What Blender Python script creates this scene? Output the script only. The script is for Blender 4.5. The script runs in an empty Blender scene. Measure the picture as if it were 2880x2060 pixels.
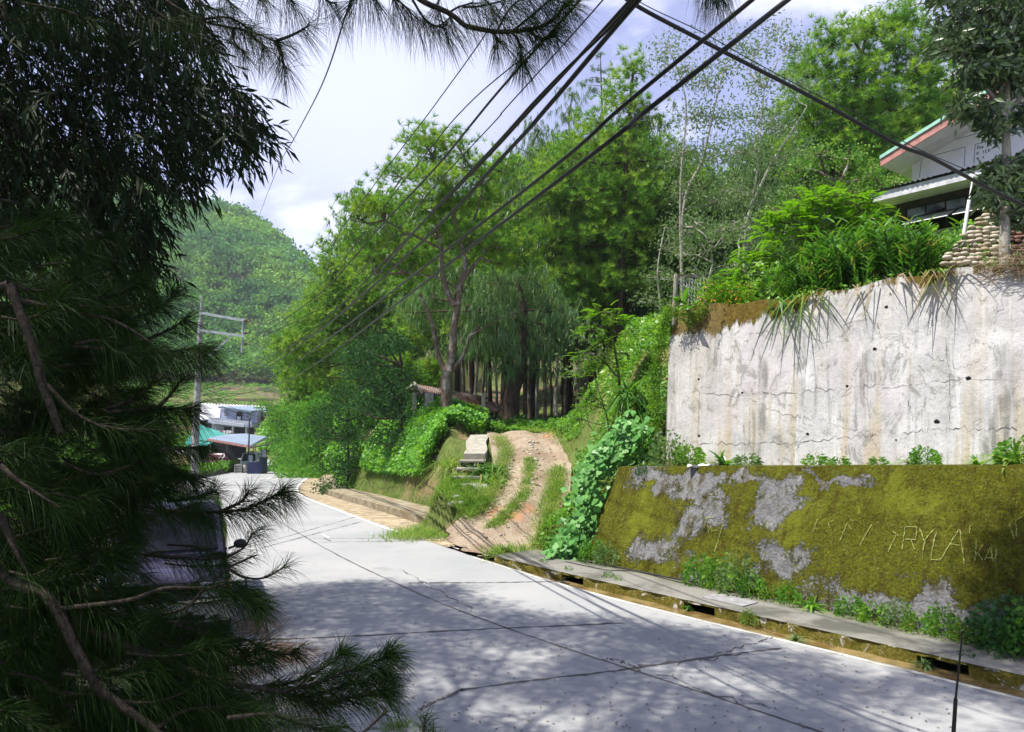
import bpy, math, random
import numpy as np
from mathutils import Vector, Matrix
random.seed(7)
RS = np.random.RandomState(11)
SC = bpy.context.scene
COL = SC.collection
rad = math.radians

# ------------------------------------------------------------------ camera
CAMH, PITCH, F = 3.1, rad(4.12), 2080.0
cam_d = bpy.data.cameras.new('camera'); cam = bpy.data.objects.new('camera', cam_d); COL.objects.link(cam)
cam.location = (0, 0, CAMH); cam.rotation_euler = (rad(90) + PITCH, 0, 0)
cam_d.sensor_width = 36; cam_d.lens = F * 36 / 2880; cam_d.clip_start = 0.05; cam_d.clip_end = 4000
SC.camera = cam
CP, SP = math.cos(PITCH), math.sin(PITCH)

# ------------------------------------------------------------------ light
SUN_EL, SUN_AZ = rad(64), math.atan2(-0.25, -0.97)      # direction TO the sun, azimuth from +X
TS = np.array([math.cos(SUN_EL) * math.cos(SUN_AZ), math.cos(SUN_EL) * math.sin(SUN_AZ), math.sin(SUN_EL)])
sd = bpy.data.lights.new('sun', 'SUN'); sun = bpy.data.objects.new('sun', sd); COL.objects.link(sun)
sd.energy = 3.9; sd.angle = rad(0.53); sd.color = (1.0, 0.95, 0.86)
sun.rotation_euler = Vector(TS).to_track_quat('Z', 'Y').to_euler(); sun.location = (-20, -8, 40)

wd = bpy.data.worlds.new('World'); SC.world = wd; wd.use_nodes = True
nt = wd.node_tree; nt.nodes.clear()
def N(t, **k):
    n = nt.nodes.new(t)
    for a, b in k.items(): setattr(n, a, b)
    return n
sky = N('ShaderNodeTexSky', sky_type='NISHITA'); sky.sun_disc = False
sky.sun_elevation = SUN_EL; sky.sun_rotation = math.pi / 2 - SUN_AZ
sky.altitude = 1400; sky.air_density = 1.2; sky.dust_density = 2.0; sky.ozone_density = 2.0
skm = N('ShaderNodeMix', data_type='RGBA', blend_type='MULTIPLY'); skm.inputs[0].default_value = 1
nt.links.new(sky.outputs[0], skm.inputs[6]); skm.inputs[7].default_value = (1.5, 1.3, 1.75, 1)
skb = N('ShaderNodeMix', data_type='RGBA'); skb.inputs[0].default_value = .62; nt.links.new(skm.outputs[2], skb.inputs[6]); skb.inputs[7].default_value = (4.5, 4.8, 7.2, 1)
tc = N('ShaderNodeTexCoord')
mp = N('ShaderNodeMapping'); mp.inputs['Scale'].default_value = (1.6, 1.6, 3.2); mp.inputs['Location'].default_value = (.35, .2, .1)
nt.links.new(tc.outputs['Generated'], mp.inputs[0])
cn = N('ShaderNodeTexNoise'); cn.inputs['Scale'].default_value = 1.7; cn.inputs['Detail'].default_value = 9; cn.inputs['Roughness'].default_value = .55
cn.inputs['Distortion'].default_value = .25
nt.links.new(mp.outputs[0], cn.inputs[0])
cr = N('ShaderNodeValToRGB'); cr.color_ramp.elements[0].position = .53; cr.color_ramp.elements[1].position = .70
nt.links.new(cn.outputs[0], cr.inputs[0])
# thin bright cloud veil, densest around the hidden sun side of the view
vd = N('ShaderNodeVectorMath', operation='DOT_PRODUCT'); nt.links.new(tc.outputs['Generated'], vd.inputs[0])
gd = Vector((-0.19, 0.87, 0.46)).normalized(); vd.inputs[1].default_value = gd
gr = N('ShaderNodeMapRange', interpolation_type='SMOOTHSTEP'); gr.inputs[1].default_value = .955; gr.inputs[2].default_value = 1.0; gr.inputs[3].default_value = 0; gr.inputs[4].default_value = .5
nt.links.new(vd.outputs['Value'], gr.inputs[0])
ad = N('ShaderNodeMath', operation='ADD', use_clamp=True); nt.links.new(cr.outputs[0], ad.inputs[0]); nt.links.new(gr.outputs[0], ad.inputs[1])
mu = N('ShaderNodeMath', operation='MULTIPLY'); nt.links.new(ad.outputs[0], mu.inputs[0]); mu.inputs[1].default_value = .85
cm = N('ShaderNodeMix', data_type='RGBA'); nt.links.new(mu.outputs[0], cm.inputs[0]); nt.links.new(skb.outputs[2], cm.inputs[6])
cm.inputs[7].default_value = (11.2, 11.4, 12.4, 1)
bg = N('ShaderNodeBackground'); bg.inputs[1].default_value = .058
nt.links.new(cm.outputs[2], bg.inputs[0])
wo = N('ShaderNodeOutputWorld'); nt.links.new(bg.outputs[0], wo.inputs[0])

SC.view_settings.view_transform = 'Standard'; SC.view_settings.look = 'None'
SC.view_settings.exposure = 1.22; SC.view_settings.gamma = 1
SC.render.engine = 'CYCLES'
SC.cycles.max_bounces = 6; SC.cycles.diffuse_bounces = 3; SC.cycles.glossy_bounces = 2; SC.cycles.transmission_bounces = 4
SC.cycles.transparent_max_bounces = 6; SC.cycles.caustics_reflective = False; SC.cycles.caustics_refractive = False
SC.cycles.sample_clamp_indirect = 6

# ------------------------------------------------------------------ pixel <-> world helpers (photograph pixels, 2880 x 2060)
def ray(px, py):
    u = (px - 1440) / F; v = (1030 - py) / F
    return np.array([u, CP - v * SP, SP + v * CP])
def W(px, py, d):
    r = ray(px, py); return np.array([0, 0, CAMH]) + r * (d / r[1])
def G(px, py, z=0.0):
    r = ray(px, py); return np.array([0, 0, CAMH]) + r * ((z - CAMH) / r[2])
def PL(px, py, p0, n):
    r = ray(px, py); o = np.array([0, 0, CAMH]); n = np.array(n, float)
    return o + r * (np.dot(np.array(p0) - o, n) / np.dot(r, n))

# ------------------------------------------------------------------ object helpers
def tag(o, label=None, cat=None, group=None, kind=None):
    if label: o['label'] = label
    if cat: o['category'] = cat
    if group: o['group'] = group
    if kind: o['kind'] = kind
    return o
def empty(name, loc=(0, 0, 0), rz=0.0):
    o = bpy.data.objects.new(name, None); COL.objects.link(o); o.location = tuple(float(a) for a in loc); o.rotation_euler = (0, 0, rz); o.empty_display_size = .2
    return o
def link(name, me, mat, parent=None, world=True):
    o = bpy.data.objects.new(name, me); COL.objects.link(o)
    if mat is not None and len(me.materials) == 0: me.materials.append(mat)
    if parent is not None:
        o.parent = parent
        if world: o.matrix_parent_inverse = (Matrix.LocRotScale(parent.location, parent.rotation_euler, parent.scale)).inverted()
    return o
def copy_tree(root, loc=None, rz=None, sc=None):
    kids = [c for c in COL.objects if c.parent == root]
    r = root.copy(); COL.objects.link(r)
    for c in kids:
        d = c.copy(); COL.objects.link(d); d.parent = r
        for g in [x for x in COL.objects if x.parent == c]:
            e = g.copy(); COL.objects.link(e); e.parent = d
    if loc is not None: r.location = tuple(float(a) for a in loc)
    if rz is not None: r.rotation_euler = (0, 0, rz)
    if sc is not None: r.scale = (sc, sc, sc) if not hasattr(sc, '__len__') else sc
    return r

def norm(a):
    a = np.asarray(a, float); return a / np.maximum(np.linalg.norm(a, axis=-1, keepdims=True), 1e-9)
def rdir(n, rs=None):
    rs = rs or RS; return norm(rs.normal(size=(n, 3)))

class Soup:
    """collects triangles / quads as numpy arrays and builds ONE mesh"""
    def __init__(s): s.v = []; s.t = []; s.q = []; s.rt = []; s.rq = []; s.n = 0
    def addv(s, v): s.v.append(np.asarray(v, np.float32).reshape(-1, 3)); k = s.n; s.n += len(s.v[-1]); return k
    def quads(s, v, f, r=None):
        k = s.addv(v); f = np.asarray(f).reshape(-1, 4) + k; s.q.append(f); s.rq.append(np.full(len(f), .5) if r is None else np.broadcast_to(r, (len(f),)))
    def tris(s, v, f, r=None):
        k = s.addv(v); f = np.asarray(f).reshape(-1, 3) + k; s.t.append(f); s.rt.append(np.full(len(f), .5) if r is None else np.broadcast_to(r, (len(f),)))
    def leaves(s, p, d, L, Wd, side=None, r=None, bend=0.0, mid=.45):
        n = len(p); d = norm(d); L = np.broadcast_to(L, (n,))[:, None]; Wd = np.broadcast_to(Wd, (n,))[:, None]
        if side is None: side = rdir(n)
        sd = norm(np.cross(d, side)); up = np.array([0, 0, 1.0])
        m = p + d * L * mid; tip = p + d * L - up * (bend * L)
        v = np.stack([p, m + sd * Wd * .5, tip, m - sd * Wd * .5], 1).reshape(-1, 3)
        f = np.arange(n * 4).reshape(-1, 4); s.quads(v, f, RS.rand(n) if r is None else r)
    def needles(s, p, d, L, Wd, r=None, bend=0.0, side=None):
        n = len(p); d = norm(d); L = np.broadcast_to(L, (n,))[:, None]
        sd = norm(np.cross(d, rdir(n) if side is None else side)) * (np.broadcast_to(Wd, (n,))[:, None] * .5)
        if bend:
            m = p + d * L * .55 - np.array([0, 0, 1.0]) * (bend * .3 * L)
            tip = p + d * L - np.array([0, 0, 1.0]) * (bend * L)
            v = np.stack([p - sd, p + sd, m + sd, m - sd, tip], 1).reshape(-1, 3)
            k = s.addv(v); b = (np.arange(n) * 5 + k)[:, None]
            rr = RS.rand(n) if r is None else np.broadcast_to(r, (n,))
            s.q.append(b + np.array([0, 1, 2, 3])); s.rq.append(rr); s.t.append(b + np.array([3, 2, 4])); s.rt.append(rr)
        else:
            v = np.stack([p - sd, p + sd, p + d * L], 1).reshape(-1, 3)
            s.tris(v, np.arange(n * 3).reshape(-1, 3), RS.rand(n) if r is None else r)
    def blade(s, p, d, L, Wd, segs=4, bend=.5, r=None, flat=None):
        """arching strap leaves"""
        n = len(p); d = norm(d); L = np.broadcast_to(L, (n,)); Wd = np.broadcast_to(Wd, (n,)); bend = np.broadcast_to(bend, (n,))
        hz = d.copy(); hz[:, 2] = 0; hz = norm(hz + 1e-6)
        sd = norm(np.cross(d, np.array([0, 0, 1.0]) + rdir(n) * .25)) if flat is None else norm(flat)
        rows = []
        for i in range(segs + 1):
            t = i / segs; c = p + d * (L * t)[:, None] + (hz * .25 - np.array([0, 0, 1.0])) * (bend * L * t * t)[:, None]
            w = Wd * (1 - t ** 2.2) * .5 * (1 if i else .6)
            rows.append(np.stack([c - sd * w[:, None], c + sd * w[:, None]], 1))
        v = np.concatenate(rows, 1).reshape(-1, 3)
        k = s.addv(v); b = (np.arange(n) * 2 * (segs + 1) + k)[:, None]; rr = RS.rand(n) if r is None else np.broadcast_to(r, (n,))
        for i in range(segs):
            s.q.append(b + np.array([2 * i, 2 * i + 1, 2 * i + 3, 2 * i + 2])); s.rq.append(rr)
    def tube(s, pts, rads, k=7, r=.5, cap=True):
        pts = np.asarray(pts, float); n = len(pts); rads = np.broadcast_to(rads, (n,))
        tg = norm(np.gradient(pts, axis=0)); a = np.array([0.31, .17, .93]); 
        if abs(np.dot(tg[0], a)) > .9: a = np.array([1.0, 0, 0])
        A = []; x = norm(np.cross(tg[0], a))
        for i in range(n):
            x = norm(x - tg[i] * np.dot(x, tg[i])); y = np.cross(tg[i], x)
            th = np.arange(k) * 2 * math.pi / k
            A.append(pts[i] + rads[i] * (np.cos(th)[:, None] * x + np.sin(th)[:, None] * y))
        v = np.concatenate(A); i0 = np.arange(n - 1)[:, None] * k; j = np.arange(k)[None]; j2 = (j + 1) % k
        f = np.stack([i0 + j, i0 + j2, i0 + k + j2, i0 + k + j], -1).reshape(-1, 4); s.quads(v, f, r)
        if cap:
            for e, rev in ((0, True), (n - 1, False)):
                c = s.addv(pts[e:e + 1]); base = c - len(v) if e == 0 else None
                vv = A[e]; kk = s.addv(vv); t = np.stack([np.full(k, c), kk + np.arange(k), kk + (np.arange(k) + 1) % k], 1)
                if rev: t = t[:, ::-1]
                s.t.append(t); s.rt.append(np.full(k, r))
    def box(s, c, size, rz=0.0, r=.5, tilt=None):
        x, y, z = np.array(size) / 2.0
        v = np.array([[a, b, e] for a in (-x, x) for b in (-y, y) for e in (-z, z)], float)
        if tilt is not None: v = v @ np.array(tilt.to_matrix()).T if hasattr(tilt, 'to_matrix') else v @ np.array(tilt).T
        R = np.array([[math.cos(rz), -math.sin(rz), 0], [math.sin(rz), math.cos(rz), 0], [0, 0, 1]])
        v = v @ R.T + np.array(c, float)
        s.quads(v, [[0, 1, 3, 2], [4, 6, 7, 5], [0, 4, 5, 1], [2, 3, 7, 6], [0, 2, 6, 4], [1, 5, 7, 3]], r)
    def bar(s, a, b, w, h, r=.5):
        a = np.array(a, float); b = np.array(b, float); t = norm(b - a); x = norm(np.cross(t, [0, 0, 1.0] if abs(t[2]) < .95 else [0, 1.0, 0])); y = np.cross(x, t)
        v = np.array([p + x * i * w / 2 + y * j * h / 2 for p in (a, b) for i, j in ((-1, -1), (1, -1), (1, 1), (-1, 1))])
        s.quads(v, [[0, 3, 2, 1], [4, 5, 6, 7], [0, 1, 5, 4], [1, 2, 6, 5], [2, 3, 7, 6], [3, 0, 4, 7]], r)
    def prism(s, poly, off, r=.5):
        """poly: list of 3D points (planar), extruded by vector off"""
        p = np.array(poly, float); n = len(p); v = np.concatenate([p, p + np.array(off, float)])
        k = s.addv(v); 
        for i in range(n):
            j = (i + 1) % n; s.q.append(np.array([[i, j, n + j, n + i]]) + k); s.rq.append(np.array([r]))
        if n == 4:
            s.q.append(np.array([[3, 2, 1, 0], [4, 5, 6, 7]]) + k); s.rq.append(np.array([r, r]))
        else:
            for i in range(1, n - 1):
                s.t.append(np.array([[0, i + 1, i], [n, n + i, n + i + 1]]) + k); s.rt.append(np.array([r, r]))
    def ellip(s, c, rr, rot=None, seg=8, rings=5, r=.5, noise=0.0):
        V = []
        for i in range(rings + 1):
            ph = math.pi * i / rings
            for j in range(seg):
                th = 2 * math.pi * j / seg; V.append([math.sin(ph) * math.cos(th), math.sin(ph) * math.sin(th), math.cos(ph)])
        V = np.array(V)
        if noise: V = V * (1 + RS.uniform(-noise, noise, (len(V), 1)))
        V = V * np.array(rr)
        if rot is not None: V = V @ np.array(rot).T
        f = [[i * seg + j, (i + 1) * seg + j, (i + 1) * seg + (j + 1) % seg, i * seg + (j + 1) % seg] for i in range(rings) for j in range(seg)]
        s.quads(V + np.array(c), f, r)
    def mesh(s, name, smooth=False):
        me = bpy.data.meshes.new(name)
        v = np.concatenate(s.v) if s.v else np.zeros((0, 3), np.float32)
        q = np.concatenate(s.q).astype(np.int32) if s.q else np.zeros((0, 4), np.int32); t = np.concatenate(s.t).astype(np.int32) if s.t else np.zeros((0, 3), np.int32)
        me.vertices.add(len(v)); me.vertices.foreach_set('co', v.astype(np.float32).ravel())
        me.loops.add(q.size + t.size); me.loops.foreach_set('vertex_index', np.concatenate([q.ravel(), t.ravel()]))
        me.polygons.add(len(q) + len(t))
        st = np.concatenate([np.arange(len(q)) * 4, q.size + np.arange(len(t)) * 3]).astype(np.int32)
        me.polygons.foreach_set('loop_start', st)
        me.polygons.foreach_set('loop_total', np.concatenate([np.full(len(q), 4), np.full(len(t), 3)]).astype(np.int32))
        at = me.attributes.new('rnd', 'FLOAT', 'FACE')
        at.data.foreach_set('value', np.concatenate([np.concatenate(s.rq) if s.rq else [], np.concatenate(s.rt) if s.rt else []]).astype(np.float32))
        me.update(calc_edges=True); me.polygons.foreach_set('use_smooth', np.full(len(me.polygons), smooth)); me.validate()
        return me
    def build(s, name, mat, parent=None, smooth=False, world=True): return link(name, s.mesh(name, smooth), mat, parent, world)

def spline(pts, n=6):
    p = np.array(pts, float); p = np.vstack([2 * p[0] - p[1], p, 2 * p[-1] - p[-2]]); out = []
    for i in range(1, len(p) - 2):
        for t in np.arange(n) / n:
            out.append(.5 * (2 * p[i] + (p[i + 1] - p[i - 1]) * t + (2 * p[i - 1] - 5 * p[i] + 4 * p[i + 1] - p[i + 2]) * t * t + (3 * p[i] - p[i - 1] - 3 * p[i + 1] + p[i + 2]) * t ** 3))
    out.append(p[-2]); return np.array(out)

# ------------------------------------------------------------------ materials
class Mt:
    def __init__(s, name):
        s.m = bpy.data.materials.new(name); s.m.use_nodes = True; s.t = s.m.node_tree; s.t.nodes.clear()
        s.out = s.t.nodes.new('ShaderNodeOutputMaterial'); s.b = s.t.nodes.new('ShaderNodeBsdfPrincipled'); s.t.links.new(s.b.outputs[0], s.out.inputs[0])
        s.co = s.t.nodes.new('ShaderNodeTexCoord').outputs['Object']
    def n(s, t, **k):
        x = s.t.nodes.new(t)
        for a, b in k.items(): setattr(x, a, b)
        return x
    def l(s, a, b): s.t.links.new(a, b)
    def val(s, sock, v):
        if hasattr(v, 'links') or hasattr(v, 'is_output'): s.l(v, sock)
        else: sock.default_value = v
    def noise(s, scale, detail=4, rough=.55, sc=(1, 1, 1), dist=0.0, loc=(0, 0, 0), co=None):
        m = s.n('ShaderNodeMapping'); m.inputs['Scale'].default_value = sc; m.inputs['Location'].default_value = loc; s.l(co or s.co, m.inputs[0])
        x = s.n('ShaderNodeTexNoise'); x.inputs['Scale'].default_value = scale; x.inputs['Detail'].default_value = detail; x.inputs['Roughness'].default_value = rough; x.inputs['Distortion'].default_value = dist
        s.l(m.outputs[0], x.inputs[0]); return x.outputs[0]
    def voro(s, scale, sc=(1, 1, 1), feature='F1', out='Distance', rnd=1.0):
        m = s.n('ShaderNodeMapping'); m.inputs['Scale'].default_value = sc; s.l(s.co, m.inputs[0])
        x = s.n('ShaderNodeTexVoronoi', feature=feature); x.inputs['Scale'].default_value = scale; x.inputs['Randomness'].default_value = rnd; s.l(m.outputs[0], x.inputs[0]); return x.outputs[out]
    def ramp(s, f, a, b, lo=0.0, hi=1.0):
        x = s.n('ShaderNodeMapRange', interpolation_type='SMOOTHSTEP'); s.l(f, x.inputs[0]); x.inputs[1].default_value = a; x.inputs[2].default_value = b; x.inputs[3].default_value = lo; x.inputs[4].default_value = hi; return x.outputs[0]
    def lin(s, f, a, b, lo=0.0, hi=1.0):
        x = s.n('ShaderNodeMapRange'); s.l(f, x.inputs[0]); x.inputs[1].default_value = a; x.inputs[2].default_value = b; x.inputs[3].default_value = lo; x.inputs[4].default_value = hi; return x.outputs[0]
    def math(s, op, a, b=0.0, clamp=False):
        x = s.n('ShaderNodeMath', operation=op, use_clamp=clamp); s.val(x.inputs[0], a); s.val(x.inputs[1], b); return x.outputs[0]
    def mix(s, f, a, b, mode='MIX'):
        x = s.n('ShaderNodeMix', data_type='RGBA', blend_type=mode); s.val(x.inputs[0], f)
        for i, c in ((6, a), (7, b)):
            if isinstance(c, tuple): x.inputs[i].default_value = c if len(c) == 4 else (*c, 1)
            else: s.l(c, x.inputs[i])
        return x.outputs[2]
    def sep(s):
        x = s.n('ShaderNodeSeparateXYZ'); s.l(s.co, x.inputs[0]); return x.outputs
    def blob(s, c, r):
        """soft mask of an ellipsoid patch, 1 inside"""
        m = s.n('ShaderNodeMapping', vector_type='TEXTURE'); m.inputs['Location'].default_value = c; m.inputs['Scale'].default_value = r; s.l(s.warp(), m.inputs[0])
        v = s.n('ShaderNodeVectorMath', operation='LENGTH'); s.l(m.outputs[0], v.inputs[0]); return s.lin(v.outputs['Value'], 0, 1.5, 1.0, 0.0)
    def warp(s):
        if not hasattr(s, 'w_'):
            x = s.n('ShaderNodeTexNoise'); x.inputs['Scale'].default_value = 1.8; x.inputs['Detail'].default_value = 6; s.l(s.co, x.inputs[0])
            a_ = s.n('ShaderNodeVectorMath', operation='SUBTRACT'); s.l(x.outputs['Color'], a_.inputs[0]); a_.inputs[1].default_value = (.5, .5, .5)
            b_ = s.n('ShaderNodeVectorMath', operation='SCALE'); s.l(a_.outputs[0], b_.inputs[0]); b_.inputs['Scale'].default_value = 1.5
            c_ = s.n('ShaderNodeVectorMath', operation='ADD'); s.l(b_.outputs[0], c_.inputs[0]); s.l(s.co, c_.inputs[1]); s.w_ = c_.outputs[0]
        return s.w_
    def fin(s, col, rough=.8, bump=None, bs=.5, bd=.02, spec=.3, metal=0.0):
        s.val(s.b.inputs['Base Color'], col if not isinstance(col, tuple) else (*col[:3], 1)); s.val(s.b.inputs['Roughness'], rough); s.b.inputs['Specular IOR Level'].default_value = spec
        s.b.inputs['Metallic'].default_value = metal
        if bump is not None:
            b = s.n('ShaderNodeBump'); b.inputs['Strength'].default_value = bs; b.inputs['Distance'].default_value = bd; s.l(bump, b.inputs['Height']); s.l(b.outputs[0], s.b.inputs['Normal'])
        return s.m
def plain(name, col, rough=.6, var=.15, scale=6, metal=0.0, spec=.4, bump=True):
    m = Mt(name); nz = m.noise(scale, 6, .65); c2 = tuple(min(1, c * (1 + var)) for c in col); c1 = tuple(c * (1 - var * 1.4) for c in col)
    return m.fin(m.mix(m.ramp(nz, .3, .7), c1, c2), rough, nz if bump else None, .25, .02, spec, metal)
def leafmat(name, a, b, c=None, trans=.35, rough=.45, spec=.35, cl=1.2, dry=None):
    m = Mt(name); at = m.n('ShaderNodeAttribute', attribute_name='rnd'); nz = m.noise(cl, 3, .5)
    col = m.mix(at.outputs['Fac'], a, b)
    if c: col = m.mix(m.ramp(nz, .42, .68), col, c)
    if dry: col = m.mix(m.ramp(at.outputs['Fac'], .955, .97), col, dry)
    m.fin(col, rough, spec=spec)
    tr = m.n('ShaderNodeBsdfTranslucent'); tcol = m.mix(1.0, col, (1.25, 1.35, .55), 'MULTIPLY'); m.l(tcol, tr.inputs[0])
    mx = m.n('ShaderNodeMixShader'); mx.inputs[0].default_value = trans; m.l(m.b.outputs[0], mx.inputs[1]); m.l(tr.outputs[0], mx.inputs[2]); m.l(mx.outputs[0], m.out.inputs[0])
    return m.m
def barkmat(name, a, b, sx=14, sz=3, c=None):
    m = Mt(name); nz = m.noise(1, 6, .65, (sx, sx, sz), 1.0); n2 = m.noise(2.2, 4)
    col = m.mix(m.ramp(nz, .35, .65), a, b)
    if c: col = m.mix(m.ramp(n2, .5, .66), col, c)
    return m.fin(col, .9, nz, .9, .03, .15)

M = {}
M['pine'] = leafmat('pine_needles', (.05, .155, .020), (.19, .37, .045), (.28, .41, .05), .44, .5, .3, .8)
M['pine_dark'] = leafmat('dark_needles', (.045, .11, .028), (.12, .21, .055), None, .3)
M['pine_pale'] = leafmat('casuarina_foliage', (.07, .16, .06), (.17, .29, .11), (.12, .22, .07), .35, .6)
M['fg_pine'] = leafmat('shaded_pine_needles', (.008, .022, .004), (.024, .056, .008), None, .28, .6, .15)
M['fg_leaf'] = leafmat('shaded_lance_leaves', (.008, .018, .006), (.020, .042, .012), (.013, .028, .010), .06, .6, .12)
M['lush'] = leafmat('lush_leaves', (.055, .17, .018), (.14, .32, .04), (.19, .38, .045), .4, .45, .35, 1.5)
M['dark_bush'] = leafmat('glossy_dark_leaves', (.02, .08, .02), (.06, .16, .035), None, .25, .35, .5)
M['fern'] = leafmat('feathery_leaves', (.10, .25, .012), (.19, .36, .022), None, .42, .5, .3)
M['ginger'] = leafmat('ginger_leaves', (.035, .12, .02), (.08, .22, .03), (.13, .27, .035), .35, .35, .5, 2.5, (.33, .28, .10))
M['pale_leaf'] = leafmat('pale_grey_green_leaves', (.08, .16, .05), (.19, .30, .10), (.22, .30, .12), .38, .4, .5)
M['big_leaf'] = leafmat('broad_leathery_leaves', (.035, .075, .022), (.075, .13, .045), (.10, .15, .06), .18, .32, .55, 3)
M['bright_bush'] = leafmat('bright_shrub_leaves', (.06, .17, .018), (.18, .36, .04), (.25, .42, .05), .4, .4, .45, 2)
M['grass'] = leafmat('grass_blades', (.09, .20, .02), (.20, .32, .045), (.25, .33, .08), .38, .6, .2, .9, (.38, .34, .17))
M['vine'] = leafmat('heart_shaped_vine_leaves', (.07, .24, .045), (.17, .38, .09), None, .35, .45, .4)
M['cover'] = leafmat('creeper_leaves', (.07, .22, .035), (.19, .42, .07), (.20, .40, .04), .42, .45, .35, .9)
M['dry'] = leafmat('dry_leaves', (.22, .16, .09), (.42, .35, .22), (.30, .22, .15), .25, .8, .1, 3)
M['hill'] = leafmat('distant_tree_foliage', (.035, .13, .045), (.13, .31, .09), (.24, .42, .07), .25, .7, .15, .03)
M['flower'] = leafmat('orange_flowers', (.6, .14, .03), (.7, .35, .05), None, .3)
M['bark'] = barkmat('pine_bark', (.075, .05, .035), (.20, .155, .12), 14, 3, (.26, .25, .22))
M['bark_dark'] = barkmat('dark_bark', (.04, .028, .02), (.10, .07, .05))
M['bark_pale'] = barkmat('pale_smooth_bark', (.22, .20, .16), (.42, .40, .34), 5, 2)
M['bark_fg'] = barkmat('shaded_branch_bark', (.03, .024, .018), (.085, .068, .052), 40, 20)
# ------------------------------------------------------------------ terrain
Rk = np.array([(25., -16.5, 0), (13., -1.0, 0), (5.8, 8.37, 0), (0, 15.7, 0), (-6.7, 28.6, -.3), (-11.3, 39.7, -.75), (-14.9, 54, -1.25), (-18.9, 74, -1.95), (-24.6, 90, -2.35), (-31, 99, -2.45), (-39, 108, -2.2), (-55, 120, -1.4), (-80, 132, -.8)])
RR = spline(Rk, 8); RR[:, 2] = np.minimum(RR[:, 2], 0)
def seg_near(x, y):
    """signed distance to the right road edge (right positive) and road height"""
    a = RR[:-1]; b = RR[1:]; d = b - a; L2 = (d[:, :2] ** 2).sum(1)
    best = np.full(x.shape, 1e9); q = np.zeros(x.shape); z = np.zeros(x.shape)
    for i in range(len(a)):
        t = np.clip(((x - a[i, 0]) * d[i, 0] + (y - a[i, 1]) * d[i, 1]) / L2[i], 0, 1)
        dx = x - a[i, 0] - t * d[i, 0]; dy = y - a[i, 1] - t * d[i, 1]; D = np.hypot(dx, dy); m = D < best
        cr = d[i, 0] * dy - d[i, 1] * dx
        best = np.where(m, D, best); q = np.where(m, np.where(cr < 0, D, -D), q); z = np.where(m, a[i, 2] + t * d[i, 2], z)
    return q, z
def smooth(t): t = np.clip(t, 0, 1); return t * t * (3 - 2 * t)
P0 = np.array([1.53, 15.87]); TT = np.array([.6198, -.7847]); NB = np.array([.7847, .6198]); WROT = math.atan2(TT[1], TT[0])
def SQ(s, q, z=0.0): return np.array([P0[0] + TT[0] * s + NB[0] * q, P0[1] + TT[1] * s + NB[1] * q, z])
def tcx(y): return np.interp(y, [16.5, 18.5, 20, 21.5, 24, 27, 29], [-.9, -.55, 0, .45, .7, .45, .2])
def ztr(y): return np.interp(y, [17.6, 18.4, 27.3, 28.3, 34], [0, .18, 2.5, 2.66, 2.75])
_sp = np.array([-900, 300, 430, 520, 600, 660, 720, 800, 860, 900, 960, 1100, 1500, 3000]); _sy = np.array([560, 575, 652, 668, 664, 680, 708, 760, 800, 835, 880, 930, 900, 700])
def vnoise(x, y, sc, seed=0):
    return (np.sin(x / sc + seed) * np.cos(y / sc * 1.3 + seed * 2.1) + .5 * np.sin(x / sc * 2.3 + y / sc * 1.7 + seed * 3) + .25 * np.sin(x / sc * 5.1 - y / sc * 4.3 + seed))
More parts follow.
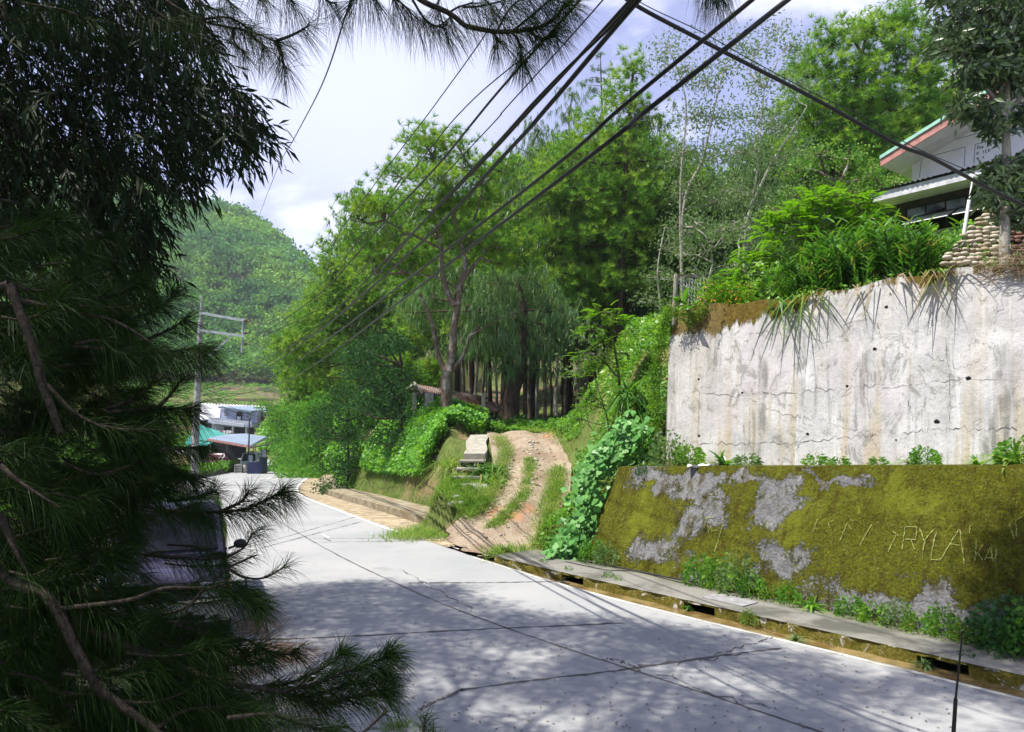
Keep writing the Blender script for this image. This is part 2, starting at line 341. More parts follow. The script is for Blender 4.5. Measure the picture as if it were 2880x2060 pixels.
def H(x, y):
    x = np.asarray(x, float); y = np.asarray(y, float); qr, zr = seg_near(x, y)
    dx = x - P0[0]; dy = y - P0[1]; s = dx * TT[0] + dy * TT[1]; q = dx * NB[0] + dy * NB[1]
    # right side, walls
    w = np.interp(q, [-.2, 0, .9, 1.2, 2.5, 2.8, 3.6, 6.2, 9, 17, 60], [-.1, .05, .05, 2.0, 2.0, 5.4, 5.5, 6.9, 7.0, 7.2, 26])
    w = np.where((q > 1.1) & (q < 2.6), 1.98 + .0525 * np.clip(s, 0, 14), w)
    sl = np.interp(q, [0, .1, 4.2, 8, 20, 60], [-.1, .05, 4.9, 6.3, 8.5, 26])
    zt = ztr(y)
    bank = np.where(s > .15, w, sl)
    dr = x - (tcx(y) + 1.25)
    hr = zt + (np.maximum(bank, np.where(s > .15, -9, np.minimum(zt, q * 1.2))) - zt) * smooth(dr / 2.6)
    hr = np.where((s > .15) | (q < 0), bank, hr)
    hr = np.where((s <= .15) & (q < .6) & (q > -3), np.minimum(np.maximum(zt, bank), np.maximum(.02, (q + 1.2) * .9)) * smooth((q + 1.5) / 1.2), hr)
    hr2 = 2.7 + .45 * np.maximum(0, x - 4.5)
    ky = smooth((y - 25.5) / 5); hr = hr * (1 - ky) + np.minimum(np.maximum(hr2, zt), 30) * ky
    dl = (tcx(y) - 1.25) - x
    cap = np.interp(y, [18, 22, 25, 29, 34, 45, 60, 100], [.3, 2.1, 2.9, 3.3, 4.0, 5.4, 7.0, 8.0])
    lm = zr + np.minimum(np.interp(qr, [0, 1.2, 2.2, 2.5, 3.0, 3.7, 5, 8, 14], [-.1, -.1, -.05, .3, 1.8, 3.1, 3.9, 4.8, 10]), cap - zr)
    lm = np.where(x > -4.5, np.minimum(lm, np.interp(x, [-4.6, -2.4, -1.1], [3.7, 3.25, 2.75])), lm)
    sh_ = np.interp(y, [18, 19, 27.5, 28.5], [0, 1.25, 1.15, 0]); hl = zt + (lm - zt) * smooth((dl - sh_) / np.where(y > 28.5, .9 + (y - 28.5) * .6, .8))
    hl = np.where(y > 32, np.where(dl > -30, lm, hl), hl)
    h = np.where(dr > 0, hr, np.where(dl > 0, hl, zt))
    h = np.where((y > 28.5) & (dr <= 0) & (dl <= 0), np.maximum(zt, hl * smooth((y - 28.5) / 4) + zt * (1 - smooth((y - 28.5) / 4))), h)
    h = np.where(y < 17.6, np.where(q > 0, bank, -.1), h)
    h = h - np.where((y > 17.6) & (y < 31) & (np.abs(x - tcx(y)) < 1.42), .17, 0) - np.where((y > 21.9) & (y < 28.3) & (dl > .17) & (dl < 1.35), .12, 0)
    # rising hill on the right and behind
    h = np.where((y > 28) & (x > 4), np.maximum(h, 2.7 + .42 * np.maximum(0, x - 4 - .05 * (y - 28)) * smooth((y - 30) / 6)), h)
    h = np.where((y > 44) & (qr > 6), h + .28 * (qr - 6) * smooth((y - 44) / 20), h)
    # road corridor and left side
    L = zr - .05 - .06 * np.clip(-qr - 10, 0, 25)
    h = np.where(qr <= 0, L, np.where(qr < .9, np.where(y < 17.6, -.1, np.minimum(h, zr - .08)), h))
    # camera bank
    bk = 1.45 * smooth((5.3 - np.hypot(x * .7, y)) / 2.6); h = np.where(qr < -1, np.maximum(h, bk + zr - .05), h)
    h = np.where((x < -8) & (y < 20) & (qr < -10), h + .25 * np.clip(-x - 8, 0, 14) * smooth((18 - y) / 8), h)
    # far land
    D = np.hypot(x, y); px = 1440 + F * x / np.maximum(y, 1); py = np.interp(px, _sp, _sy)
    ridge = 3.1 + (1180 - py) / F * 420
    kx = smooth((-.318 - x / np.maximum(y, 1)) / .03) * smooth((D - 86) / 8); h = h * (1 - kx) + np.minimum(h, -1.6) * kx
    zf = np.interp(D, [110, 150, 168, 230], [-2.6, -1.6, .3, 12.5])
    st = np.round(zf / 1.6) * 1.6; zf = np.where((D > 166) & (D < 232), .35 * zf + .65 * st, zf)
    up = smooth((D - 228) / 200) ** .9
    zf = np.where(D > 228, 12.5 + (ridge - 12.5) * up, zf)
    zf = np.where(D > 428, ridge - (D - 428) * .25, zf)
    zf = zf + np.where(D > 240, 1, 0) * np.clip((D - 240) / 40, 0, 1) * np.clip((440 - D) / 60, 0.25, 1) * (vnoise(x, y, 31, 1) * 4 + vnoise(x, y, 13, 2) * 1.5)
    k = smooth((D - 122) / 30) * smooth((.02 - x / np.maximum(y, 1)) / .1) * (y > 0)
    h = h * (1 - k) + zf * k
    kr = smooth((D - 110) / 60) * (1 - k); h = h * (1 - kr) + np.minimum(h, 70) * kr
    h = np.maximum(h, np.where((y > 560) & (x < 0), -20, -60))
    return h + 0
def Hp(x, y): return float(H(np.array([float(x)]), np.array([float(y)]))[0])
def on(px, py, guess=20.0, lo=6.0, hi=120.0):
    """first hit of a photograph ray with the ground"""
    r = ray(px, py); d = np.linspace(lo, hi, 900); P = np.array([0, 0, CAMH]) + r[None] * (d / r[1])[:, None]
    hh = H(P[:, 0], P[:, 1]); m = np.where(P[:, 2] <= hh)[0]
    i = m[0] if len(m) else len(d) - 1
    return np.array([P[i, 0], P[i, 1], hh[i]])
def grow(a, b, st, far, k=1.09):
    c = list(np.arange(a, b + 1e-6, st)); d = st; x = b
    while x < far: d = min(d * k, 9); x += d; c.append(x)
    return c
gx = grow(-12, 14, .15, 420); neg = grow(12, 12.01, .15, 640)[1:]; gx = np.array([-v for v in neg[::-1]] + gx)
gy = np.array([-60, -40, -25, -15, -10, -7, -5, -3, -1.5, 0, 1, 2, 2.6, 3.2, 3.8] + grow(4.2, 30, .15, 1000, 1.05))
X, Y = np.meshgrid(gx, gy); Z = H(X, Y)
micro = np.where(np.hypot(X, Y) < 90, (vnoise(X, Y, .55, 4) * .025 + vnoise(X, Y, 1.7, 5) * .05), 0); qrg, _ = seg_near(X, Y)
Z = Z + micro * smooth((qrg - 2.5) / 1.0) * (Y > 16) * (np.abs(X - tcx(Y)) > 1.5)
nx, ny = len(gx), len(gy); idx = np.arange(nx * ny).reshape(ny, nx)
sp = Soup(); sp.quads(np.stack([X, Y, Z], -1).reshape(-1, 3), np.stack([idx[:-1, :-1], idx[:-1, 1:], idx[1:, 1:], idx[1:, :-1]], -1).reshape(-1, 4))
gme = sp.mesh('ground', True)
m = Mt('ground_soil'); n1 = m.noise(.35, 6, .6); n2 = m.noise(3.0, 6, .7); n3 = m.noise(.06, 3)
c = m.mix(m.ramp(n2, .35, .65), (.045, .06, .018), (.10, .13, .035)); c = m.mix(m.ramp(n1, .52, .62), c, (.21, .14, .085)); c = m.mix(m.ramp(n3, .45, .6, 0, .5), c, (.12, .15, .04))
mg = m.fin(c, .95, n2, .6, .05, .1)
tag(link('ground', gme, mg), kind='structure')

def strip(off_a, off_b, i0, i1, dz, n=8, name='road', mat=None, jit=0.0):
    P = RR[i0:i1, :]; P = np.array([P[0] + (P[-1] - P[0]) * 0 if False else p for p in P]); tg = norm(np.gradient(P[:, :2], axis=0)); nl = np.stack([-tg[:, 1], tg[:, 0]], 1)
    offs = np.linspace(off_a, off_b, n); V = []
    for o in offs:
        o2 = o + (RS.uniform(-jit, jit, len(P)) if o in (offs[0], offs[-1]) else 0)
        V.append(np.column_stack([P[:, :2] + nl * np.broadcast_to(o2, (len(P),))[:, None], P[:, 2] + dz]))
    V = np.stack(V, 1); k = np.arange(len(P) * n).reshape(len(P), n); s = Soup()
    s.quads(V.reshape(-1, 3), np.stack([k[:-1, :-1], k[1:, :-1], k[1:, 1:], k[:-1, 1:]], -1).reshape(-1, 4)[:, ::-1])
    return s.build(name, mat)
# resample for finer strips
RR = spline(Rk, 8); RR[:, 2] = np.minimum(RR[:, 2], 0)
m = Mt('road_concrete'); a = m.noise(.35, 5, .6); b = m.noise(26, 3, .75); c2 = m.noise(2.0, 7, .7, (1, 1, 1), .6); fl = m.noise(95, 2, .8)
c = m.mix(m.ramp(a, .3, .7), (.265, .275, .278), (.325, .327, .322)); c = m.mix(m.ramp(b, .5, .78, 0, .38), c, (.19, .19, .2)); c = m.mix(m.ramp(fl, .3, .42, .55, 0), c, (.15, .15, .16)); c = m.mix(m.ramp(c2, .58, .74, 0, .55), c, (.23, .22, .19))
sk = m.noise(1.0, 5, .6, (.35, 6, 1)); c = m.mix(m.ramp(sk, .56, .75, 0, .28), c, (.22, .22, .22))
oil = m.noise(.7, 6, .65, (1, 1, 1), 1.0, (4, 1, 0)); c = m.mix(m.ramp(oil, .60, .72, 0, .5), c, (.16, .15, .14)); pe = m.noise(60, 2, .7); c = m.mix(m.ramp(pe, .66, .7, 0, .5), c, (.48, .48, .46)); M['road'] = m.fin(c, .82, b, .35, .012, .25)
road = strip(0, 6.1, 0, len(RR), .0, 9, 'road', M['road']); tag(road, kind='structure')
sh = strip(-1.15, -.004, 26, 66, -.002, 3, 'verge', plain('sandy_verge', (.31, .25, .16), .95, .35, 3), .08); tag(sh, kind='structure')
m = Mt('shoulder_concrete'); a = m.noise(1.3, 8, .65, (1, 1, 1), .5); b = m.noise(12, 5, .7); c = m.mix(m.ramp(b, .35, .65), (.25, .24, .21), (.36, .345, .31)); c = m.mix(m.ramp(a, .46, .6), c, (.17, .135, .10))
shl = strip(6.104, 9.8, 8, 34, -.012, 4, 'shoulder', m.fin(c, .9, a, .5, .03, .15), .0); tag(shl, kind='structure')
tag(strip(6.104, 9.0, 33, 70, -.008, 4, 'road_shoulder', M['road']), kind='structure')

def flat_line(pts, w, z, name, mat, parent, wob=0.0, n=10, jag=0.0):
    p = spline(pts, n); p[:, 2] += z; tg = norm(np.gradient(p[:, :2], axis=0)); nl = np.stack([-tg[:, 1], tg[:, 0]], 1)
    if wob: p[:, :2] += nl * (RS.normal(size=len(p)) * wob)[:, None]
    ww = w * (1 + RS.uniform(-jag, jag, len(p))) / 2; A = p.copy(); B = p.copy(); A[:, :2] += nl * ww[:, None]; B[:, :2] -= nl * ww[:, None]
    k = np.arange(len(p)); s = Soup(); s.quads(np.concatenate([A, B]), np.stack([k[:-1], k[1:], k[1:] + len(p), k[:-1] + len(p)], 1)[:, ::-1]); return s.build(name, mat, parent)
def edge(o, i0, i1, z=.004):
    P = RR[i0:i1]; tg = norm(np.gradient(P[:, :2], axis=0)); nl = np.stack([-tg[:, 1], tg[:, 0]], 1); return np.column_stack([P[:, :2] + nl * o, P[:, 2]])
mk = Mt('worn_white_paint'); a = mk.noise(9, 6, .7); M['paint'] = mk.fin(mk.mix(mk.ramp(a, .5, .62), (.62, .62, .60), (.36, .355, .34)), .7)
M['joint'] = plain('dark_joint_filler', (.10, .095, .09), .9, .3)
flat_line(edge(.10, 27, 74), .12, .004, 'edge_line', M['paint'], road, n=2, jag=.2)
flat_line([G(849, 1829) + [0.0, 0, 0], G(905, 1868), G(970, 1912)], .13, .004, 'edge_line', M['paint'], road, jag=.12)
flat_line([G(1096, 2004), G(1150, 2045), G(1210, 2095)], .11, .004, 'edge_line', M['paint'], road, jag=.5)
flat_line([G(735, 1745), G(770, 1775)], .10, .004, 'edge_line', M['paint'], road, jag=.4)
m2 = Mt('worn_cream_paint'); a = m2.noise(5, 6, .7); M['cream'] = m2.fin(m2.mix(m2.ramp(a, .5, .6), (.52, .51, .43), (.36, .34, .28)), .8)
flat_line(edge(.07, 0, 26), .06, .004, 'edge_line', M['cream'], road, n=4, jag=.5)
for i in range(8):                                           # broken centre dashes, far part
    j = 43 + i * 3; flat_line(edge(3.0, j, j + 2), .13, .004, 'centre_dash', M['paint'], road, n=2)
for a, b in (((1192, 1641), (1210, 1652)), ((905, 1503), (925, 1512)), ((1262, 1534), (1290, 1545))):
    flat_line([G(*a), G(*b)], .05, .004, 'centre_dash', M['paint'], road, jag=.4)
flat_line(edge(2.62, 2, 76), .03, .005, 'joint', M['joint'], road, n=6, wob=.004, jag=.6)
for a, b in (((700, 1803), (1760, 1752)), ((1295, 1943), (2198, 1824)), ((1150, 1641), (1600, 1637)), ((880, 1516), (1280, 1512)), ((700, 1540), (1010, 1452)), ((1180, 1995), (1300, 1941))):
    A, B = G(*a), G(*b); P = [A + (B - A) * t + np.array([0, (math.sin(t * 9 + a[0]) * .02), 0]) for t in np.linspace(0, 1, 14)]
    flat_line(P, .045, .005, 'joint', M['joint'], road, n=4, wob=.008, jag=.8)
# cracks wandering off the joints
for a, b in (((1700, 1850), (1790, 1878)), ((1760, 1873), (2170, 2000)), ((1790, 1878), (2110, 1836)), ((1960, 1860), (2180, 1790)), ((1120, 1600), (1330, 1720))):
    A, B = G(*a), G(*b); P = [A + (B - A) * t + np.array([RS.normal() * .03, RS.normal() * .05, 0]) for t in np.linspace(0, 1, 16)]
    flat_line(P, .017, .006, 'crack', M['joint'], road, n=3, wob=.006, jag=.9)

# dirt track up the bank
ys = np.arange(17.0, 28.6, .16); us = np.linspace(-1.28, 1.22, 16); V = []
for y in ys:
    for u in us:
        x = tcx(y) + u * (1 + .35 * max(0, 18.9 - y)); qq_ = float(seg_near(np.array([x]), np.array([y]))[0][0]); x += max(0, .06 + .12 * math.sin(y * 9 + u * 3) - qq_) / .85; rut = -.10 * math.exp(-((abs(u) - .72) / .28) ** 2) + .03 * math.exp(-(u / .3) ** 2)
        fade = min(1, max(0, (y - 18) / 1.5)); V.append([x, y, max(.012, ztr(y) - .02) + rut * fade + float(vnoise(x, y, .22, 3)) * .022 * fade])
k = np.arange(len(ys) * len(us)).reshape(len(ys), len(us)); s = Soup(); s.quads(V, np.stack([k[:-1, :-1], k[:-1, 1:], k[1:, 1:], k[1:, :-1]], -1).reshape(-1, 4))
m = Mt('track_dirt'); a = m.noise(1.1, 7, .65, (1, 1, 1), .6); b = m.noise(14, 6, .75); v = m.voro(9)
c = m.mix(m.ramp(a, .35, .62), (.24, .18, .125), (.35, .29, .215)); c = m.mix(m.ramp(b, .48, .62, 0, .8), c, (.20, .135, .085)); c = m.mix(m.ramp(v, .0, .16, .5, 0), c, (.36, .31, .25)); c = m.mix(m.ramp(m.noise(.6, 4), .56, .66, 0, .8), c, (.42, .22, .12))
tag(s.build('path', m.fin(c, .95, b, .8, .05, .1), smooth=True), kind='structure')

# ------------------------------------------------------------------ retaining walls (local axes: x along, y into the bank, z up)
def local_obj(name, me, mat, label=None, cat=None, parent=None):
    o = bpy.data.objects.new(name, me); COL.objects.link(o); me.materials.append(mat)
    if parent is None: o.location = (P0[0], P0[1], 0); o.rotation_euler = (0, 0, WROT); tag(o, label, cat)
    else: o.parent = parent
    return o
def grid(s0, s1, ns, fn, nz):
    S = np.linspace(s0, s1, ns); T = np.linspace(0, 1, nz); V = np.array([[fn(a, t) for a in S] for t in T]).reshape(-1, 3)
    k = np.arange(ns * nz).reshape(nz, ns); return V, np.stack([k[:-1, :-1], k[:-1, 1:], k[1:, 1:], k[1:, :-1]], -1).reshape(-1, 4)
def zl(s): return 2.05 + .0525 * s
def lower_face(s_, t):
    b = .13 * math.sin(s_ * .9) * 0; nz = float(vnoise(np.array(s_ * 1.0), np.array(t * 2.2), .35, 7)) * .018 + float(vnoise(np.array(s_), np.array(t * 2.2), .12, 9)) * .006
    e = math.sin(t * math.pi) ** .3
    return [s_, 1.1 * t - nz * e * 1.4, .08 + (zl(s_) - .08) * t + (float(vnoise(np.array(s_), np.array(0.), .5, 3)) * .012 if t == 1 else 0)]
sp = Soup(); V, f = grid(0, 15, 190, lower_face, 30); sp.quads(V, f)
top = [V[-190:][i] for i in range(190)]; Vt, ft = grid(0, 15, 190, lambda a, t: [a, 1.1 + .42 * t, zl(a) - .0 * t], 2); Vt[:190] = np.array(top); sp.quads(Vt, ft)
sp.prism([[0, 0, -.2], [0, 0, .08], [0, 1.1, zl(0)], [0, 1.52, zl(0)], [0, 1.52, -.2]], [.02, 0, 0])
sp.quads([[0, 0, -.2], [15, 0, -.2], [15, 0, .08], [0, 0, .08], [0, 1.52, 1.5], [15, 1.52, 1.5], [15, 1.52, zl(15)], [0, 1.52, zl(0)]], [[0, 1, 2, 3], [4, 7, 6, 5]])
m = Mt('mossy_concrete')
big = m.noise(.9, 6, .6, (1, .6, .8), .8); mid = m.noise(4.2, 8, .72, (1, 1, .7), 1.2); fine = m.noise(22, 6, .75); spk = m.noise(48, 3, .7); ed = m.noise(7, 8, .8, (1, 1, 1), 2.5)
moss = m.mix(m.ramp(fine, .38, .62), (.060, .062, .008), (.125, .135, .012)); moss = m.mix(m.ramp(mid, .5, .66), moss, (.10, .105, .012)); 
lime = m.math('ADD', m.blob((1.0, .5, 1.2), (.55, 2, .9)), m.blob((6.3, .8, 1.9), (.9, 2, .35)), True); lime = m.math('ADD', lime, m.blob((4.35, .5, 1.2), (.6, 2, 1.2)), True); lime = m.math('ADD', lime, m.blob((8.3, .5, 1.5), (.3, 2, .4)), True)
moss = m.mix(m.ramp(m.math('MULTIPLY', lime, m.math('ADD', mid, .35)), .3, .9, 0, .8), moss, (.17, .19, .018)); moss = m.mix(m.ramp(big, .6, .7, 0, .7), moss, (.14, .155, .015))
conc = m.mix(m.ramp(mid, .35, .65), (.13, .13, .135), (.24, .24, .245)); conc = m.mix(m.ramp(fine, .5, .7, 0, .6), conc, (.40, .41, .38))
bare = m.blob((6.6, .2, .42), (2.0, 1.6, .40))
for c_, r_ in (((1.1, .9, 1.8), (1.1, 2, .3)), ((2.3, .9, 1.85), (.9, 2, .28)), ((2.5, .6, 1.3), (.7, 2, .6)), ((4.0, .8, 1.7), (.5, 2, .5)), ((4.35, .4, .75), (.65, 2, .45)), ((3.4, .9, 1.95), (.9, 2, .14)), ((5.0, 1, 2.1), (1.0, 2, .12)), ((1.8, .3, .6), (.8, 2, .35)), ((12, .3, .8), (2, 2, .7)), ((7.6, .3, .5), (.9, 1.6, .3)), ((2.9, .2, .3), (.6, 2, .25))):
    bare = m.math('MAXIMUM', bare, m.blob(c_, r_))
bm = m.math('ADD', m.math('MULTIPLY', bare, .62), m.math('MULTIPLY', ed, 1.0)); bm = m.math('ADD', bm, m.math('MULTIPLY', fine, .2))
bmask = m.ramp(bm, .90, .95); c = m.mix(bmask, moss, conc)
c = m.mix(m.ramp(spk, .64, .70, 0, .85), c, (.42, .41, .33)); c = m.mix(m.ramp(m.noise(1, 6, .7, (5, 4, 1.2), .4), .50, .62, 0, .75), c, m.mix(m.ramp(fine, .4, .6), (.045, .036, .008), (.085, .07, .012))); c = m.mix(m.ramp(m.noise(9, 5, .75, (1, 1, 1), 1.2), .60, .66, 0, .8), c, (.20, .23, .03)); c = m.mix(m.ramp(m.noise(2.2, 5, .7, (1, 1, 1), 1), .63, .7, 0, .7), c, (.06, .05, .015))
hgt = m.math('SUBTRACT', m.math('ADD', m.math('MULTIPLY', fine, .6), mid), m.math('MULTIPLY', bmask, .6))
lower = local_obj('retaining_wall', sp.mesh('lower_wall', True), m.fin(c, .95, hgt, 1.0, .09, .05), 'sloping concrete retaining wall thick with olive moss, scratched letters on its face, behind the sidewalk', 'wall')
# letters scratched into the moss
M['scratch'] = plain('scraped_moss', (.19, .21, .055), .95, .5, 30)
nlow = np.array([0, -(2.0), 1.1]); nlow = nlow / np.linalg.norm(nlow)
nw = np.array([NB[0] * nlow[1], NB[1] * nlow[1], nlow[2]])
def low_pt(px, py):
    n3 = np.array([NB[0] * -.873, NB[1] * -.873, .487]); p = PL(px, py, [P0[0], P0[1], .08], n3); d = p[:2] - P0; s_ = d @ TT
    t = ((d @ NB) / 1.1); return np.array(lower_face(s_, min(.98, max(.02, t)))) + np.array([0, -.012, .008])
let = {'T': [[(1984, 1471), (2014, 1468)], [(1995, 1470), (1983, 1497)]], 'E': [[(2005, 1482), (1993, 1512)], [(2003, 1488), (2004, 1505), (2020, 1503)]], 'L': [[(2035, 1490), (2012, 1560)]],
 'I': [[(2302, 1488), (2292, 1520)]], 'C': [[(2345, 1494), (2332, 1500), (2334, 1512)]], 'M': [[(2385, 1500), (2362, 1548)], [(2385, 1500), (2395, 1520)], [(2452, 1510), (2420, 1560)]],
 'one': [[(2508, 1530), (2528, 1542)], [(2520, 1540), (2500, 1580)]],
 'R': [[(2548, 1522), (2537, 1576)], [(2548, 1521), (2581, 1522)], [(2582, 1522), (2578, 1556)], [(2546, 1551), (2578, 1554)], [(2562, 1553), (2576, 1577)]],
 'Y': [[(2590, 1526), (2605, 1556)], [(2629, 1533), (2606, 1556), (2596, 1604)]], 'L2': [[(2638, 1537), (2622, 1605)], [(2622, 1605), (2650, 1606)]],
 'A': [[(2700, 1535), (2650, 1607)], [(2702, 1535), (2715, 1621)], [(2678, 1569), (2704, 1575)]], 'q': [[(2733, 1527), (2731, 1546)]],
 'K': [[(2749, 1568), (2745, 1615)], [(2768, 1578), (2746, 1602)], [(2755, 1596), (2768, 1617)]], 'A2': [[(2789, 1583), (2772, 1615)], [(2790, 1583), (2796, 1619)], [(2777, 1608), (2795, 1610)]], 'I2': [[(2805, 1590), (2801, 1620)]],
 'V': [[(2842, 1530), (2855, 1568)], [(2880, 1516), (2862, 1522), (2862, 1565)]]}
sp = Soup()
for strokes in let.values():
    for st in strokes:
        P = [low_pt(*st[0])]
        for a, b in zip(st[:-1], st[1:]):
            for t in np.linspace(.1, 1, 10): P.append(low_pt(a[0] + (b[0] - a[0]) * t, a[1] + (b[1] - a[1]) * t))
        P = np.array(P); P[:, 0] += RS.normal(size=len(P)) * .004; tg = norm(np.gradient(P, axis=0)); sd_ = norm(np.cross(tg, [0, -.873, .487])); w = (.003 + RS.uniform(0, .007, len(P)))[:, None]
        k = np.arange(len(P)); sp.quads(np.concatenate([P + sd_ * w, P - sd_ * w]), np.stack([k[:-1], k[1:], k[1:] + len(P), k[:-1] + len(P)], 1))
local_obj('scratched_lettering', sp.mesh('scratched_lettering'), M['scratch'], parent=lower)

def upper_face(s_, t):
    nz = float(vnoise(np.array(s_), np.array(t * 3.4), .8, 5)) * .01
    return [s_, 2.16 + .34 * t - nz, 1.9 + (3.68 + .05 * math.sin(s_ * 1.3) + .03 * math.sin(s_ * 5)) * t]
sp = Soup(); V, f = grid(.36, 15, 120, upper_face, 24); sp.quads(V, f); tv = V[-120:]; bk_ = tv.copy(); bk_[:, 1] = 2.95; k = np.arange(119)
sp.quads(np.concatenate([tv, bk_]), np.stack([k, k + 1, k + 121, k + 120], 1))
sp.prism([[.36, 2.16, 1.9], [.36, 2.5, 5.58], [.36, 2.95, 5.58], [.36, 2.95, 1.9]], [.02, 0, 0]); bl = bk_.copy(); bl[:, 2] = 1.9
sp.quads(np.concatenate([bk_, bl]), np.stack([k + 1, k, k + 120, k + 121], 1))
m = Mt('weathered_wall_concrete'); X_, Y_, Z_ = m.sep()
st1 = m.noise(1, 7, .6, (3.2, 1, .22), .2); st2 = m.noise(1, 6, .65, (9, 1, .35), .1); blot = m.noise(1.3, 8, .68, (1, 1, 1), .6); fn = m.noise(13, 7, .75); sp2 = m.noise(5, 8, .8, (1, 1, 1), 1.6)
c = m.mix(m.ramp(blot, .3, .7), (.40, .395, .39), (.60, .595, .59)); c = m.mix(m.ramp(fn, .5, .68, 0, .55), c, (.30, .30, .31))
c = m.mix(m.ramp(st2, .54, .70, 0, .45), c, (.25, .255, .26)); c = m.mix(m.ramp(st2, .28, .42, .7, 0), c, (.70, .70, .69))
low = m.lin(Z_, 1.9, 4.4, 1, 0); tan = m.math('MULTIPLY', m.ramp(st1, .50, .62), m.math('ADD', m.math('MULTIPLY', low, .7), .15)); c = m.mix(tan, c, (.42, .34, .19))
hb = m.ramp(m.noise(1, 3, .5, (.7, 1, .9)), .56, .66); c = m.mix(m.math('MULTIPLY', hb, .25), c, (.50, .44, .47))
dk = m.noise(1, 7, .7, (2.3, 1, .16), .15); c = m.mix(m.math('MULTIPLY', m.ramp(dk, .52, .64, 0, .8), m.ramp(m.noise(1.1, 6, .7, (1, 1, 1), .8, (3, 0, 5)), .42, .58, .1, 1)), c, (.17, .17, .15)); c = m.mix(m.ramp(m.noise(1.9, 9, .82, (1, 1, .8), 1.4), .53, .60, 0, .7), c, (.20, .20, .18))
# horizontal lift lines
zl_ = m.math('ADD', Z_, m.math('MULTIPLY', m.noise(1.2, 4, .6, (1, 1, 0)), .12))
# moss: along the crest, in drips, in the pits and along the foot
crest = m.lin(Z_, 4.75, 5.55, 0, 1); drip = m.noise(1, 6, .65, (3.4, 1, .5), .3); mm = m.math('ADD', m.math('MULTIPLY', crest, .55), m.math('MULTIPLY', drip, .62)); mm = m.math('ADD', mm, m.math('MULTIPLY', sp2, .22))
left = m.lin(X_, 2.4, 4.4, .12, -.20); mm = m.math('ADD', mm, left)
mmask = m.ramp(mm, .74, .80)
pit = m.math('ADD', m.math('MULTIPLY', sp2, .8), m.math('MULTIPLY', st1, .35)); pmask = m.ramp(pit, .66, .74, 0, .85)
foot = m.ramp(m.math('ADD', m.lin(Z_, 2.0, 2.45, .5, 0), m.math('MULTIPLY', sp2, .5)), .5, .62)
mcol = m.mix(m.ramp(fn, .4, .6), (.075, .055, .012), (.15, .105, .022))
c = m.mix(pmask, c, (.20, .18, .11)); c = m.mix(mmask, c, mcol); c = m.mix(m.math('MULTIPLY', foot, .85), c, (.13, .15, .02))
c = m.mix(m.ramp(X_, 1.6, 2.0, .12, 0), c, (.36, .31, .21))
upper = local_obj('retaining_wall', sp.mesh('upper_wall', True), m.fin(c, .92, m.math('ADD', fn, m.math('MULTIPLY', mmask, .8)), .6, .025, .1), 'tall upright concrete wall with pale streaked face and brown moss along its crest, standing above the mossy slope', 'wall')
def up_pt(px, py, off=.006):
    ang = math.atan2(.34, 3.68); n3 = np.array([-NB[0] * math.cos(ang), -NB[1] * math.cos(ang), math.sin(ang)]); p = PL(px, py, SQ(0, 2.16, 1.9), n3); d = p[:2] - P0
    s_ = d @ TT; t = (p[2] - 1.9) / 3.68; return np.array(upper_face(s_, t)) + np.array([0, -off, 0])
sp = Soup()
def crackline(pts, w=.012, wob=.02):
    P = []
    for a, b in zip(pts[:-1], pts[1:]):
        for t in np.linspace(0, 1, 14, endpoint=False): P.append(up_pt(a[0] + (b[0] - a[0]) * t, a[1] + (b[1] - a[1]) * t))
    P = np.array(P); P[:, 2] += RS.normal(size=len(P)) * wob; P[:, 0] += RS.normal(size=len(P)) * wob * .5; tg = norm(np.gradient(P, axis=0)); sd_ = norm(np.cross(tg, [0, -1, .1])); ww = (w * RS.uniform(.1, 1, len(P)))[:, None] / 2
    k = np.arange(len(P)); sp.quads(np.concatenate([P + sd_ * ww, P - sd_ * ww]), np.stack([k[:-1], k[1:], k[1:] + len(P), k[:-1] + len(P)], 1))
for cl in ([(1966, 1111), (2080, 1112), (2250, 1100), (2418, 1090), (2480, 1082)], [(1864, 1241), (1966, 1248), (2150, 1248), (2280, 1240), (2418, 1226), (2470, 1222)], [(2540, 1222), (2620, 1208), (2700, 1210), (2880, 1204)], [(2090, 1115), (2170, 1150), (2250, 1172), (2290, 1178)],
           [(2480, 1100), (2640, 1075), (2880, 1062)], [(2540, 1110), (2562, 1150), (2570, 1190)], [(1968, 1110), (1966, 1240)], [(2660, 960), (2672, 1080), (2670, 1200)], [(2300, 1180), (2420, 1215)], [(2600, 1000), (2700, 1040), (2760, 1020)], [(2430, 880), (2470, 920), (2474, 945)], [(1880, 990), (1930, 1030), (1990, 1050)], [(2100, 940), (2200, 935), (2350, 960)]):
    crackline(cl, .013 if len(cl) > 3 else .008, .03)
local_obj('crack', sp.mesh('crack'), M['joint'], parent=upper)
M['black'] = plain('dark_hole', (.012, .010, .009), 1, .2)
for px, py, r in ((1965, 1070, .035), (1967, 1228, .04), (2088, 1104, .035), (2271, 1220, .04), (2382, 1083, .035), (2460, 985, .045), (2493, 872, .04), (2635, 1188, .06), (2724, 1070, .05), (2520, 1240, .02), (1895, 1105, .02)):
    sp = Soup(); c = up_pt(px, py, .0); sp.ellip(c + [0, .0, 0], (r * .85, .014, r * .62), seg=10, rings=6, noise=.18); local_obj('weep_hole', sp.mesh('weep_hole', True), M['black'], parent=upper)

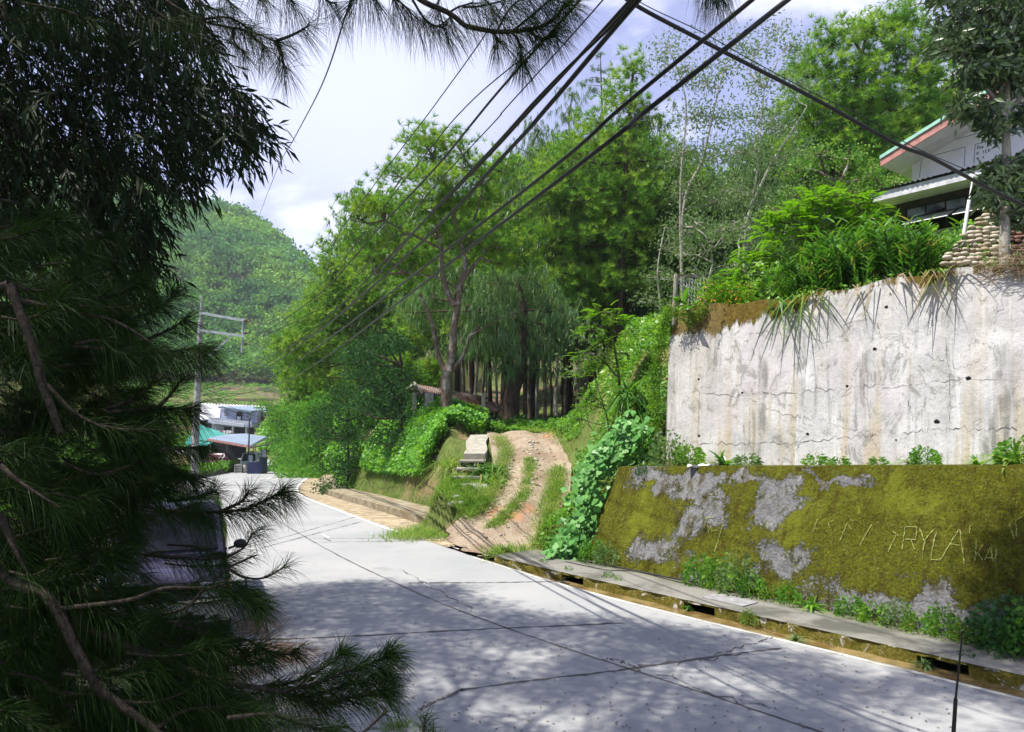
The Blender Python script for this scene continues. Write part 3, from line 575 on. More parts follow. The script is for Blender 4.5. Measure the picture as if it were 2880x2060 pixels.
# ------------------------------------------------------------------ sidewalk slab over the drain
m = Mt('sidewalk_concrete'); a = m.noise(.8, 7, .65, (1, 1, 1), .5); b = m.noise(18, 5, .7); c = m.mix(m.ramp(a, .38, .6), (.085, .085, .07), (.20, .195, .17)); c = m.mix(m.ramp(b, .55, .7, 0, .5), c, (.10, .10, .07))
Xs, Ys, Zs = m.sep(); c = m.mix(m.ramp(Ys, -.42, -.05, 0, .6), c, (.10, .11, .03)); M['walk'] = m.fin(c, .85, b, .5, .02, .3)
m = Mt('mossy_kerb_face'); a = m.noise(3.5, 8, .75, (1, 1, 1), 1.5); b = m.noise(25, 5, .7); c = m.mix(m.ramp(b, .4, .6), (.10, .085, .014), (.17, .15, .03)); c = m.mix(m.ramp(a, .56, .62), c, (.50, .49, .44)); c = m.mix(m.ramp(a, .30, .42, .8, 0), c, (.045, .035, .015)); M['kerbface'] = m.fin(c, .95, a, .9, .04, .1)
def outq(s_): return np.interp(s_, [-3, -1.2, 0, 1, 8, 15], [-1.15, -1.22, -1.22, -1.2, -.93, -.75])
sp = Soup(); ss = np.concatenate([np.arange(-1.55, 15, .12)]); z0 = .15
rows = []
for s_ in ss:
    o = outq(s_) + RS.uniform(-.012, .012); i_ = -.02
    rows.append([[s_, o, z0 - .012], [s_, o + .03, z0], [s_, (o + i_) / 2, z0 + .004], [s_, i_ + (.0 if s_ > 0 else .0), z0 + .006]])
V = np.array(rows).reshape(-1, 3); k = np.arange(len(ss) * 4).reshape(len(ss), 4); sp.quads(V, np.stack([k[:-1, :-1], k[1:, :-1], k[1:, 1:], k[:-1, 1:]], -1).reshape(-1, 4))
sp.quads([[ss[0], outq(ss[0]), z0 - .1], [ss[0], -.02, z0 - .1], [ss[0], -.02, z0 + .006], [ss[0], outq(ss[0]), z0 - .012]], [[0, 3, 2, 1]])
walk = local_obj('sidewalk_slab', sp.mesh('sidewalk_slab'), M['walk'], 'long grey concrete sidewalk slab over the drain, mossy broken kerb face with dark openings', 'sidewalk')
# kerb face with openings
gaps = [(.62, 1.22), (3.55, 4.15), (7.15, 7.75), (11, 11.6)]
sp = Soup(); s_ = ss[0]
while s_ < 14.9:
    e = s_ + .12; mid_ = (s_ + e) / 2; g = any(a < mid_ < b for a, b in gaps); zb = z0 - .055 + RS.uniform(-.012, .012) if g else -.14
    j0, j1 = .02 * math.sin(s_ * 9) + .01, .02 * math.sin(e * 9) + .01
    sp.prism([[s_, outq(s_) + .004 + j0, z0 - .014], [e, outq(e) + .004 + j1, z0 - .014], [e, outq(e) + .004 + j1 * .3, zb], [s_, outq(s_) + .004 + j0 * .3, zb]], [0, .12, 0]); s_ = e
local_obj('kerb_face', sp.mesh('kerb_face'), M['kerbface'], parent=walk)
sp = Soup(); sp.quads([[ss[0], -.3, -.2], [15, -.3, -.2], [15, -.3, .13], [ss[0], -.3, .13]], [[0, 1, 2, 3]]); local_obj('drain_back', sp.mesh('drain_back'), M['black'], parent=walk)
sp = Soup(); sp.box((4.05, -.62, z0 + .012), (.78, .42, .016)); local_obj('cover_slab', sp.mesh('cover_slab'), plain('pale_cover_concrete', (.24, .24, .24), .85, .2), parent=walk)
# gutter water
m = Mt('gutter_water'); a = m.noise(2, 6, .6); M['water'] = m.fin(m.mix(m.ramp(a, .4, .6), (.13, .085, .03), (.24, .18, .08)), .12, m.noise(6, 3), .15, .01, .5)
sp = Soup(); V = []
for s_ in np.arange(-2.2, 15, .3):
    g = SQ(s_, outq(s_) + .12); q_, z_ = seg_near(np.array([g[0]]), np.array([g[1]])); a_ = SQ(s_, outq(s_) - float(q_[0]) - .1); V += [[a_[0], a_[1], -.035], [g[0], g[1], -.035]]
k = np.arange(len(V) // 2 - 1) * 2; sp.quads(V, np.stack([k, k + 1, k + 3, k + 2], 1)[:, ::-1]); tag(sp.build('water', M['water']), kind='structure')
# hoses on the slab
M['rubber'] = plain('black_rubber', (.02, .02, .024), .45, .2)
def wpoly(pts, z, n=8): return spline([G(a, b, z) for a, b in pts], n)
for pts, r, lab, zz in (([(1560, 1562), (1640, 1578), (1760, 1600), (1923, 1632), (2100, 1660), (2290, 1697), (2500, 1739), (2713, 1777), (2880, 1812), (3100, 1856)], .013, 'black hose lying along the whole sidewalk slab, the thicker of the two', .172),
                    ([(1590, 1580), (1700, 1602), (1790, 1608), (1923, 1640), (2100, 1672), (2330, 1713), (2480, 1742), (2700, 1783), (2800, 1806), (2960, 1840)], .008, 'thin black hose lying beside the thicker hose, nearer the kerb', .168)):
    sp = Soup(); sp.tube(wpoly(pts, zz), r, 6); tag(sp.build('hose', M['rubber'], smooth=True), lab, 'hose', 'hoses on the sidewalk')
# low kerb walkway on the far right side of the bend
sp = Soup(); A = edge(-1.15, 28, 58); B = edge(-2.35, 28, 58); jj = RS.uniform(-.07, .07, len(A)); A[:, 2] += .24 + jj * .25; B[:, 2] += .26
C = A.copy(); C[:, 2] -= .34; C[:, 0] += jj * .3; D_ = B.copy(); D_[:, 2] -= .4; k = np.arange(len(A)); n_ = len(A)
sp.quads(np.concatenate([C, A, B, D_]), np.concatenate([np.stack([k[:-1] + i * n_, k[1:] + i * n_, k[1:] + (i + 1) * n_, k[:-1] + (i + 1) * n_], 1)[:, ::-1] for i in range(3)]))
for e in (0, n_ - 1): sp.quads([C[e], A[e], B[e], D_[e]], [[0, 1, 2, 3]])
m = Mt('sunken_stone_kerb'); a = m.noise(2.2, 7, .7, (1, 1, 1), .7); b = m.noise(12, 5, .7); c = m.mix(m.ramp(a, .4, .6), (.21, .165, .105), (.30, .27, .20)); c = m.mix(m.ramp(b, .55, .68, 0, .7), c, (.12, .13, .03))
tag(sp.build('kerb_walkway', m.fin(c, .95, b, .8, .05, .1)), 'low brown kerbed walkway curving along the far side of the bend below the green bank', 'walkway')
# ------------------------------------------------------------------ trees
UP = np.array([0, 0, 1.0])
def pxb(lst, d): return [(W(b[0], b[1], d + (b[3] if len(b) > 3 else 0)), b[2] * (d + (b[3] if len(b) > 3 else 0)) / F) for b in lst]
def pxp(lst, d): return [W(b[0], b[1], d + (b[2] if len(b) > 2 else 0)) for b in lst]
def clusters(c, r, n, low=-.55, flat=.85):
    d = rdir(n * 3); d = d[d[:, 2] > low][:n]; rr = r * (RS.uniform(.15, 1, len(d)) ** .55)
    return c + d * rr[:, None] * np.array([1, 1, flat]), d
def foliage(sp, kind, cl, dr, rc, nt, L, Wd, nn=12):
    """leaf masses around cluster centres"""
    n = len(cl); tone = np.repeat(RS.uniform(-.18, .18, n), nt)
    p = np.repeat(cl, nt, 0) + RS.normal(size=(n * nt, 3)) * rc * np.array([1, 1, .62]); o = np.repeat(dr, nt, 0)
    td = norm(UP * .75 + o * .55 + rdir(n * nt) * .55)
    if kind == 'pine':
        m = len(p); q = np.repeat(p, nn, 0); d = norm(np.repeat(td, nn, 0) * .75 + rdir(m * nn)); tn = np.clip(np.repeat(tone + .5 + RS.uniform(-.2, .2, m), nn) + RS.uniform(-.12, .12, m * nn), 0, 1)
        sp.needles(q, d, L * RS.uniform(.7, 1.2, m * nn), Wd, r=tn)
    elif kind == 'broad':
        m = len(p); d = norm(o * .5 + rdir(m) - UP * .12); side = norm(UP + rdir(m) * .55 + TS * .5)
        sp.leaves(p, d, L * RS.uniform(.6, 1.25, m), Wd * RS.uniform(.7, 1.2, m), side=np.cross(d, side), r=np.clip(tone + RS.rand(m), 0, 1), bend=.15)
    elif kind == 'weep':
        m = len(p); q = np.repeat(p, nn, 0) + RS.normal(size=(m * nn, 3)) * .05; d = norm(-UP * 1.2 + rdir(m * nn) * .45 + np.repeat(o, nn, 0) * .25)
        sp.needles(q, d, L * RS.uniform(.5, 1.3, m * nn), Wd, r=np.clip(np.repeat(tone, nn) + RS.rand(m * nn), 0, 1))
    elif kind == 'fern':                       # flat feathery fronds: rachis with paired leaflets
        m = len(p); fd = norm(o * 1.0 + rdir(m) * .7 + UP * .1); fd[:, 2] *= .5; fd = norm(fd); sd = norm(np.cross(fd, UP)); k = nn
        for j in range(k):
            t = (j + .5) / k
            for sg in (-1, 1):
                base = p + fd * (L * t)[..., None] if np.ndim(L) else p + fd * (L * t) - UP * (L * t * t * .35)
                sp.leaves(base, norm(sd * sg + fd * .55 - UP * .12), L * .34 * (1 - .5 * abs(t - .4)), Wd, side=UP + rdir(m) * .2, r=np.clip(tone + .5 + RS.uniform(-.3, .3, m), 0, 1))
def limbs(sp, trunks, blobs_, cls, r0=.07, thin=.018, tw=True):
    pts = np.concatenate([np.asarray(t[0]) for t in trunks])
    for (c, r), cl in zip(blobs_, cls):
        dd = np.linalg.norm(pts - c, axis=1) + np.where(pts[:, 2] > c[2] + .1, 3.0, 0); a = pts[dd.argmin()]
        mid_ = (a + c) / 2 + RS.normal(size=3) * .12 * np.linalg.norm(c - a) - UP * .06 * np.linalg.norm(c - a)
        P = spline([a, mid_, c], 4); sp.tube(P, np.linspace(r0, r0 * .45, len(P)), 5, cap=False)
        if tw:
            for e in cl[:: max(1, len(cl) // 9)]:
                P = [c, (c + e) / 2 + RS.normal(size=3) * .1, e]; sp.tube(P, [r0 * .4, r0 * .28, thin], 3, cap=False)
def tree(name, label, cat, trunks, blobs_, kind, mat, bark, group=None, nc=14, nt=16, rc=.42, L=.28, Wd=.035, nn=11, flat=.85, low=-.55, base=None, r0=.07, tw=True, k=8, smoothb=True):
    base = np.array(trunks[0][0][0]) if base is None else base
    e = empty(name, base); tag(e, label, cat, group)
    tsp = Soup()
    TR = []
    for pts, ra, rb in trunks:
        P = spline(pts, 5); TR.append((P,)); n = len(P); rr = np.linspace(ra, rb, n); 
        if ra > .1: rr[:2] *= np.array([1.35, 1.12])
        tsp.tube(P, rr, k, cap=True)
    cls = []; csp = Soup()
    for c, r in blobs_:
        n = max(4, int(nc * (r / 1.5) ** 1.6)) if r > .8 else max(4, int(nc * r / 1.5)); cl, dr = clusters(c, r, n, low, flat); cls.append(cl); foliage(csp, kind, cl, dr, rc, nt, L, Wd, nn)
    limbs(tsp, TR, blobs_, cls, r0, tw=tw)
    tsp.build('trunk', bark, e, smooth=smoothb); csp.build('crown', mat, e)
    return e
def grd(px, py, d):
    p = W(px, py, d); return np.array([p[0], p[1], Hp(p[0], p[1]) - .1])

# the big pine by the shed
d = 30.5
T = [([grd(1258, 1170, d)] + pxp([(1256, 1120), (1254, 1075), (1262, 1040)], d), .26, .2), (pxp([(1262, 1045), (1272, 990), (1276, 930), (1284, 880), (1296, 800), (1308, 740), (1290, 660), (1262, 560)], d), .19, .07),
     (pxp([(1258, 1055), (1232, 1000), (1222, 940), (1205, 880), (1180, 830, .4)], d), .12, .05), (pxp([(1268, 1045), (1292, 1015), (1310, 985), (1322, 945), (1350, 915, .5)], d), .10, .04),
     (pxp([(1280, 860), (1258, 820), (1244, 760), (1240, 680), (1215, 600)], d), .13, .05), (pxp([(1300, 790), (1330, 750), (1362, 710), (1385, 680)], d), .10, .04), (pxp([(1290, 815), (1240, 785), (1190, 775), (1138, 768)], d), .05, .03),
     (pxp([(1310, 740), (1300, 690), (1340, 600), (1360, 520)], d), .09, .03), (pxp([(1240, 700), (1160, 660), (1080, 620)], d), .06, .03), (pxp([(1322, 945), (1400, 900), (1470, 870)], d), .035, .015)]
B = pxb([(1215, 440, 85), (1300, 480, 85), (1130, 500, 80), (1370, 560, 75, .6), (1050, 580, 78), (1180, 570, 90, -.6), (1270, 590, 85, .8), (1030, 690, 55), (1110, 670, 75, .5), (1215, 660, 60, 1.2), (1330, 680, 80), (1400, 700, 75), (1060, 760, 70), (1150, 760, 75, .6), (1280, 400, 60), (1190, 390, 45), (1400, 480, 60, .4), (1020, 620, 45), (1440, 740, 60, 1), (1250, 520, 70, -1.2)], d)
big_pine = tree('pine_tree', 'tall spreading pine with forked pale trunk standing in front of the rusty-roofed shed', 'tree', T, B, 'pine', M['pine'], M['bark'], nc=20, nt=10, rc=.42, L=.30, Wd=.026, nn=26)
# second pine
d = 36
T = [([grd(1745, 1165, d)] + pxp([(1742, 1000), (1740, 900), (1748, 760), (1752, 600), (1765, 420), (1775, 260), (1784, 180)], d), .24, .05), ([grd(1775, 1165, d + 1)] + pxp([(1770, 950), (1772, 860), (1785, 780), (1830, 680), (1850, 600)], d + 1), .13, .05)]
B = pxb([(1785, 205, 42), (1760, 290, 62), (1800, 340, 70), (1690, 350, 60), (1560, 470, 62), (1640, 450, 72), (1740, 430, 80), (1840, 450, 75), (1550, 560, 75), (1650, 570, 85), (1750, 560, 85), (1850, 560, 75), (1570, 660, 80), (1680, 680, 85), (1790, 670, 80), (1600, 770, 75), (1710, 790, 75), (1590, 860, 65), (1680, 880, 65), (1800, 800, 60), (1540, 820, 50), (1530, 520, 50), (1900, 500, 45)], d)
tree('pine_tree', 'tall lush pine with twin dark trunks, right of the forked pine', 'tree', T, B, 'pine', M['pine'], M['bark_dark'], nc=18, nt=11, rc=.46, L=.34, Wd=.03, nn=24)
# pine on the slope above the house
d = 31
T = [([grd(2330, 700, d)] + pxp([(2345, 560), (2370, 430), (2400, 300), (2420, 170), (2440, 90)], d), .22, .05), (pxp([(2380, 400), (2460, 330), (2540, 270)], d), .09, .03)]
B = pxb([(2440, 95, 55), (2340, 130, 60), (2510, 150, 75), (2400, 210, 85), (2290, 220, 75), (2590, 230, 80), (2490, 280, 85), (2370, 320, 90), (2250, 320, 70), (2590, 350, 75), (2480, 400, 80), (2330, 420, 70), (2390, 480, 60), (2250, 410, 50), (2650, 300, 60), (2540, 60, 40), (2640, 160, 60)], d)
tree('pine_tree', 'broad dense pine on the slope behind the white gable roof', 'tree', T, B, 'pine', M['pine'], M['bark_dark'], nc=28, nt=11, rc=.42, L=.34, Wd=.03, nn=24)
# pale trees in the top right corner behind it
d = 36
T = [([grd(2740, 700, d)] + pxp([(2740, 500), (2720, 300), (2700, 120), (2690, 20)], d), .16, .05)]
B = pxb([(2700, 20, 90), (2600, 50, 60), (2780, 60, 90), (2620, -30, 80), (2530, 20, 55), (2760, 180, 80), (2660, 120, 60), (2840, 250, 80), (2680, 250, 60), (2480, 60, 40), (2700, 330, 50)], d)
tree('bamboo_clump', 'airy yellow-green leafy tree in the top right corner beyond the gable roof', 'tree', T, B, 'broad', M['bright_bush'], M['bark_pale'], nc=12, nt=36, rc=.45, L=.22, Wd=.07)
# casuarina with pale feathery top between the two big pines
d = 43
T = [([grd(1500, 1165, d)] + pxp([(1505, 900), (1500, 700), (1490, 500), (1500, 400)], d), .22, .05), ([grd(1600, 1165, d)] + pxp([(1608, 800), (1605, 500), (1600, 330)], d), .18, .04)]
B = pxb([(1515, 370, 38), (1480, 430, 48), (1540, 440, 45), (1600, 320, 30), (1610, 270, 22), (1590, 390, 45), (1470, 520, 60), (1440, 610, 65), (1480, 700, 70), (1600, 500, 60), (1430, 800, 80), (1550, 900, 80)], d)
tree('casuarina_tree', 'feathery pale casuarina rising between the forked pine and the lush pine', 'tree', T, B, 'weep', M['pine_pale'], M['bark_dark'], nc=14, nt=9, rc=.4, L=.5, Wd=.035, nn=9)
# weeping casuarina at the edge of the wood, thick leaning trunk
d = 34
T = [([grd(1437, 1180, d)] + pxp([(1440, 1110), (1462, 1040), (1475, 960), (1470, 860), (1450, 780)], d), .42, .12), (pxp([(1465, 1020), (1420, 940), (1380, 880)], d), .10, .04)]
B = pxb([(1400, 800, 75), (1500, 790, 70), (1370, 880, 70), (1450, 900, 60, -.5), (1540, 880, 65), (1400, 980, 55, -.8), (1490, 960, 55), (1560, 960, 55), (1610, 900, 50), (1340, 960, 45), (1440, 1030, 38, -1), (1220, 840, 50, 1), (1160, 880, 55, 1), (1530, 1040, 30)], d)
tree('casuarina_tree', 'drooping grey-green casuarina with a thick dark leaning trunk at the edge of the wood', 'tree', T, B, 'weep', M['pine_pale'], M['bark_dark'], nc=18, nt=10, rc=.35, L=.55, Wd=.03, nn=9)
# pines on the left, down the road
d = 50
T = [([grd(1060, 1190, d)] + pxp([(1062, 1050), (1058, 950), (1050, 850), (1040, 760)], d), .25, .06), (pxp([(1060, 980), (1000, 930), (940, 900)], d), .09, .03)]
B = pxb([(930, 770, 45), (985, 800, 50), (1040, 820, 55), (900, 840, 45), (960, 860, 55), (1020, 890, 55), (880, 900, 50), (940, 930, 50), (1100, 900, 60), (1080, 840, 50), (850, 960, 48), (910, 1000, 50), (830, 1010, 42), (970, 980, 40), (860, 1060, 40), (1120, 800, 50), (800, 980, 30), (930, 740, 25)], d)
tree('pine_tree', 'wide pine left of the forked one, its lower boughs reaching over the bend', 'tree', T, B, 'pine', M['pine'], M['bark_dark'], nc=22, nt=16, rc=.5, L=.36, Wd=.05, nn=11)
d = 60
T = [([grd(930, 1200, d)] + pxp([(925, 1050), (920, 900), (915, 800)], d), .2, .05)]
B = pxb([(880, 1110, 38), (830, 1080, 34), (920, 1080, 40), (850, 1130, 30), (940, 1120, 35), (900, 1020, 40), (812, 1040, 22)], d)
tree('pine_tree', 'smaller yellow-green pine low beside the road bend, farthest left of the pines', 'tree', T, B, 'pine', M['pine'], M['bark_dark'], nc=26, nt=14, rc=.5, L=.4, Wd=.06, nn=11)
# young pine in front of the shed
d = 34.5
T = [([grd(1165, 1140, d)] + pxp([(1168, 1090), (1160, 1040)], d), .06, .02)]
B = pxb([(1095, 1040, 24), (1130, 1015, 26), (1160, 1050, 26), (1200, 1030, 24), (1110, 1075, 22), (1180, 1080, 24), (1225, 1062, 20), (1240, 1035, 14), (1075, 1065, 16), (1150, 1090, 20), (1210, 1090, 16)], d)
tree('young_pine', 'small light green young pine left of the forked trunk, over the shed gable', 'tree', T, B, 'pine', M['pine'], M['bark'], nc=40, nt=10, rc=.2, L=.24, Wd=.022, nn=12, r0=.03)
# sapling tops against the sky
d = 39
T = [([grd(1700, 1165, d)] + pxp([(1697, 700), (1694, 350), (1690, 200), (1689, 150)], d), .09, .012)]
B = pxb([(1690, 158, 12), (1672, 195, 14), (1710, 200, 13), (1655, 225, 12), (1690, 230, 14), (1728, 215, 10), (1670, 260, 16), (1715, 270, 16), (1640, 240, 8)], d)
tree('pine_sapling', 'thin pine with sparse grey needle tufts poking above the others against the sky', 'tree', T, B, 'pine', M['pine_pale'], M['bark_dark'], nc=30, nt=5, rc=.08, L=.2, Wd=.018, nn=10, r0=.02)
# sparse pale-stemmed trees
def stemtree(d, stems, B, label, name='pale_stem_tree', **k):
    a = dict(nc=28, nt=36, rc=.36, L=.15, Wd=.06, r0=.03); a.update(k)
    return tree(name, label, 'tree', [([grd(s[0][0], 880, d)] + pxp(s, d), .075, .02) for s in stems], pxb(B, d), 'broad', M['pale_leaf'], M['bark_pale'], **a)
stemtree(26, [[(2092, 860), (2098, 720), (2110, 600), (2130, 480), (2140, 360), (2150, 250)], [(2098, 640), (2160, 480), (2220, 380), (2270, 300)]], [(2150, 240, 45), (2130, 330, 55), (2200, 350, 50), (2090, 430, 60), (2180, 460, 60), (2250, 440, 50), (2080, 540, 60), (2160, 580, 60), (2050, 640, 60), (2130, 700, 60), (2220, 130, 35), (2190, 80, 22), (2120, 150, 30), (2250, 250, 35), (2230, 560, 50)], 'tall airy pale-stemmed tree nearest the slope pine, its thin twigs against the sky')
stemtree(28, [[(1925, 880), (1915, 700), (1915, 500), (1930, 300), (1900, 180)], [(1920, 600), (1975, 450), (2010, 300), (2040, 180)]], [(1930, 200, 35), (1990, 240, 40), (2040, 200, 35), (1880, 130, 25), (1950, 330, 50), (2020, 330, 45), (1920, 430, 55), (2000, 450, 50), (1930, 540, 55), (2010, 570, 55), (1950, 650, 50), (2070, 130, 26), (1860, 170, 18), (2000, 120, 16)], 'slender pale-stemmed tree directly right of the lush pine, sky showing through its crown')
stemtree(21.5, [[(1980, 870), (1990, 800), (2005, 740)], [(2060, 860), (2070, 780), (2080, 700)]], [(1930, 720, 55), (2000, 700, 60), (1900, 790, 50), (1970, 790, 60), (2060, 760, 60), (2120, 800, 50), (1890, 860, 40), (2040, 840, 45), (2090, 640, 40), (1950, 640, 45)], 'low tangled grey-green shrub behind the left end of the upright wall', 'pale_shrub', nc=26, nt=26, rc=.25, L=.11, Wd=.045)
stemtree(30, [[(1860, 900), (1850, 760), (1870, 640)]], [(1870, 700, 55), (1850, 780, 50), (1900, 640, 50), (1830, 850, 45), (1880, 930, 40), (1650, 1000, 30, -8), (1620, 1040, 26, -8), (1640, 950, 16, -8)], 'thin grey-leaved tree in the shade below the lush pine', 'pale_stem_tree', nc=22, nt=22, rc=.28)
# bright round shrub tree left of the roof
d = 22.5
tree('round_shrub', 'dense round yellow-green shrub left of the corrugated roof', 'shrub', [([grd(2340, 700, d)] + pxp([(2345, 620), (2360, 520)], d), .09, .03)], pxb([(2240, 480, 48), (2310, 440, 52), (2390, 450, 50), (2450, 490, 48), (2240, 560, 50), (2320, 540, 55), (2400, 550, 50), (2480, 530, 40), (2520, 520, 24), (2180, 600, 45)], d), 'broad', M['bright_bush'], M['bark'], nc=42, nt=30, rc=.17, L=.10, Wd=.055)
# feathery trees
d = 19.5
tree('feathery_tree', 'bright yellow-green feathery sapling in front of the wood, left of the upright wall', 'tree', [([grd(1745, 1150, d)] + pxp([(1740, 1060), (1725, 960), (1715, 880)], d), .045, .015), (pxp([(1735, 1060), (1690, 1010), (1640, 990)], d), .03, .012), ([grd(1720, 1200, d)] + pxp([(1700, 1150), (1665, 1110)], d), .025, .01)],
     pxb([(1700, 885, 30), (1740, 900, 34), (1665, 930, 30), (1760, 940, 28), (1720, 960, 34), (1640, 1010, 30), (1690, 1020, 34), (1730, 1040, 30), (1650, 1060, 26), (1665, 1130, 30), (1620, 1150, 24), (1700, 1140, 26), (1640, 1180, 20), (1770, 1000, 22)], d), 'fern', M['fern'], M['bark'], nc=30, nt=5, rc=.12, L=.32, Wd=.035, nn=9, flat=.55, r0=.015)
d = 17
tree('feathery_tree', 'wide bright feathery tree on top of the bank in front of the dark house wall', 'tree', [([grd(2300, 830, d)] + pxp([(2300, 740), (2310, 660), (2330, 580)], d), .07, .02), (pxp([(2305, 700), (2240, 640), (2180, 620)], d), .04, .015), (pxp([(2310, 680), (2380, 620), (2430, 590)], d), .04, .015)],
     pxb([(2360, 555, 48), (2290, 570, 45), (2410, 580, 45), (2230, 610, 45), (2330, 620, 50), (2440, 600, 30), (2180, 650, 40), (2260, 670, 45), (2380, 660, 45), (2440, 640, 30), (2200, 720, 45), (2140, 720, 32), (2110, 770, 35), (2180, 790, 38), (2060, 800, 25), (2090, 830, 26), (2310, 720, 40), (2420, 690, 30)], d), 'fern', M['fern'], M['bark'], nc=34, nt=6, rc=.14, L=.36, Wd=.045, nn=9, flat=.5, r0=.025)
# dark glossy bushes left of the shed and down the bank
for dd, BB, lb in ((32, [(985, 1010, 40), (1030, 990, 45), (1090, 970, 45), (1130, 985, 35), (1000, 1060, 45), (1060, 1040, 45), (1120, 1050, 35), (1100, 1100, 40), (1050, 1110, 45), (1060, 1150, 40), (1015, 1140, 42), (1105, 1140, 32)], 'dense dark glossy bush left of the shed'),
                   (38, [(960, 1110, 38), (1000, 1130, 40), (930, 1160, 40), (980, 1180, 38), (1030, 1160, 35), (900, 1200, 34), (950, 1220, 34), (985, 1235, 32), (915, 1235, 32), (1010, 1200, 32)], 'dark glossy bush lower down the bank beside the lush mound'),
                   (58, [(900, 1130, 26), (860, 1150, 26), (905, 1180, 26), (880, 1210, 24), (840, 1190, 22), (920, 1230, 22), (900, 1250, 22), (870, 1245, 20), (935, 1260, 20)], 'dark leafy bush behind the small concrete posts'),
                   (72, [(820, 1150, 18), (850, 1130, 18), (800, 1190, 16), (830, 1200, 18), (860, 1180, 16), (785, 1170, 12), (770, 1160, 12), (745, 1140, 9), (850, 1220, 18), (820, 1230, 16), (790, 1215, 15), (775, 1195, 12)], 'rough leafy bush on the far bank above the van')):
    _g = grd(BB[3][0], 1240, dd); _k = 1 if dd < 50 else 1.5; _ex = [(_g + np.array([ox, oy, oz]) * _k, .9 * _k) for ox, oy, oz in ((-.9, 0, .4), (.2, -.6, .3), (1.0, .1, .4), (0, .3, 1.2), (-.7, .1, 1.5), (.8, 0, 1.6), (0, 0, 2.3))]
    tree('glossy_bush', lb, 'bush', [([grd(BB[3][0], 1240, dd)] + pxp([(BB[3][0], BB[0][1] + 20)], dd), .06, .03)], pxb(BB, dd) + _ex, 'broad', M['dark_bush'] if dd < 50 else M['cover'], M['bark_dark'], nc=36 if dd < 50 else 40, nt=30, rc=.25 if dd < 50 else .4, L=.16 if dd < 50 else .26, Wd=.07 if dd < 50 else .13, tw=False)

# the wood behind: prototypes copied
def proto_tree(kind, mat, bark, nm, h=12.0):
    T = [([(0, 0, 0), (.1, .05, h * .3), (-.1, .1, h * .6), (.05, 0, h * .95)], .2, .04)]; BB = []
    for i in range(13 if kind == 'pine' else 15):
        z = h * (.34 + .62 * (i / 13)); a = i * 2.4; rr = (1.0 - abs(z / h - .62)) * 1.6
        BB.append((np.array([math.cos(a) * rr, math.sin(a) * rr, z]), 1.25 - .4 * (z / h - .5)))
    if kind == 'pine': e = tree(nm, None, 'tree', T, BB, 'pine', mat, bark, nc=15, nt=13, rc=.5, L=.4, Wd=.06, nn=10, base=np.zeros(3))
    else: e = tree(nm, None, 'tree', T, BB, 'weep', mat, bark, nc=15, nt=9, rc=.45, L=.6, Wd=.05, nn=8, base=np.zeros(3), low=-.8)
    return e
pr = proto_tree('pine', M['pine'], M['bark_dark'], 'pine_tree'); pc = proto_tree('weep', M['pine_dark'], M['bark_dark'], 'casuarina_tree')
tops = (np.array([600, 760, 960, 1000, 1400, 1440, 1560, 1650, 1900, 2000, 2150, 2300, 2880, 4000]), np.array([1060, 880, 700, 560, 540, 470, 430, 330, 420, 470, 400, 240, 120, 100]))
spots = [(x, y) for x, y in [(-2.2, 42), (-.5, 39.5), (1.2, 41), (2.8, 39), (4.5, 41.5), (6.0, 39.5), (8.2, 42), (-4.5, 44), (-1.4, 47), (1.0, 46), (3.5, 47), (6.3, 46), (9.5, 48), (12.5, 45), (15.5, 41), (18.5, 38.5), (22, 36), (-7.5, 51), (-10.5, 56), (-4, 54), (0, 55), (4, 56), (8, 57), (13, 55), (18, 50), (24, 47), (29, 42), (-13.5, 66), (-9, 64), (-5, 66), (-17, 78), (-22, 90), (-14, 88), (26, 33), (30, 37), (10.5, 36), (13, 33.5), (9, 38), (11, 41), (13.5, 38), (12, 47), (16, 46), (8, 50), (15.5, 36.5), (-20.5, 84), (-28, 103), (-22, 106)]]
lp = ['behind the shed', 'deep in the shaded wood', 'at the back of the wood', 'on the wooded slope', 'on the far bank of the bend']
for i, (x, y) in enumerate(spots):
    src = pc if (i % 3 != 1 and y < 60) else pr; z = Hp(x, y) - .2; px = 1440 + F * x / y; ty = np.interp(px, *tops) + RS.uniform(-10, 70); h = 3.1 + (1180 - ty) / F * y - z; h = max(4.5, min(h, 19)) / 12
    e = src if (src['label'] if 'label' in src else None) is None and not src.get('used') else copy_tree(src)
    e['used'] = 1; e.location = (x, y, z); e.rotation_euler = (0, 0, RS.uniform(0, 6.28)); e.scale = (max(h, .75), max(h, .75), h)
    w = lp[4] if x < -11 and y > 60 else lp[3] if x > 9 else lp[0] if x < 0 and y < 50 else lp[1] if y < 50 else lp[2]
    tag(e, ('dark drooping casuarina ' if src is pc else 'green narrow-crowned pine ') + w, 'tree', ('casuarinas ' if src is pc else 'pines ') + w)
for e in (pc, pr):
    pass
for o in list(COL.objects):
    if 'used' in o: del o['used']
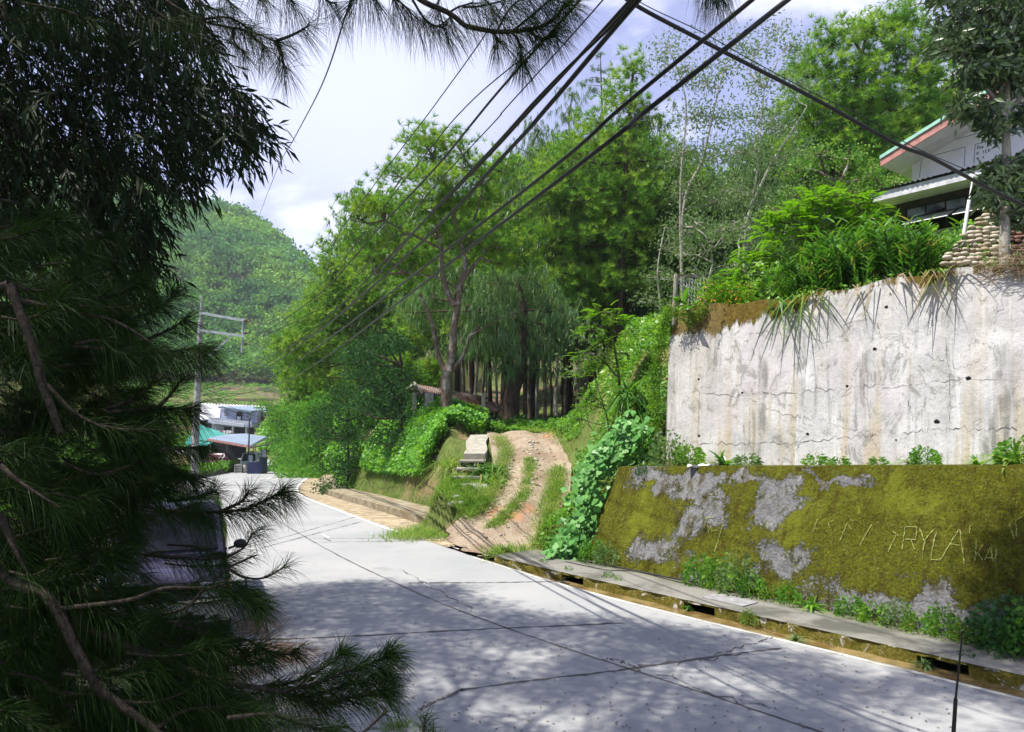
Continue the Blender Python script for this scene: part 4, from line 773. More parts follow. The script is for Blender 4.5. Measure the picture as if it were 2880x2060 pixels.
# bare trunks seen in the shade of the wood, each with a small shaded crown
sp = Soup(); n = 120; ang = RS.rand(n) * 6.28
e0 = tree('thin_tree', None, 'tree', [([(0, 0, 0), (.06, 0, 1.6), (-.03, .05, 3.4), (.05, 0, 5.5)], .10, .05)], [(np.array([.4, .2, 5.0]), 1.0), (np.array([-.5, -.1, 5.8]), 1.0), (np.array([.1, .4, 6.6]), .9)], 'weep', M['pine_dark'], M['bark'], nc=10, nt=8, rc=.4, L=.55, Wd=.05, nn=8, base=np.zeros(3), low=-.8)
for i, (px, dd, pale) in enumerate([(1300, 36, 0), (1322, 38, 0), (1340, 36.5, 1), (1372, 38, 0), (1395, 36, 0), (1490, 36, 0), (1512, 38, 1), (1530, 37, 0), (1550, 40, 0), (1566, 35.5, 1), (1590, 37, 0), (1610, 39, 0), (1480, 40, 0), (1360, 41, 0), (1625, 36, 0), (1650, 38, 0)]):
    x = (px - 1440) / F * dd; e = e0 if i == 0 else copy_tree(e0); e.location = (x, dd, Hp(x, dd) - .1); e.rotation_euler = (0, 0, i * 1.7); s_ = RS.uniform(.75, 1.15); e.scale = (s_ * (1.2 if pale else 1), s_ * (1.2 if pale else 1), RS.uniform(.85, 1.1))
    if pale:
        for c in list(COL.objects):
            if c.parent == e and c.name.startswith('trunk'):
                c.data = c.data.copy(); c.data.materials.clear(); c.data.materials.append(M['bark_pale'])  # these trunks carry the pale bark colour
    tag(e, 'slim tree with a pale trunk at the front of the wood' if pale else 'slim dark-trunked tree in the shade of the wood', 'tree', 'slim pale trunks at the wood edge' if pale else 'slim dark trunks in the wood')

# ------------------------------------------------------------------ hillside wood (uncountable)
n = 9600; px = RS.uniform(-620, 1080, n); D = np.sqrt(RS.uniform(236 ** 2, 442 ** 2, n)); az = (px - 1440) / F; y = D / np.sqrt(1 + az ** 2); x = az * y; z = H(x, y)
sp = Soup(); kk = 46; r = RS.uniform(1.8, 4.6, n) * (.65 + .35 * D / 420); hh = r * RS.uniform(1.3, 2.2, n); c = np.stack([x, y, z + hh], 1)
q = np.repeat(c, kk, 0); dd = rdir(n * kk); dd[:, 2] = np.abs(dd[:, 2]) * 1.2 - .35; dd = norm(dd); q = q + dd * np.repeat(r, kk)[:, None] * RS.uniform(.55, 1.05, n * kk)[:, None] * np.array([1, 1, .95])
tone = np.clip(np.repeat(RS.rand(n) * .7 + .25 * vnoise(x, y, 22, 4), kk) + RS.rand(n * kk) * .3, 0, 1)
sp.leaves(q - dd * .3, norm(dd * .3 + rdir(n * kk)), np.repeat(r * .42, kk) * RS.uniform(.5, 1.2, n * kk), np.repeat(r * .3, kk), side=np.cross(dd, rdir(n * kk)), r=tone, mid=.5)
tag(sp.build('hill_forest', M['hill']), 'pine and broadleaf wood covering the hill across the valley', 'forest', kind='stuff')
# shrubs and crops on the terraces
n = 1500; D = RS.uniform(124, 236, n); px = RS.uniform(330, 960, n); az = (px - 1440) / F; y = D / np.sqrt(1 + az ** 2); x = az * y; z = H(x, y); kp = (vnoise(x, y, 9, 3) > -.25) | (D > 222); x, y, z = x[kp], y[kp], z[kp]; n = len(x); kk = 30; r = RS.uniform(.5, 1.5, n)
q = np.repeat(np.stack([x, y, z + r * .4], 1), kk, 0) + rdir(n * kk) * np.repeat(r, kk)[:, None] * RS.rand(n * kk)[:, None]; sp = Soup(); sp.leaves(q, rdir(n * kk), .45, .3, r=np.repeat(RS.rand(n), kk))
tag(sp.build('terrace_crops', M['cover']), 'low green crops and scrub on the stepped terraces below the hill', 'crops', kind='stuff')
# ------------------------------------------------------------------ house above the wall
M['white'] = plain('white_painted_wall', (.80, .80, .82), .7, .06, 2); M['soffit'] = plain('white_soffit', (.72, .72, .70), .8, .1, 3)
M['teal'] = plain('green_roof_edge', (.30, .58, .46), .5, .12); M['redbrown'] = plain('faded_red_fascia', (.42, .20, .17), .7, .25, 5)
M['fascia'] = plain('grey_fascia_sheet', (.58, .59, .62), .6, .18, 4); M['darkwall'] = plain('dark_brown_wall', (.055, .045, .038), .9, .3, 2)
M['metal'] = plain('dark_corrugated_metal', (.10, .10, .105), .6, .3); M['frame'] = plain('dark_window_frame', (.03, .028, .025), .7, .2)
M['render'] = plain('grey_cement_render', (.27, .27, .25), .9, .2, 4)
m = Mt('dusty_window_glass'); a = m.noise(3, 5); M['glass'] = m.fin(m.mix(m.ramp(a, .4, .6), (.10, .12, .16), (.24, .26, .32)), .25, spec=.6)
m = Mt('clouded_pane'); M['pane'] = m.fin(m.mix(m.ramp(m.noise(4, 4), .4, .6), (.30, .31, .30), (.42, .43, .42)), .4, spec=.5)
n3h = [-NB[0], -NB[1], 0]
def hp(px, py, D):
    """point of the photograph on the vertical plane D metres behind the wall foot, as (s, q, z)"""
    p = PL(px, py, SQ(0, D), n3h); d = p[:2] - P0; return np.array([d @ TT, D, p[2]])
house = empty('house', (P0[0], P0[1], 0), WROT); tag(house, 'white gabled house with a dark lean-to and long window row on top of the bank', 'house')
def hb(name, sp, mat, parent=None, smooth=False): 
    o = link(name, sp.mesh(name, smooth), mat); o.parent = parent or house; return o
DF, DG = 8.2, 9.9
# gable wall
g0 = hp(2566, 505, DG); gl = hp(2566, 448, DG); gr_ = hp(2790, 345, DG); slope = (gr_[2] - gl[2]) / (gr_[0] - gl[0]); sR = g0[0] + 6.2; _p0, _p1 = hp(2474, 448, DG - 1.05), hp(2760, 270, DG - 1.05); slope = (_p1[2] - _p0[2]) / (_p1[0] - _p0[0]); wz_ = _p0[2] + slope * (g0[0] - _p0[0]) - .16; apex = wz_ + slope * (sR - g0[0])
sp = Soup(); sp.prism([[g0[0], DG, 7.0], [g0[0], DG, wz_], [sR, DG, apex], [2 * sR - g0[0], DG, wz_], [2 * sR - g0[0], DG, 7.0]], [0, 9, 0]); hb('gable_wall', sp, M['white'])
# roof: two slabs with rake fascia
e0 = hp(2474, 446, DG - 1.0); eo = .95; s_e = _p0[0]
def rz_(s): return _p0[2] + slope * (min(s, 2 * sR - s) - _p0[0])
sp = Soup()
for a_, b_ in ((s_e, sR), (2 * sR - s_e, sR)):
    sp.prism([[a_, DG - 1.05, rz_(a_)], [b_, DG - 1.05, rz_(b_)], [b_, DG - 1.05, rz_(b_) + .09], [a_, DG - 1.05, rz_(a_) + .09]], [0, 10.2, 0])
hb('roof', sp, M['teal'])
sp = Soup()
for a_, b_ in ((s_e, sR), (2 * sR - s_e, sR)): sp.prism([[a_, DG - 1.02, rz_(a_) - .20], [b_, DG - 1.02, rz_(b_) - .20], [b_, DG - 1.02, rz_(b_) - .003], [a_, DG - 1.02, rz_(a_) - .003]], [0, .04, 0])
hb('rake_fascia', sp, M['redbrown'])
sp = Soup(); 
for a_, b_ in ((s_e, sR), (2 * sR - s_e, sR)): sp.prism([[a_ + .02, DG - .975, rz_(a_) - .19], [b_, DG - .975, rz_(b_) - .19], [b_, DG - .975, rz_(b_) - .15], [a_ + .02, DG - .975, rz_(a_) - .15]], [0, 10, 0])
hb('soffit', sp, M['soffit'])
# thin painted outlines and faint lettering on the gable
M['ink'] = plain('thin_grey_painted_line', (.09, .10, .14), .8, .1); sp = Soup()
def gline(a, b, w=.014, dy=.0):
    p, q = hp(a[0], a[1], DG), hp(b[0], b[1], DG); p[1] = q[1] = DG - .004; t = norm(q - p); n_ = np.array([-t[2], 0, t[0]]) * w / 2
    sp.quads([p - n_, q - n_, q + n_, p + n_], [[0, 1, 2, 3]])
for a, b in (((2592, 448), (2586, 500)), ((2592, 447), (2715, 414)), ((2715, 414), (2712, 468)), ((2743, 407), (2739, 460)), ((2743, 407), (2880, 372)), ((2655, 402), (2708, 370)), ((2655, 402), (2760, 373)), ((2760, 373), (2880, 340))): gline(a, b)
for i in range(6):   # DepEd and the lines of writing under it
    pass
def gletter(ch, x, y, h, lean=-.24):
    S = {'D': [((0, 0), (0, 1)), ((0, 1), (.5, .75)), ((.5, .75), (.5, .25)), ((.5, .25), (0, 0))], 'e': [((0, .3), (.4, .3)), ((.4, .3), (.2, .55)), ((.2, .55), (0, .3)), ((0, .3), (.15, 0)), ((.15, 0), (.4, .08))], 'p': [((0, -.3), (0, .5)), ((0, .5), (.35, .3)), ((.35, .3), (0, 0))],
         'E': [((0, 0), (0, 1)), ((0, 1), (.45, 1)), ((0, .5), (.35, .5)), ((0, 0), (.45, 0))], 'd': [((.4, 0), (.4, 1)), ((.4, 0), (0, .1)), ((0, .1), (0, .4)), ((0, .4), (.4, .5))], 'M': [((0, 0), (0, 1)), ((0, 1), (.3, .4)), ((.3, .4), (.6, 1)), ((.6, 1), (.6, 0))],
         'N': [((0, 0), (0, 1)), ((0, 1), (.45, 0)), ((.45, 0), (.45, 1))], 'T': [((.22, 0), (.22, 1)), ((0, 1), (.45, 1))], '-': [((0, .5), (.3, .5))], 'H': [((0, 0), (0, 1)), ((.4, 0), (.4, 1)), ((0, .5), (.4, .5))], 'I': [((.1, 0), (.1, 1))], 'S': [((.4, .9), (0, .8)), ((0, .8), (.4, .4)), ((.4, .4), (0, .05))], 'R': [((0, 0), (0, 1)), ((0, 1), (.4, .75)), ((.4, .75), (0, .5)), ((.1, .5), (.4, 0))], 'A': [((0, 0), (.22, 1)), ((.22, 1), (.45, 0)), ((.1, .4), (.36, .4))]}
    for (a0, a1), (b0, b1) in S.get(ch, []): gline((x + a0 * h, y - a1 * h + a0 * h * lean), (x + b0 * h, y - b1 * h + b0 * h * lean), .016)
for i, ch in enumerate('Dep Ed-MENT'): gletter(ch, 2749 + i * 7.0, 420 - i * 1.75, 9.5)
for i, ch in enumerate('H SED'): gletter(ch, 2748 + i * 8, 436 - i * 2, 8)
for i, ch in enumerate('M A'): gletter(ch, 2748 + i * 8, 450 - i * 2, 6)
hb('painted_lettering', sp, M['ink'])
# lean-to: corrugated roof, fascia, dark wall
r0, r1 = hp(2462, 545, DF - .7), hp(2790, 470, DF - .7); sl_ = (r1[2] - r0[2]) / (r1[0] - r0[0]); s0, s1 = r0[0] - .1, r0[0] + 8.5
def ez(s): return r0[2] + .012 * (s - r0[0])
sp = Soup(); nW = 150; S = np.linspace(s0, s1, nW); cor = .022 * np.sin(S * 2 * math.pi / .11)
A = np.stack([S, np.full(nW, DF - .78), np.array([ez(x) for x in S]) + .045 + cor], 1); B_ = np.stack([S, np.full(nW, DG + .0), np.array([ez(x) for x in S]) + .58 + cor], 1); k = np.arange(nW - 1)
sp.quads(np.concatenate([A, B_]), np.stack([k, k + 1, k + 1 + nW, k + nW], 1)); sp.quads(np.concatenate([A - [0, 0, .012], B_ - [0, 0, .012]]), np.stack([k, k + nW, k + 1 + nW, k + 1], 1)); hb('corrugated_roof', sp, M['metal'])
sp = Soup(); sp.prism([[s0, DF - .72, ez(s0) - .21], [s1, DF - .72, ez(s1) - .21], [s1, DF - .72, ez(s1) + .0], [s0, DF - .72, ez(s0) + .0]], [0, .035, 0]); hb('fascia_board', sp, M['fascia'])
sp = Soup(); sp.prism([[s0 + .05, DF - .685, ez(s0) - .20], [s1, DF - .685, ez(s1) - .20], [s1, DF - .685, ez(s1) - .18], [s0 + .05, DF - .685, ez(s0) - .18]], [0, .68, 0]); hb('eave_soffit', sp, M['soffit'])
# dark wall with a window opening strip
wA, wB = hp(2546, 592, DF), hp(2800, 530, DF); wz1 = hp(2640, 565, DF)[2]; wz0 = hp(2640, 597, DF)[2]; wz00 = wz0 - .40
sw0, sw1 = wA[0], wA[0] + 6.0
sp = Soup(); zt_ = ez(s0) - .1
for (a0, a1, b0, b1) in ((s0 + .3, sw0, 7.0, zt_), (sw0, sw1, wz1, zt_), (sw0, sw1, 7.0 - .1, wz00), (sw1, s1 - .2, 7.0, zt_)):
    sp.prism([[a0, DF, b0], [a1, DF, b0], [a1, DF, b1], [a0, DF, b1]], [0, .15, 0])
sp.prism([[s0 + .3, DF + .15, 6.9], [s0 + .3, DG, 6.9], [s0 + .3, DG, zt_ + .4], [s0 + .3, DF + .15, zt_]], [.15, 0, 0]); sp.prism([[s0 + .5, DG - .1, 6.9], [s1, DG - .1, 6.9], [s1, DG - .1, 8.9], [s0 + .5, DG - .1, 8.9]], [0, .05, 0])
hb('lean_to_wall', sp, M['darkwall'])
sp = Soup(); sp.prism([[s0 + .32, DF - .03, 5.9], [s1 - .2, DF - .03, 5.9], [s1 - .2, DF - .03, wz00 - .04], [s0 + .32, DF - .03, wz00 - .04]], [0, .18, 0]); hb('plinth', sp, M['render'])
nP = 13; pw = (sw1 - sw0) / nP
win = Soup(); win.prism([[sw0, DF + .02, wz0 - .02], [sw1, DF + .02, wz0 - .02], [sw1, DF + .02, wz0 + .02], [sw0, DF + .02, wz0 + .02]], [0, .06, 0]); win.prism([[sw0, DF + .02, wz1 - .04], [sw1, DF + .02, wz1 - .04], [sw1, DF + .02, wz1 - .004], [sw0, DF + .02, wz1 - .004]], [0, .06, 0])
for i in range(nP + 1): win.prism([[sw0 + i * pw - .012, DF + .03, wz00], [sw0 + i * pw + .012, DF + .03, wz00], [sw0 + i * pw + .012, DF + .03, wz1], [sw0 + i * pw - .012, DF + .03, wz1]], [0, .05, 0])
wf = hb('window', win, M['frame'])
for i in range(nP):
    a0, a1 = sw0 + i * pw + .02, sw0 + (i + 1) * pw - .02; sp = Soup()
    if i == 1: P = [[a0, DF + .05, wz0 + .02], [a0 + .1, DF + .05, wz0 + .02], [a0 + .14, DF + .05, wz0 + .16], [a0 + .26, DF + .05, wz0 + .2], [a1, DF + .05, wz0 + .1], [a1, DF + .05, wz1 - .04], [a0, DF + .05, wz1 - .04]]
    elif i == 7: P = [[a0, DF + .05, wz0 + .28], [a1, DF + .05, wz0 + .2], [a1, DF + .05, wz1 - .04], [a0, DF + .05, wz1 - .04]]
    else: P = [[a0, DF + .05, wz0 + .02], [a1, DF + .05, wz0 + .02], [a1, DF + .05, wz1 - .04], [a0, DF + .05, wz1 - .04]]
    sp.prism(P, [0, .008, 0]); o = hb('pane', sp, M['glass'], wf)
for a0, a1 in ((.1, 1.15), (1.25, 2.0), (2.25, 3.15)):     # awning lights pushed out below
    sp = Soup(); sp.prism([[sw0 + a0, DF - .01, wz0 - .04], [sw0 + a1, DF - .01, wz0 - .04], [sw0 + a1, DF - .46, wz0 - .25], [sw0 + a0, DF - .46, wz0 - .25]], [0, .012, .02]); hb('awning_sash', sp, M['pane'], wf)
sp = Soup(); sp.prism([[sw0, DF + .6, 7.2], [sw1, DF + .6, 7.2], [sw1, DF + .6, wz1 + .2], [sw0, DF + .6, wz1 + .2]], [0, .02, 0]); hb('inner_screen', sp, M['frame'])
# white pipe leaning up in front
sp = Soup(); a, b = W(2700, 725, 13.6), W(2737, 495, 14.2); a2 = np.array([a[0], a[1], Hp(a[0], a[1]) - .1]); sp.tube([a2, a, a * .3 + b * .7], .035, 8); sp.tube([a * .3 + b * .7, b], .016, 6)
tag(sp.build('pipe', plain('white_pipe', (.55, .56, .58), .5, .06), smooth=True), 'white upright pipe standing in front of the dark lean-to windows', 'pipe')
# stacked round stones of the bank
for k_, (pxr, tone, lab, nm) in enumerate((((2655, 2822), ((.30, .25, .17), (.50, .46, .38)), 'tan sandbag-like wall of rounded stones left of the leathery tree trunk', 'stone_wall'), ((2836, 3050), ((.10, .05, .035), (.22, .12, .09)), 'dark reddish wall of rounded stones right of the leathery tree trunk', 'stone_wall'))):
    sp = Soup(); row = 0
    py = 742
    while py > 548 - (30 if k_ else 0):
        px = pxr[0] + (0 if k_ else max(0, (735 - py) * .85)) + (row % 2) * 8
        while px < pxr[1]:
            d = 12.4 + (742 - py) * .012; p = W(px, py, d); sp.ellip(p + RS.normal(size=3) * .012, (.078 * RS.uniform(.85, 1.2), .09, .046 * RS.uniform(.85, 1.15)), rot=np.array([[math.cos(WROT), -math.sin(WROT), 0], [math.sin(WROT), math.cos(WROT), 0], [0, 0, 1]]), seg=8, rings=5, r=RS.rand(), noise=.08)
            px += 21 * RS.uniform(.9, 1.1)
        py -= 12.3; row += 1
    m = Mt('stone_%d' % k_); at = m.n('ShaderNodeAttribute', attribute_name='rnd'); c = m.mix(at.outputs['Fac'], tone[0], tone[1]); c = m.mix(m.ramp(m.noise(20, 4), .5, .7, 0, .5), c, (.12, .12, .09)); sp.build_o = None
    tag(sp.build(nm, m.fin(c, .9, m.noise(30, 4), .4, .01, .15), smooth=True), lab, 'wall')
# earth backing of the stone bank is part of the ground; post and wire mesh at the wall's left end
sp = Soup(); p = W(1893, 855, 17.0); q = W(1902, 772, 17.0); pst = empty('mesh_fence', (p[0], p[1], p[2] - .3)); tag(pst, 'short weathered post with torn wire mesh at the left end of the upright wall', 'fence')
sp.tube([p - [0, 0, .5], q], .05, 8); sp.build('post', M['bark_pale'], pst)
sp = Soup()
for i in range(9):
    a, b = W(1912 + i * 8, 850, 17.0), W(1902 + i * 8 + 14, 778, 17.05); sp.tube([a, b], .004, 4); a, b = W(1985 - i * 6, 850, 17.0), W(1962 - i * 8, 778, 17.05); sp.tube([a, b], .004, 4)
sp.build('wire_mesh', M['fascia'], pst); sp = Soup(); sp.bar(W(1905, 775, 17.02), W(1962, 778, 17.05), .02, .05); sp.bar(W(1962, 778, 17.05), W(1968, 850, 17.05), .03, .03); sp.build('rail', M['bark'], pst)
# white rag on the ledge
sp = Soup(); V, f = [], []; n_ = 10
for i in range(n_):
    for j in range(n_): 
        u, v = i / 9 - .5, j / 9 - .5; w = W(1980 + u * 90, 1300 - abs(.5 - abs(u)) * 12, 15.0); V.append([w[0] + v * .15, w[1] + v * .35, zl(1.0) + .03 + .05 * max(0, math.sin(u * 9 + v * 5)) + .03 * math.cos(v * 11)])
k = np.arange(n_ * n_).reshape(n_, n_); sp.quads(V, np.stack([k[:-1, :-1], k[:-1, 1:], k[1:, 1:], k[1:, :-1]], -1).reshape(-1, 4)); tag(sp.build('rag', M['white'], smooth=True), 'crumpled white rag lying on the ledge at the foot of the upright wall', 'rag')

# ------------------------------------------------------------------ shed with rusty roof
m = Mt('rusty_corrugated_roof'); a = m.noise(1.6, 6, .7, (1, 1, 1), .6); b = m.noise(1, 5, .6, (30, 3, 3)); c = m.mix(m.ramp(a, .4, .6), (.26, .20, .18), (.15, .065, .045)); c = m.mix(m.ramp(b, .5, .7, 0, .5), c, (.36, .32, .30)); M['rust'] = m.fin(c, .8, b, .3, .02, .2)
M['post'] = plain('weathered_cement_post', (.25, .26, .22), .9, .25, 4); M['wood'] = plain('old_grey_timber', (.16, .12, .09), .9, .3)
ds = 33
base = grd(1260, 1185, ds); shed = empty('shed', base); tag(shed, 'low open shed with sagging rusty corrugated roof behind the forked pine trunk', 'shed')
def roofsheet(c0, c1, c2, c3, name, mat, parent, nw=60, amp=.03, th=.02):
    c0, c1, c2, c3 = map(np.array, (c0, c1, c2, c3)); sp = Soup(); V = []
    for i in range(nw * 2):
        t = i / (nw * 2 - 1); o = np.array([0, 0, amp * (1 if i % 2 else -1)]); V += [c0 + (c1 - c0) * t + o, c3 + (c2 - c3) * t + o]
    V = np.array(V); k = np.arange(nw * 2 - 1) * 2; sp.quads(V, np.stack([k, k + 2, k + 3, k + 1], 1)); sp.quads(V - [0, 0, th], np.stack([k, k + 1, k + 3, k + 2], 1)); return sp.build(name, mat, parent)
rA, rB = W(1165, 1080, 33), W(1380, 1122, 36); rB2 = W(1450, 1120, 37)
roofsheet(W(1165, 1080, 33.0), W(1375, 1118, 36.5), W(1320, 1150, 34.2), W(1185, 1102, 31.6), 'roof_sheet', M['rust'], shed, 34, .02)
roofsheet(W(1165, 1080, 33.0), W(1375, 1118, 36.5), W(1360, 1135, 39), W(1135, 1104, 35), 'roof_sheet', M['rust'], shed, 34, .02)
roofsheet(W(1330, 1112, 35.8), W(1425, 1150, 36.5), W(1380, 1163, 34.8), W(1290, 1128, 33.9), 'roof_sheet', M['rust'], shed, 20, .02)
sp = Soup(); sp.bar(W(1165, 1078, 32.9), W(1136, 1103, 34.8), .06, .12); sp.bar(W(1165, 1078, 32.9), W(1187, 1104, 31.5), .06, .12); sp.build('barge_board', M['post'], shed)
for px, d_, w in ((1166, 32, .2), (1208, 31.8, .38), (1290, 33.6, .22), (1360, 35, .18), (1135, 35, .18)):
    sp = Soup(); p = W(px, 1112, d_); z0_ = Hp(p[0], p[1]) - .2; p2 = np.array([p[0], p[1], z0_]); sp.bar(p2, p + [0, 0, .1], w, w * .8); sp.build('post', M['post'] if w != .22 else M['wood'], shed)
sp = Soup(); sp.bar(W(1168, 1108, 31.9), W(1240, 1112, 32.2), .08, .12); sp.bar(W(1186, 1103, 31.6), W(1318, 1150, 34.1), .06, .1); sp.build('beam', M['wood'], shed)
sp = Soup(); sp.prism([W(1195, 1170, 35), W(1330, 1170, 36.5), W(1330, 1135, 36.5), W(1195, 1118, 35)], [0, .1, 0]); sp.build('back_wall', M['darkwall'], shed)

# ------------------------------------------------------------------ stairs and stone-faced bank
m = Mt('pale_step_concrete'); a = m.noise(5, 6, .7); c = m.mix(m.ramp(a, .4, .62), (.26, .245, .20), (.36, .345, .29)); M['step'] = m.fin(c, .9, a, .4, .02, .15)  # pale concrete with noise mottling, the same on every tread
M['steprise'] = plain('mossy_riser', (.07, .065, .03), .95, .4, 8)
xs = -1.42; st = empty('stairs', (xs, 22.4, 1.1)); tag(st, 'short flight of pale concrete steps climbing the bank beside the dirt track', 'stairs')
for i in range(4):
    y0 = 22.15 + i * .56; z = 1.14 + i * .215; w = .98 - i * .05; sp = Soup(); sp.box((xs + i * .05, y0 + .3, z - .03), (w, .62, .06)); o = sp.build('tread', M['step'], st)
    sp = Soup(); sp.box((xs + i * .05, y0 + .36, z - .18), (w - .06, .55, .25)); sp.build('riser', M['steprise'], st)
sp = Soup(); V = []
for i in range(9):
    t = i / 8; y = 24.35 + t * 3.6; z = 1.98 + .56 * t + .01 * math.sin(i * 2); x = xs + .2 + .05 * math.sin(i); V += [[x - .36 - .02 * (i % 2), y, z], [x + .34, y, z]]
k = np.arange(8) * 2; V = np.array(V); sp.quads(V, np.stack([k, k + 1, k + 3, k + 2], 1)); V2 = V - [0, 0, .3]; sp.quads(np.concatenate([V[:2], V2[:2]]), [[0, 2, 3, 1]]); sp.quads(np.concatenate([V[1::2], V2[1::2]]), [[i, i + 9, i + 10, i + 1] for i in range(8)]); sp.quads(np.concatenate([V[::2], V2[::2]]), [[i, i + 1, i + 10, i + 9] for i in range(8)]); sp.build('upper_landing', M['step'], st)
# rounded cement block below the steps
sp = Soup(); P = [W(1296, 1362, 22.0), W(1368, 1362, 22.0), W(1380, 1392, 21.6), W(1366, 1418, 21.3), W(1300, 1405, 21.3)]; sp.prism(P, [.1, .7, 0]); sp.build('base_block', M['post'], st)
# stone face
m = Mt('mossy_rubble_stone'); v = m.voro(4.2, (1, 1, 1.5)); vc = m.voro(4.2, (1, 1, 1.5), out='Color'); e = m.voro(4.2, (1, 1, 1.5), 'DISTANCE_TO_EDGE'); nz = m.noise(3, 7, .75, (1, 1, 1), 1); sx = m.n('ShaderNodeSeparateColor'); m.l(vc, sx.inputs[0])
c = m.mix(sx.outputs[0], (.14, .12, .08), (.34, .32, .27)); c = m.mix(m.ramp(e, 0, .07, 1, 0), c, (.035, .03, .015)); c = m.mix(m.ramp(nz, .5, .6, 0, .85), c, (.15, .13, .02)); M['rubble'] = m.fin(c, .95, m.ramp(e, 0, .12), .9, .06, .1)
E = edge(-2.42, 29, 50); sp = Soup(); rows = []; E = spline(E[:, :3], 6)
_, zr_ = seg_near(E[:, 0], E[:, 1]); tg = norm(np.gradient(E[:, :2], axis=0)); nr = np.stack([tg[:, 1], -tg[:, 0]], 1)
hh = np.interp(E[:, 1], [18, 20.2, 21.2, 23, 30, 36, 42], [.2, .5, 1.6, 1.9, 1.9, 1.6, .5])
for t in np.linspace(0, 1, 12):
    b_ = .12 + .55 * t; off = RS.normal(size=len(E)) * .035; rows.append(np.column_stack([E[:, :2] + nr * (b_ + off)[:, None], E[:, 2] + .1 + hh * t]))
V = np.array(rows); n_ = len(E); k = np.arange(12 * n_).reshape(12, n_); sp.quads(V.reshape(-1, 3), np.stack([k[:-1, :-1], k[1:, :-1], k[1:, 1:], k[:-1, 1:]], -1).reshape(-1, 4))
bk = V[-1].copy(); bk[:, :2] += nr * .5; sp.quads(np.concatenate([V[-1], bk]), np.stack([np.arange(n_ - 1), np.arange(n_ - 1) + n_, np.arange(1, n_) + n_, np.arange(1, n_)], 1))
tag(sp.build('rubble_wall', M['rubble'], smooth=True), 'mossy rubble stone face of the green bank left of the concrete steps', 'wall')
for px, py, d_, r_ in ((1283, 1408, 21, .16), (1300, 1425, 20.6, .14), (1276, 1432, 20.6, .15), (1275, 1388, 21.4, .11)):
    sp = Soup(); p = W(px, py, d_); sp.ellip((0, 0, 0), (r_ * 1.1, r_, r_ * .6), seg=9, rings=6, noise=.22); o = sp.build('boulder', M['post'], smooth=True); o.location = (p[0], p[1], Hp(p[0], p[1]) + r_ * .15)
    tag(o, 'grey rounded boulder at the foot of the stone face below the steps', 'boulder', 'boulders below the steps')

# ------------------------------------------------------------------ utility pole
M['pole'] = plain('grey_concrete_pole', (.38, .37, .36), .85, .2, 2); M['steel'] = plain('galvanised_arm', (.46, .50, .49), .5, .15, 3, .3)
dp = 46; pb = W(548, 1300, dp); pb[2] = Hp(pb[0], pb[1]) - .2; pole = empty('utility_pole', pb); tag(pole, 'tall grey utility pole with a square frame of crossarms on its right side', 'pole')
ax = lambda py: W(np.interp(py, [835, 1300], [568, 546]), py, dp)
sp = Soup(); sp.tube([pb, ax(1180), ax(1000), ax(900)], [.24, .21, .17, .15], 10); sp.tube([ax(905), ax(833)], [.085, .06], 8); sp.build('shaft', M['pole'], pole, True)
for a, b, w in (((560, 880), (692, 903), .16), ((558, 929), (688, 946), .16)):
    sp = Soup(); sp.bar(W(*a, dp - .25), W(*b, dp - .25), .08, w); sp.build('crossarm', M['steel'], pole)
sp = Soup(); sp.bar(W(684, 896, dp - .15), W(680, 992, dp - .15), .1, .14); sp.build('hanger_post', M['steel'], pole)
sp = Soup(); sp.bar(W(571, 1018, dp - .2), W(655, 942, dp - .2), .07, .11); sp.build('brace', M['steel'], pole)
for py in (903, 937, 968): sp = Soup(); p = W(690, py, dp - .3); sp.ellip(p, (.14, .1, .1), seg=8, rings=5); sp.tube([p, p + [.25, 0, 0]], .04, 6); sp.build('insulator', plain('brown_insulator', (.10, .06, .04), .3), pole, True)
for py in (1088, 1093): sp = Soup(); p = ax(py); sp.tube([p - [0, 0, .03], p + [0, 0, .03]], .215, 12); sp.build('strap', M['steel'], pole)
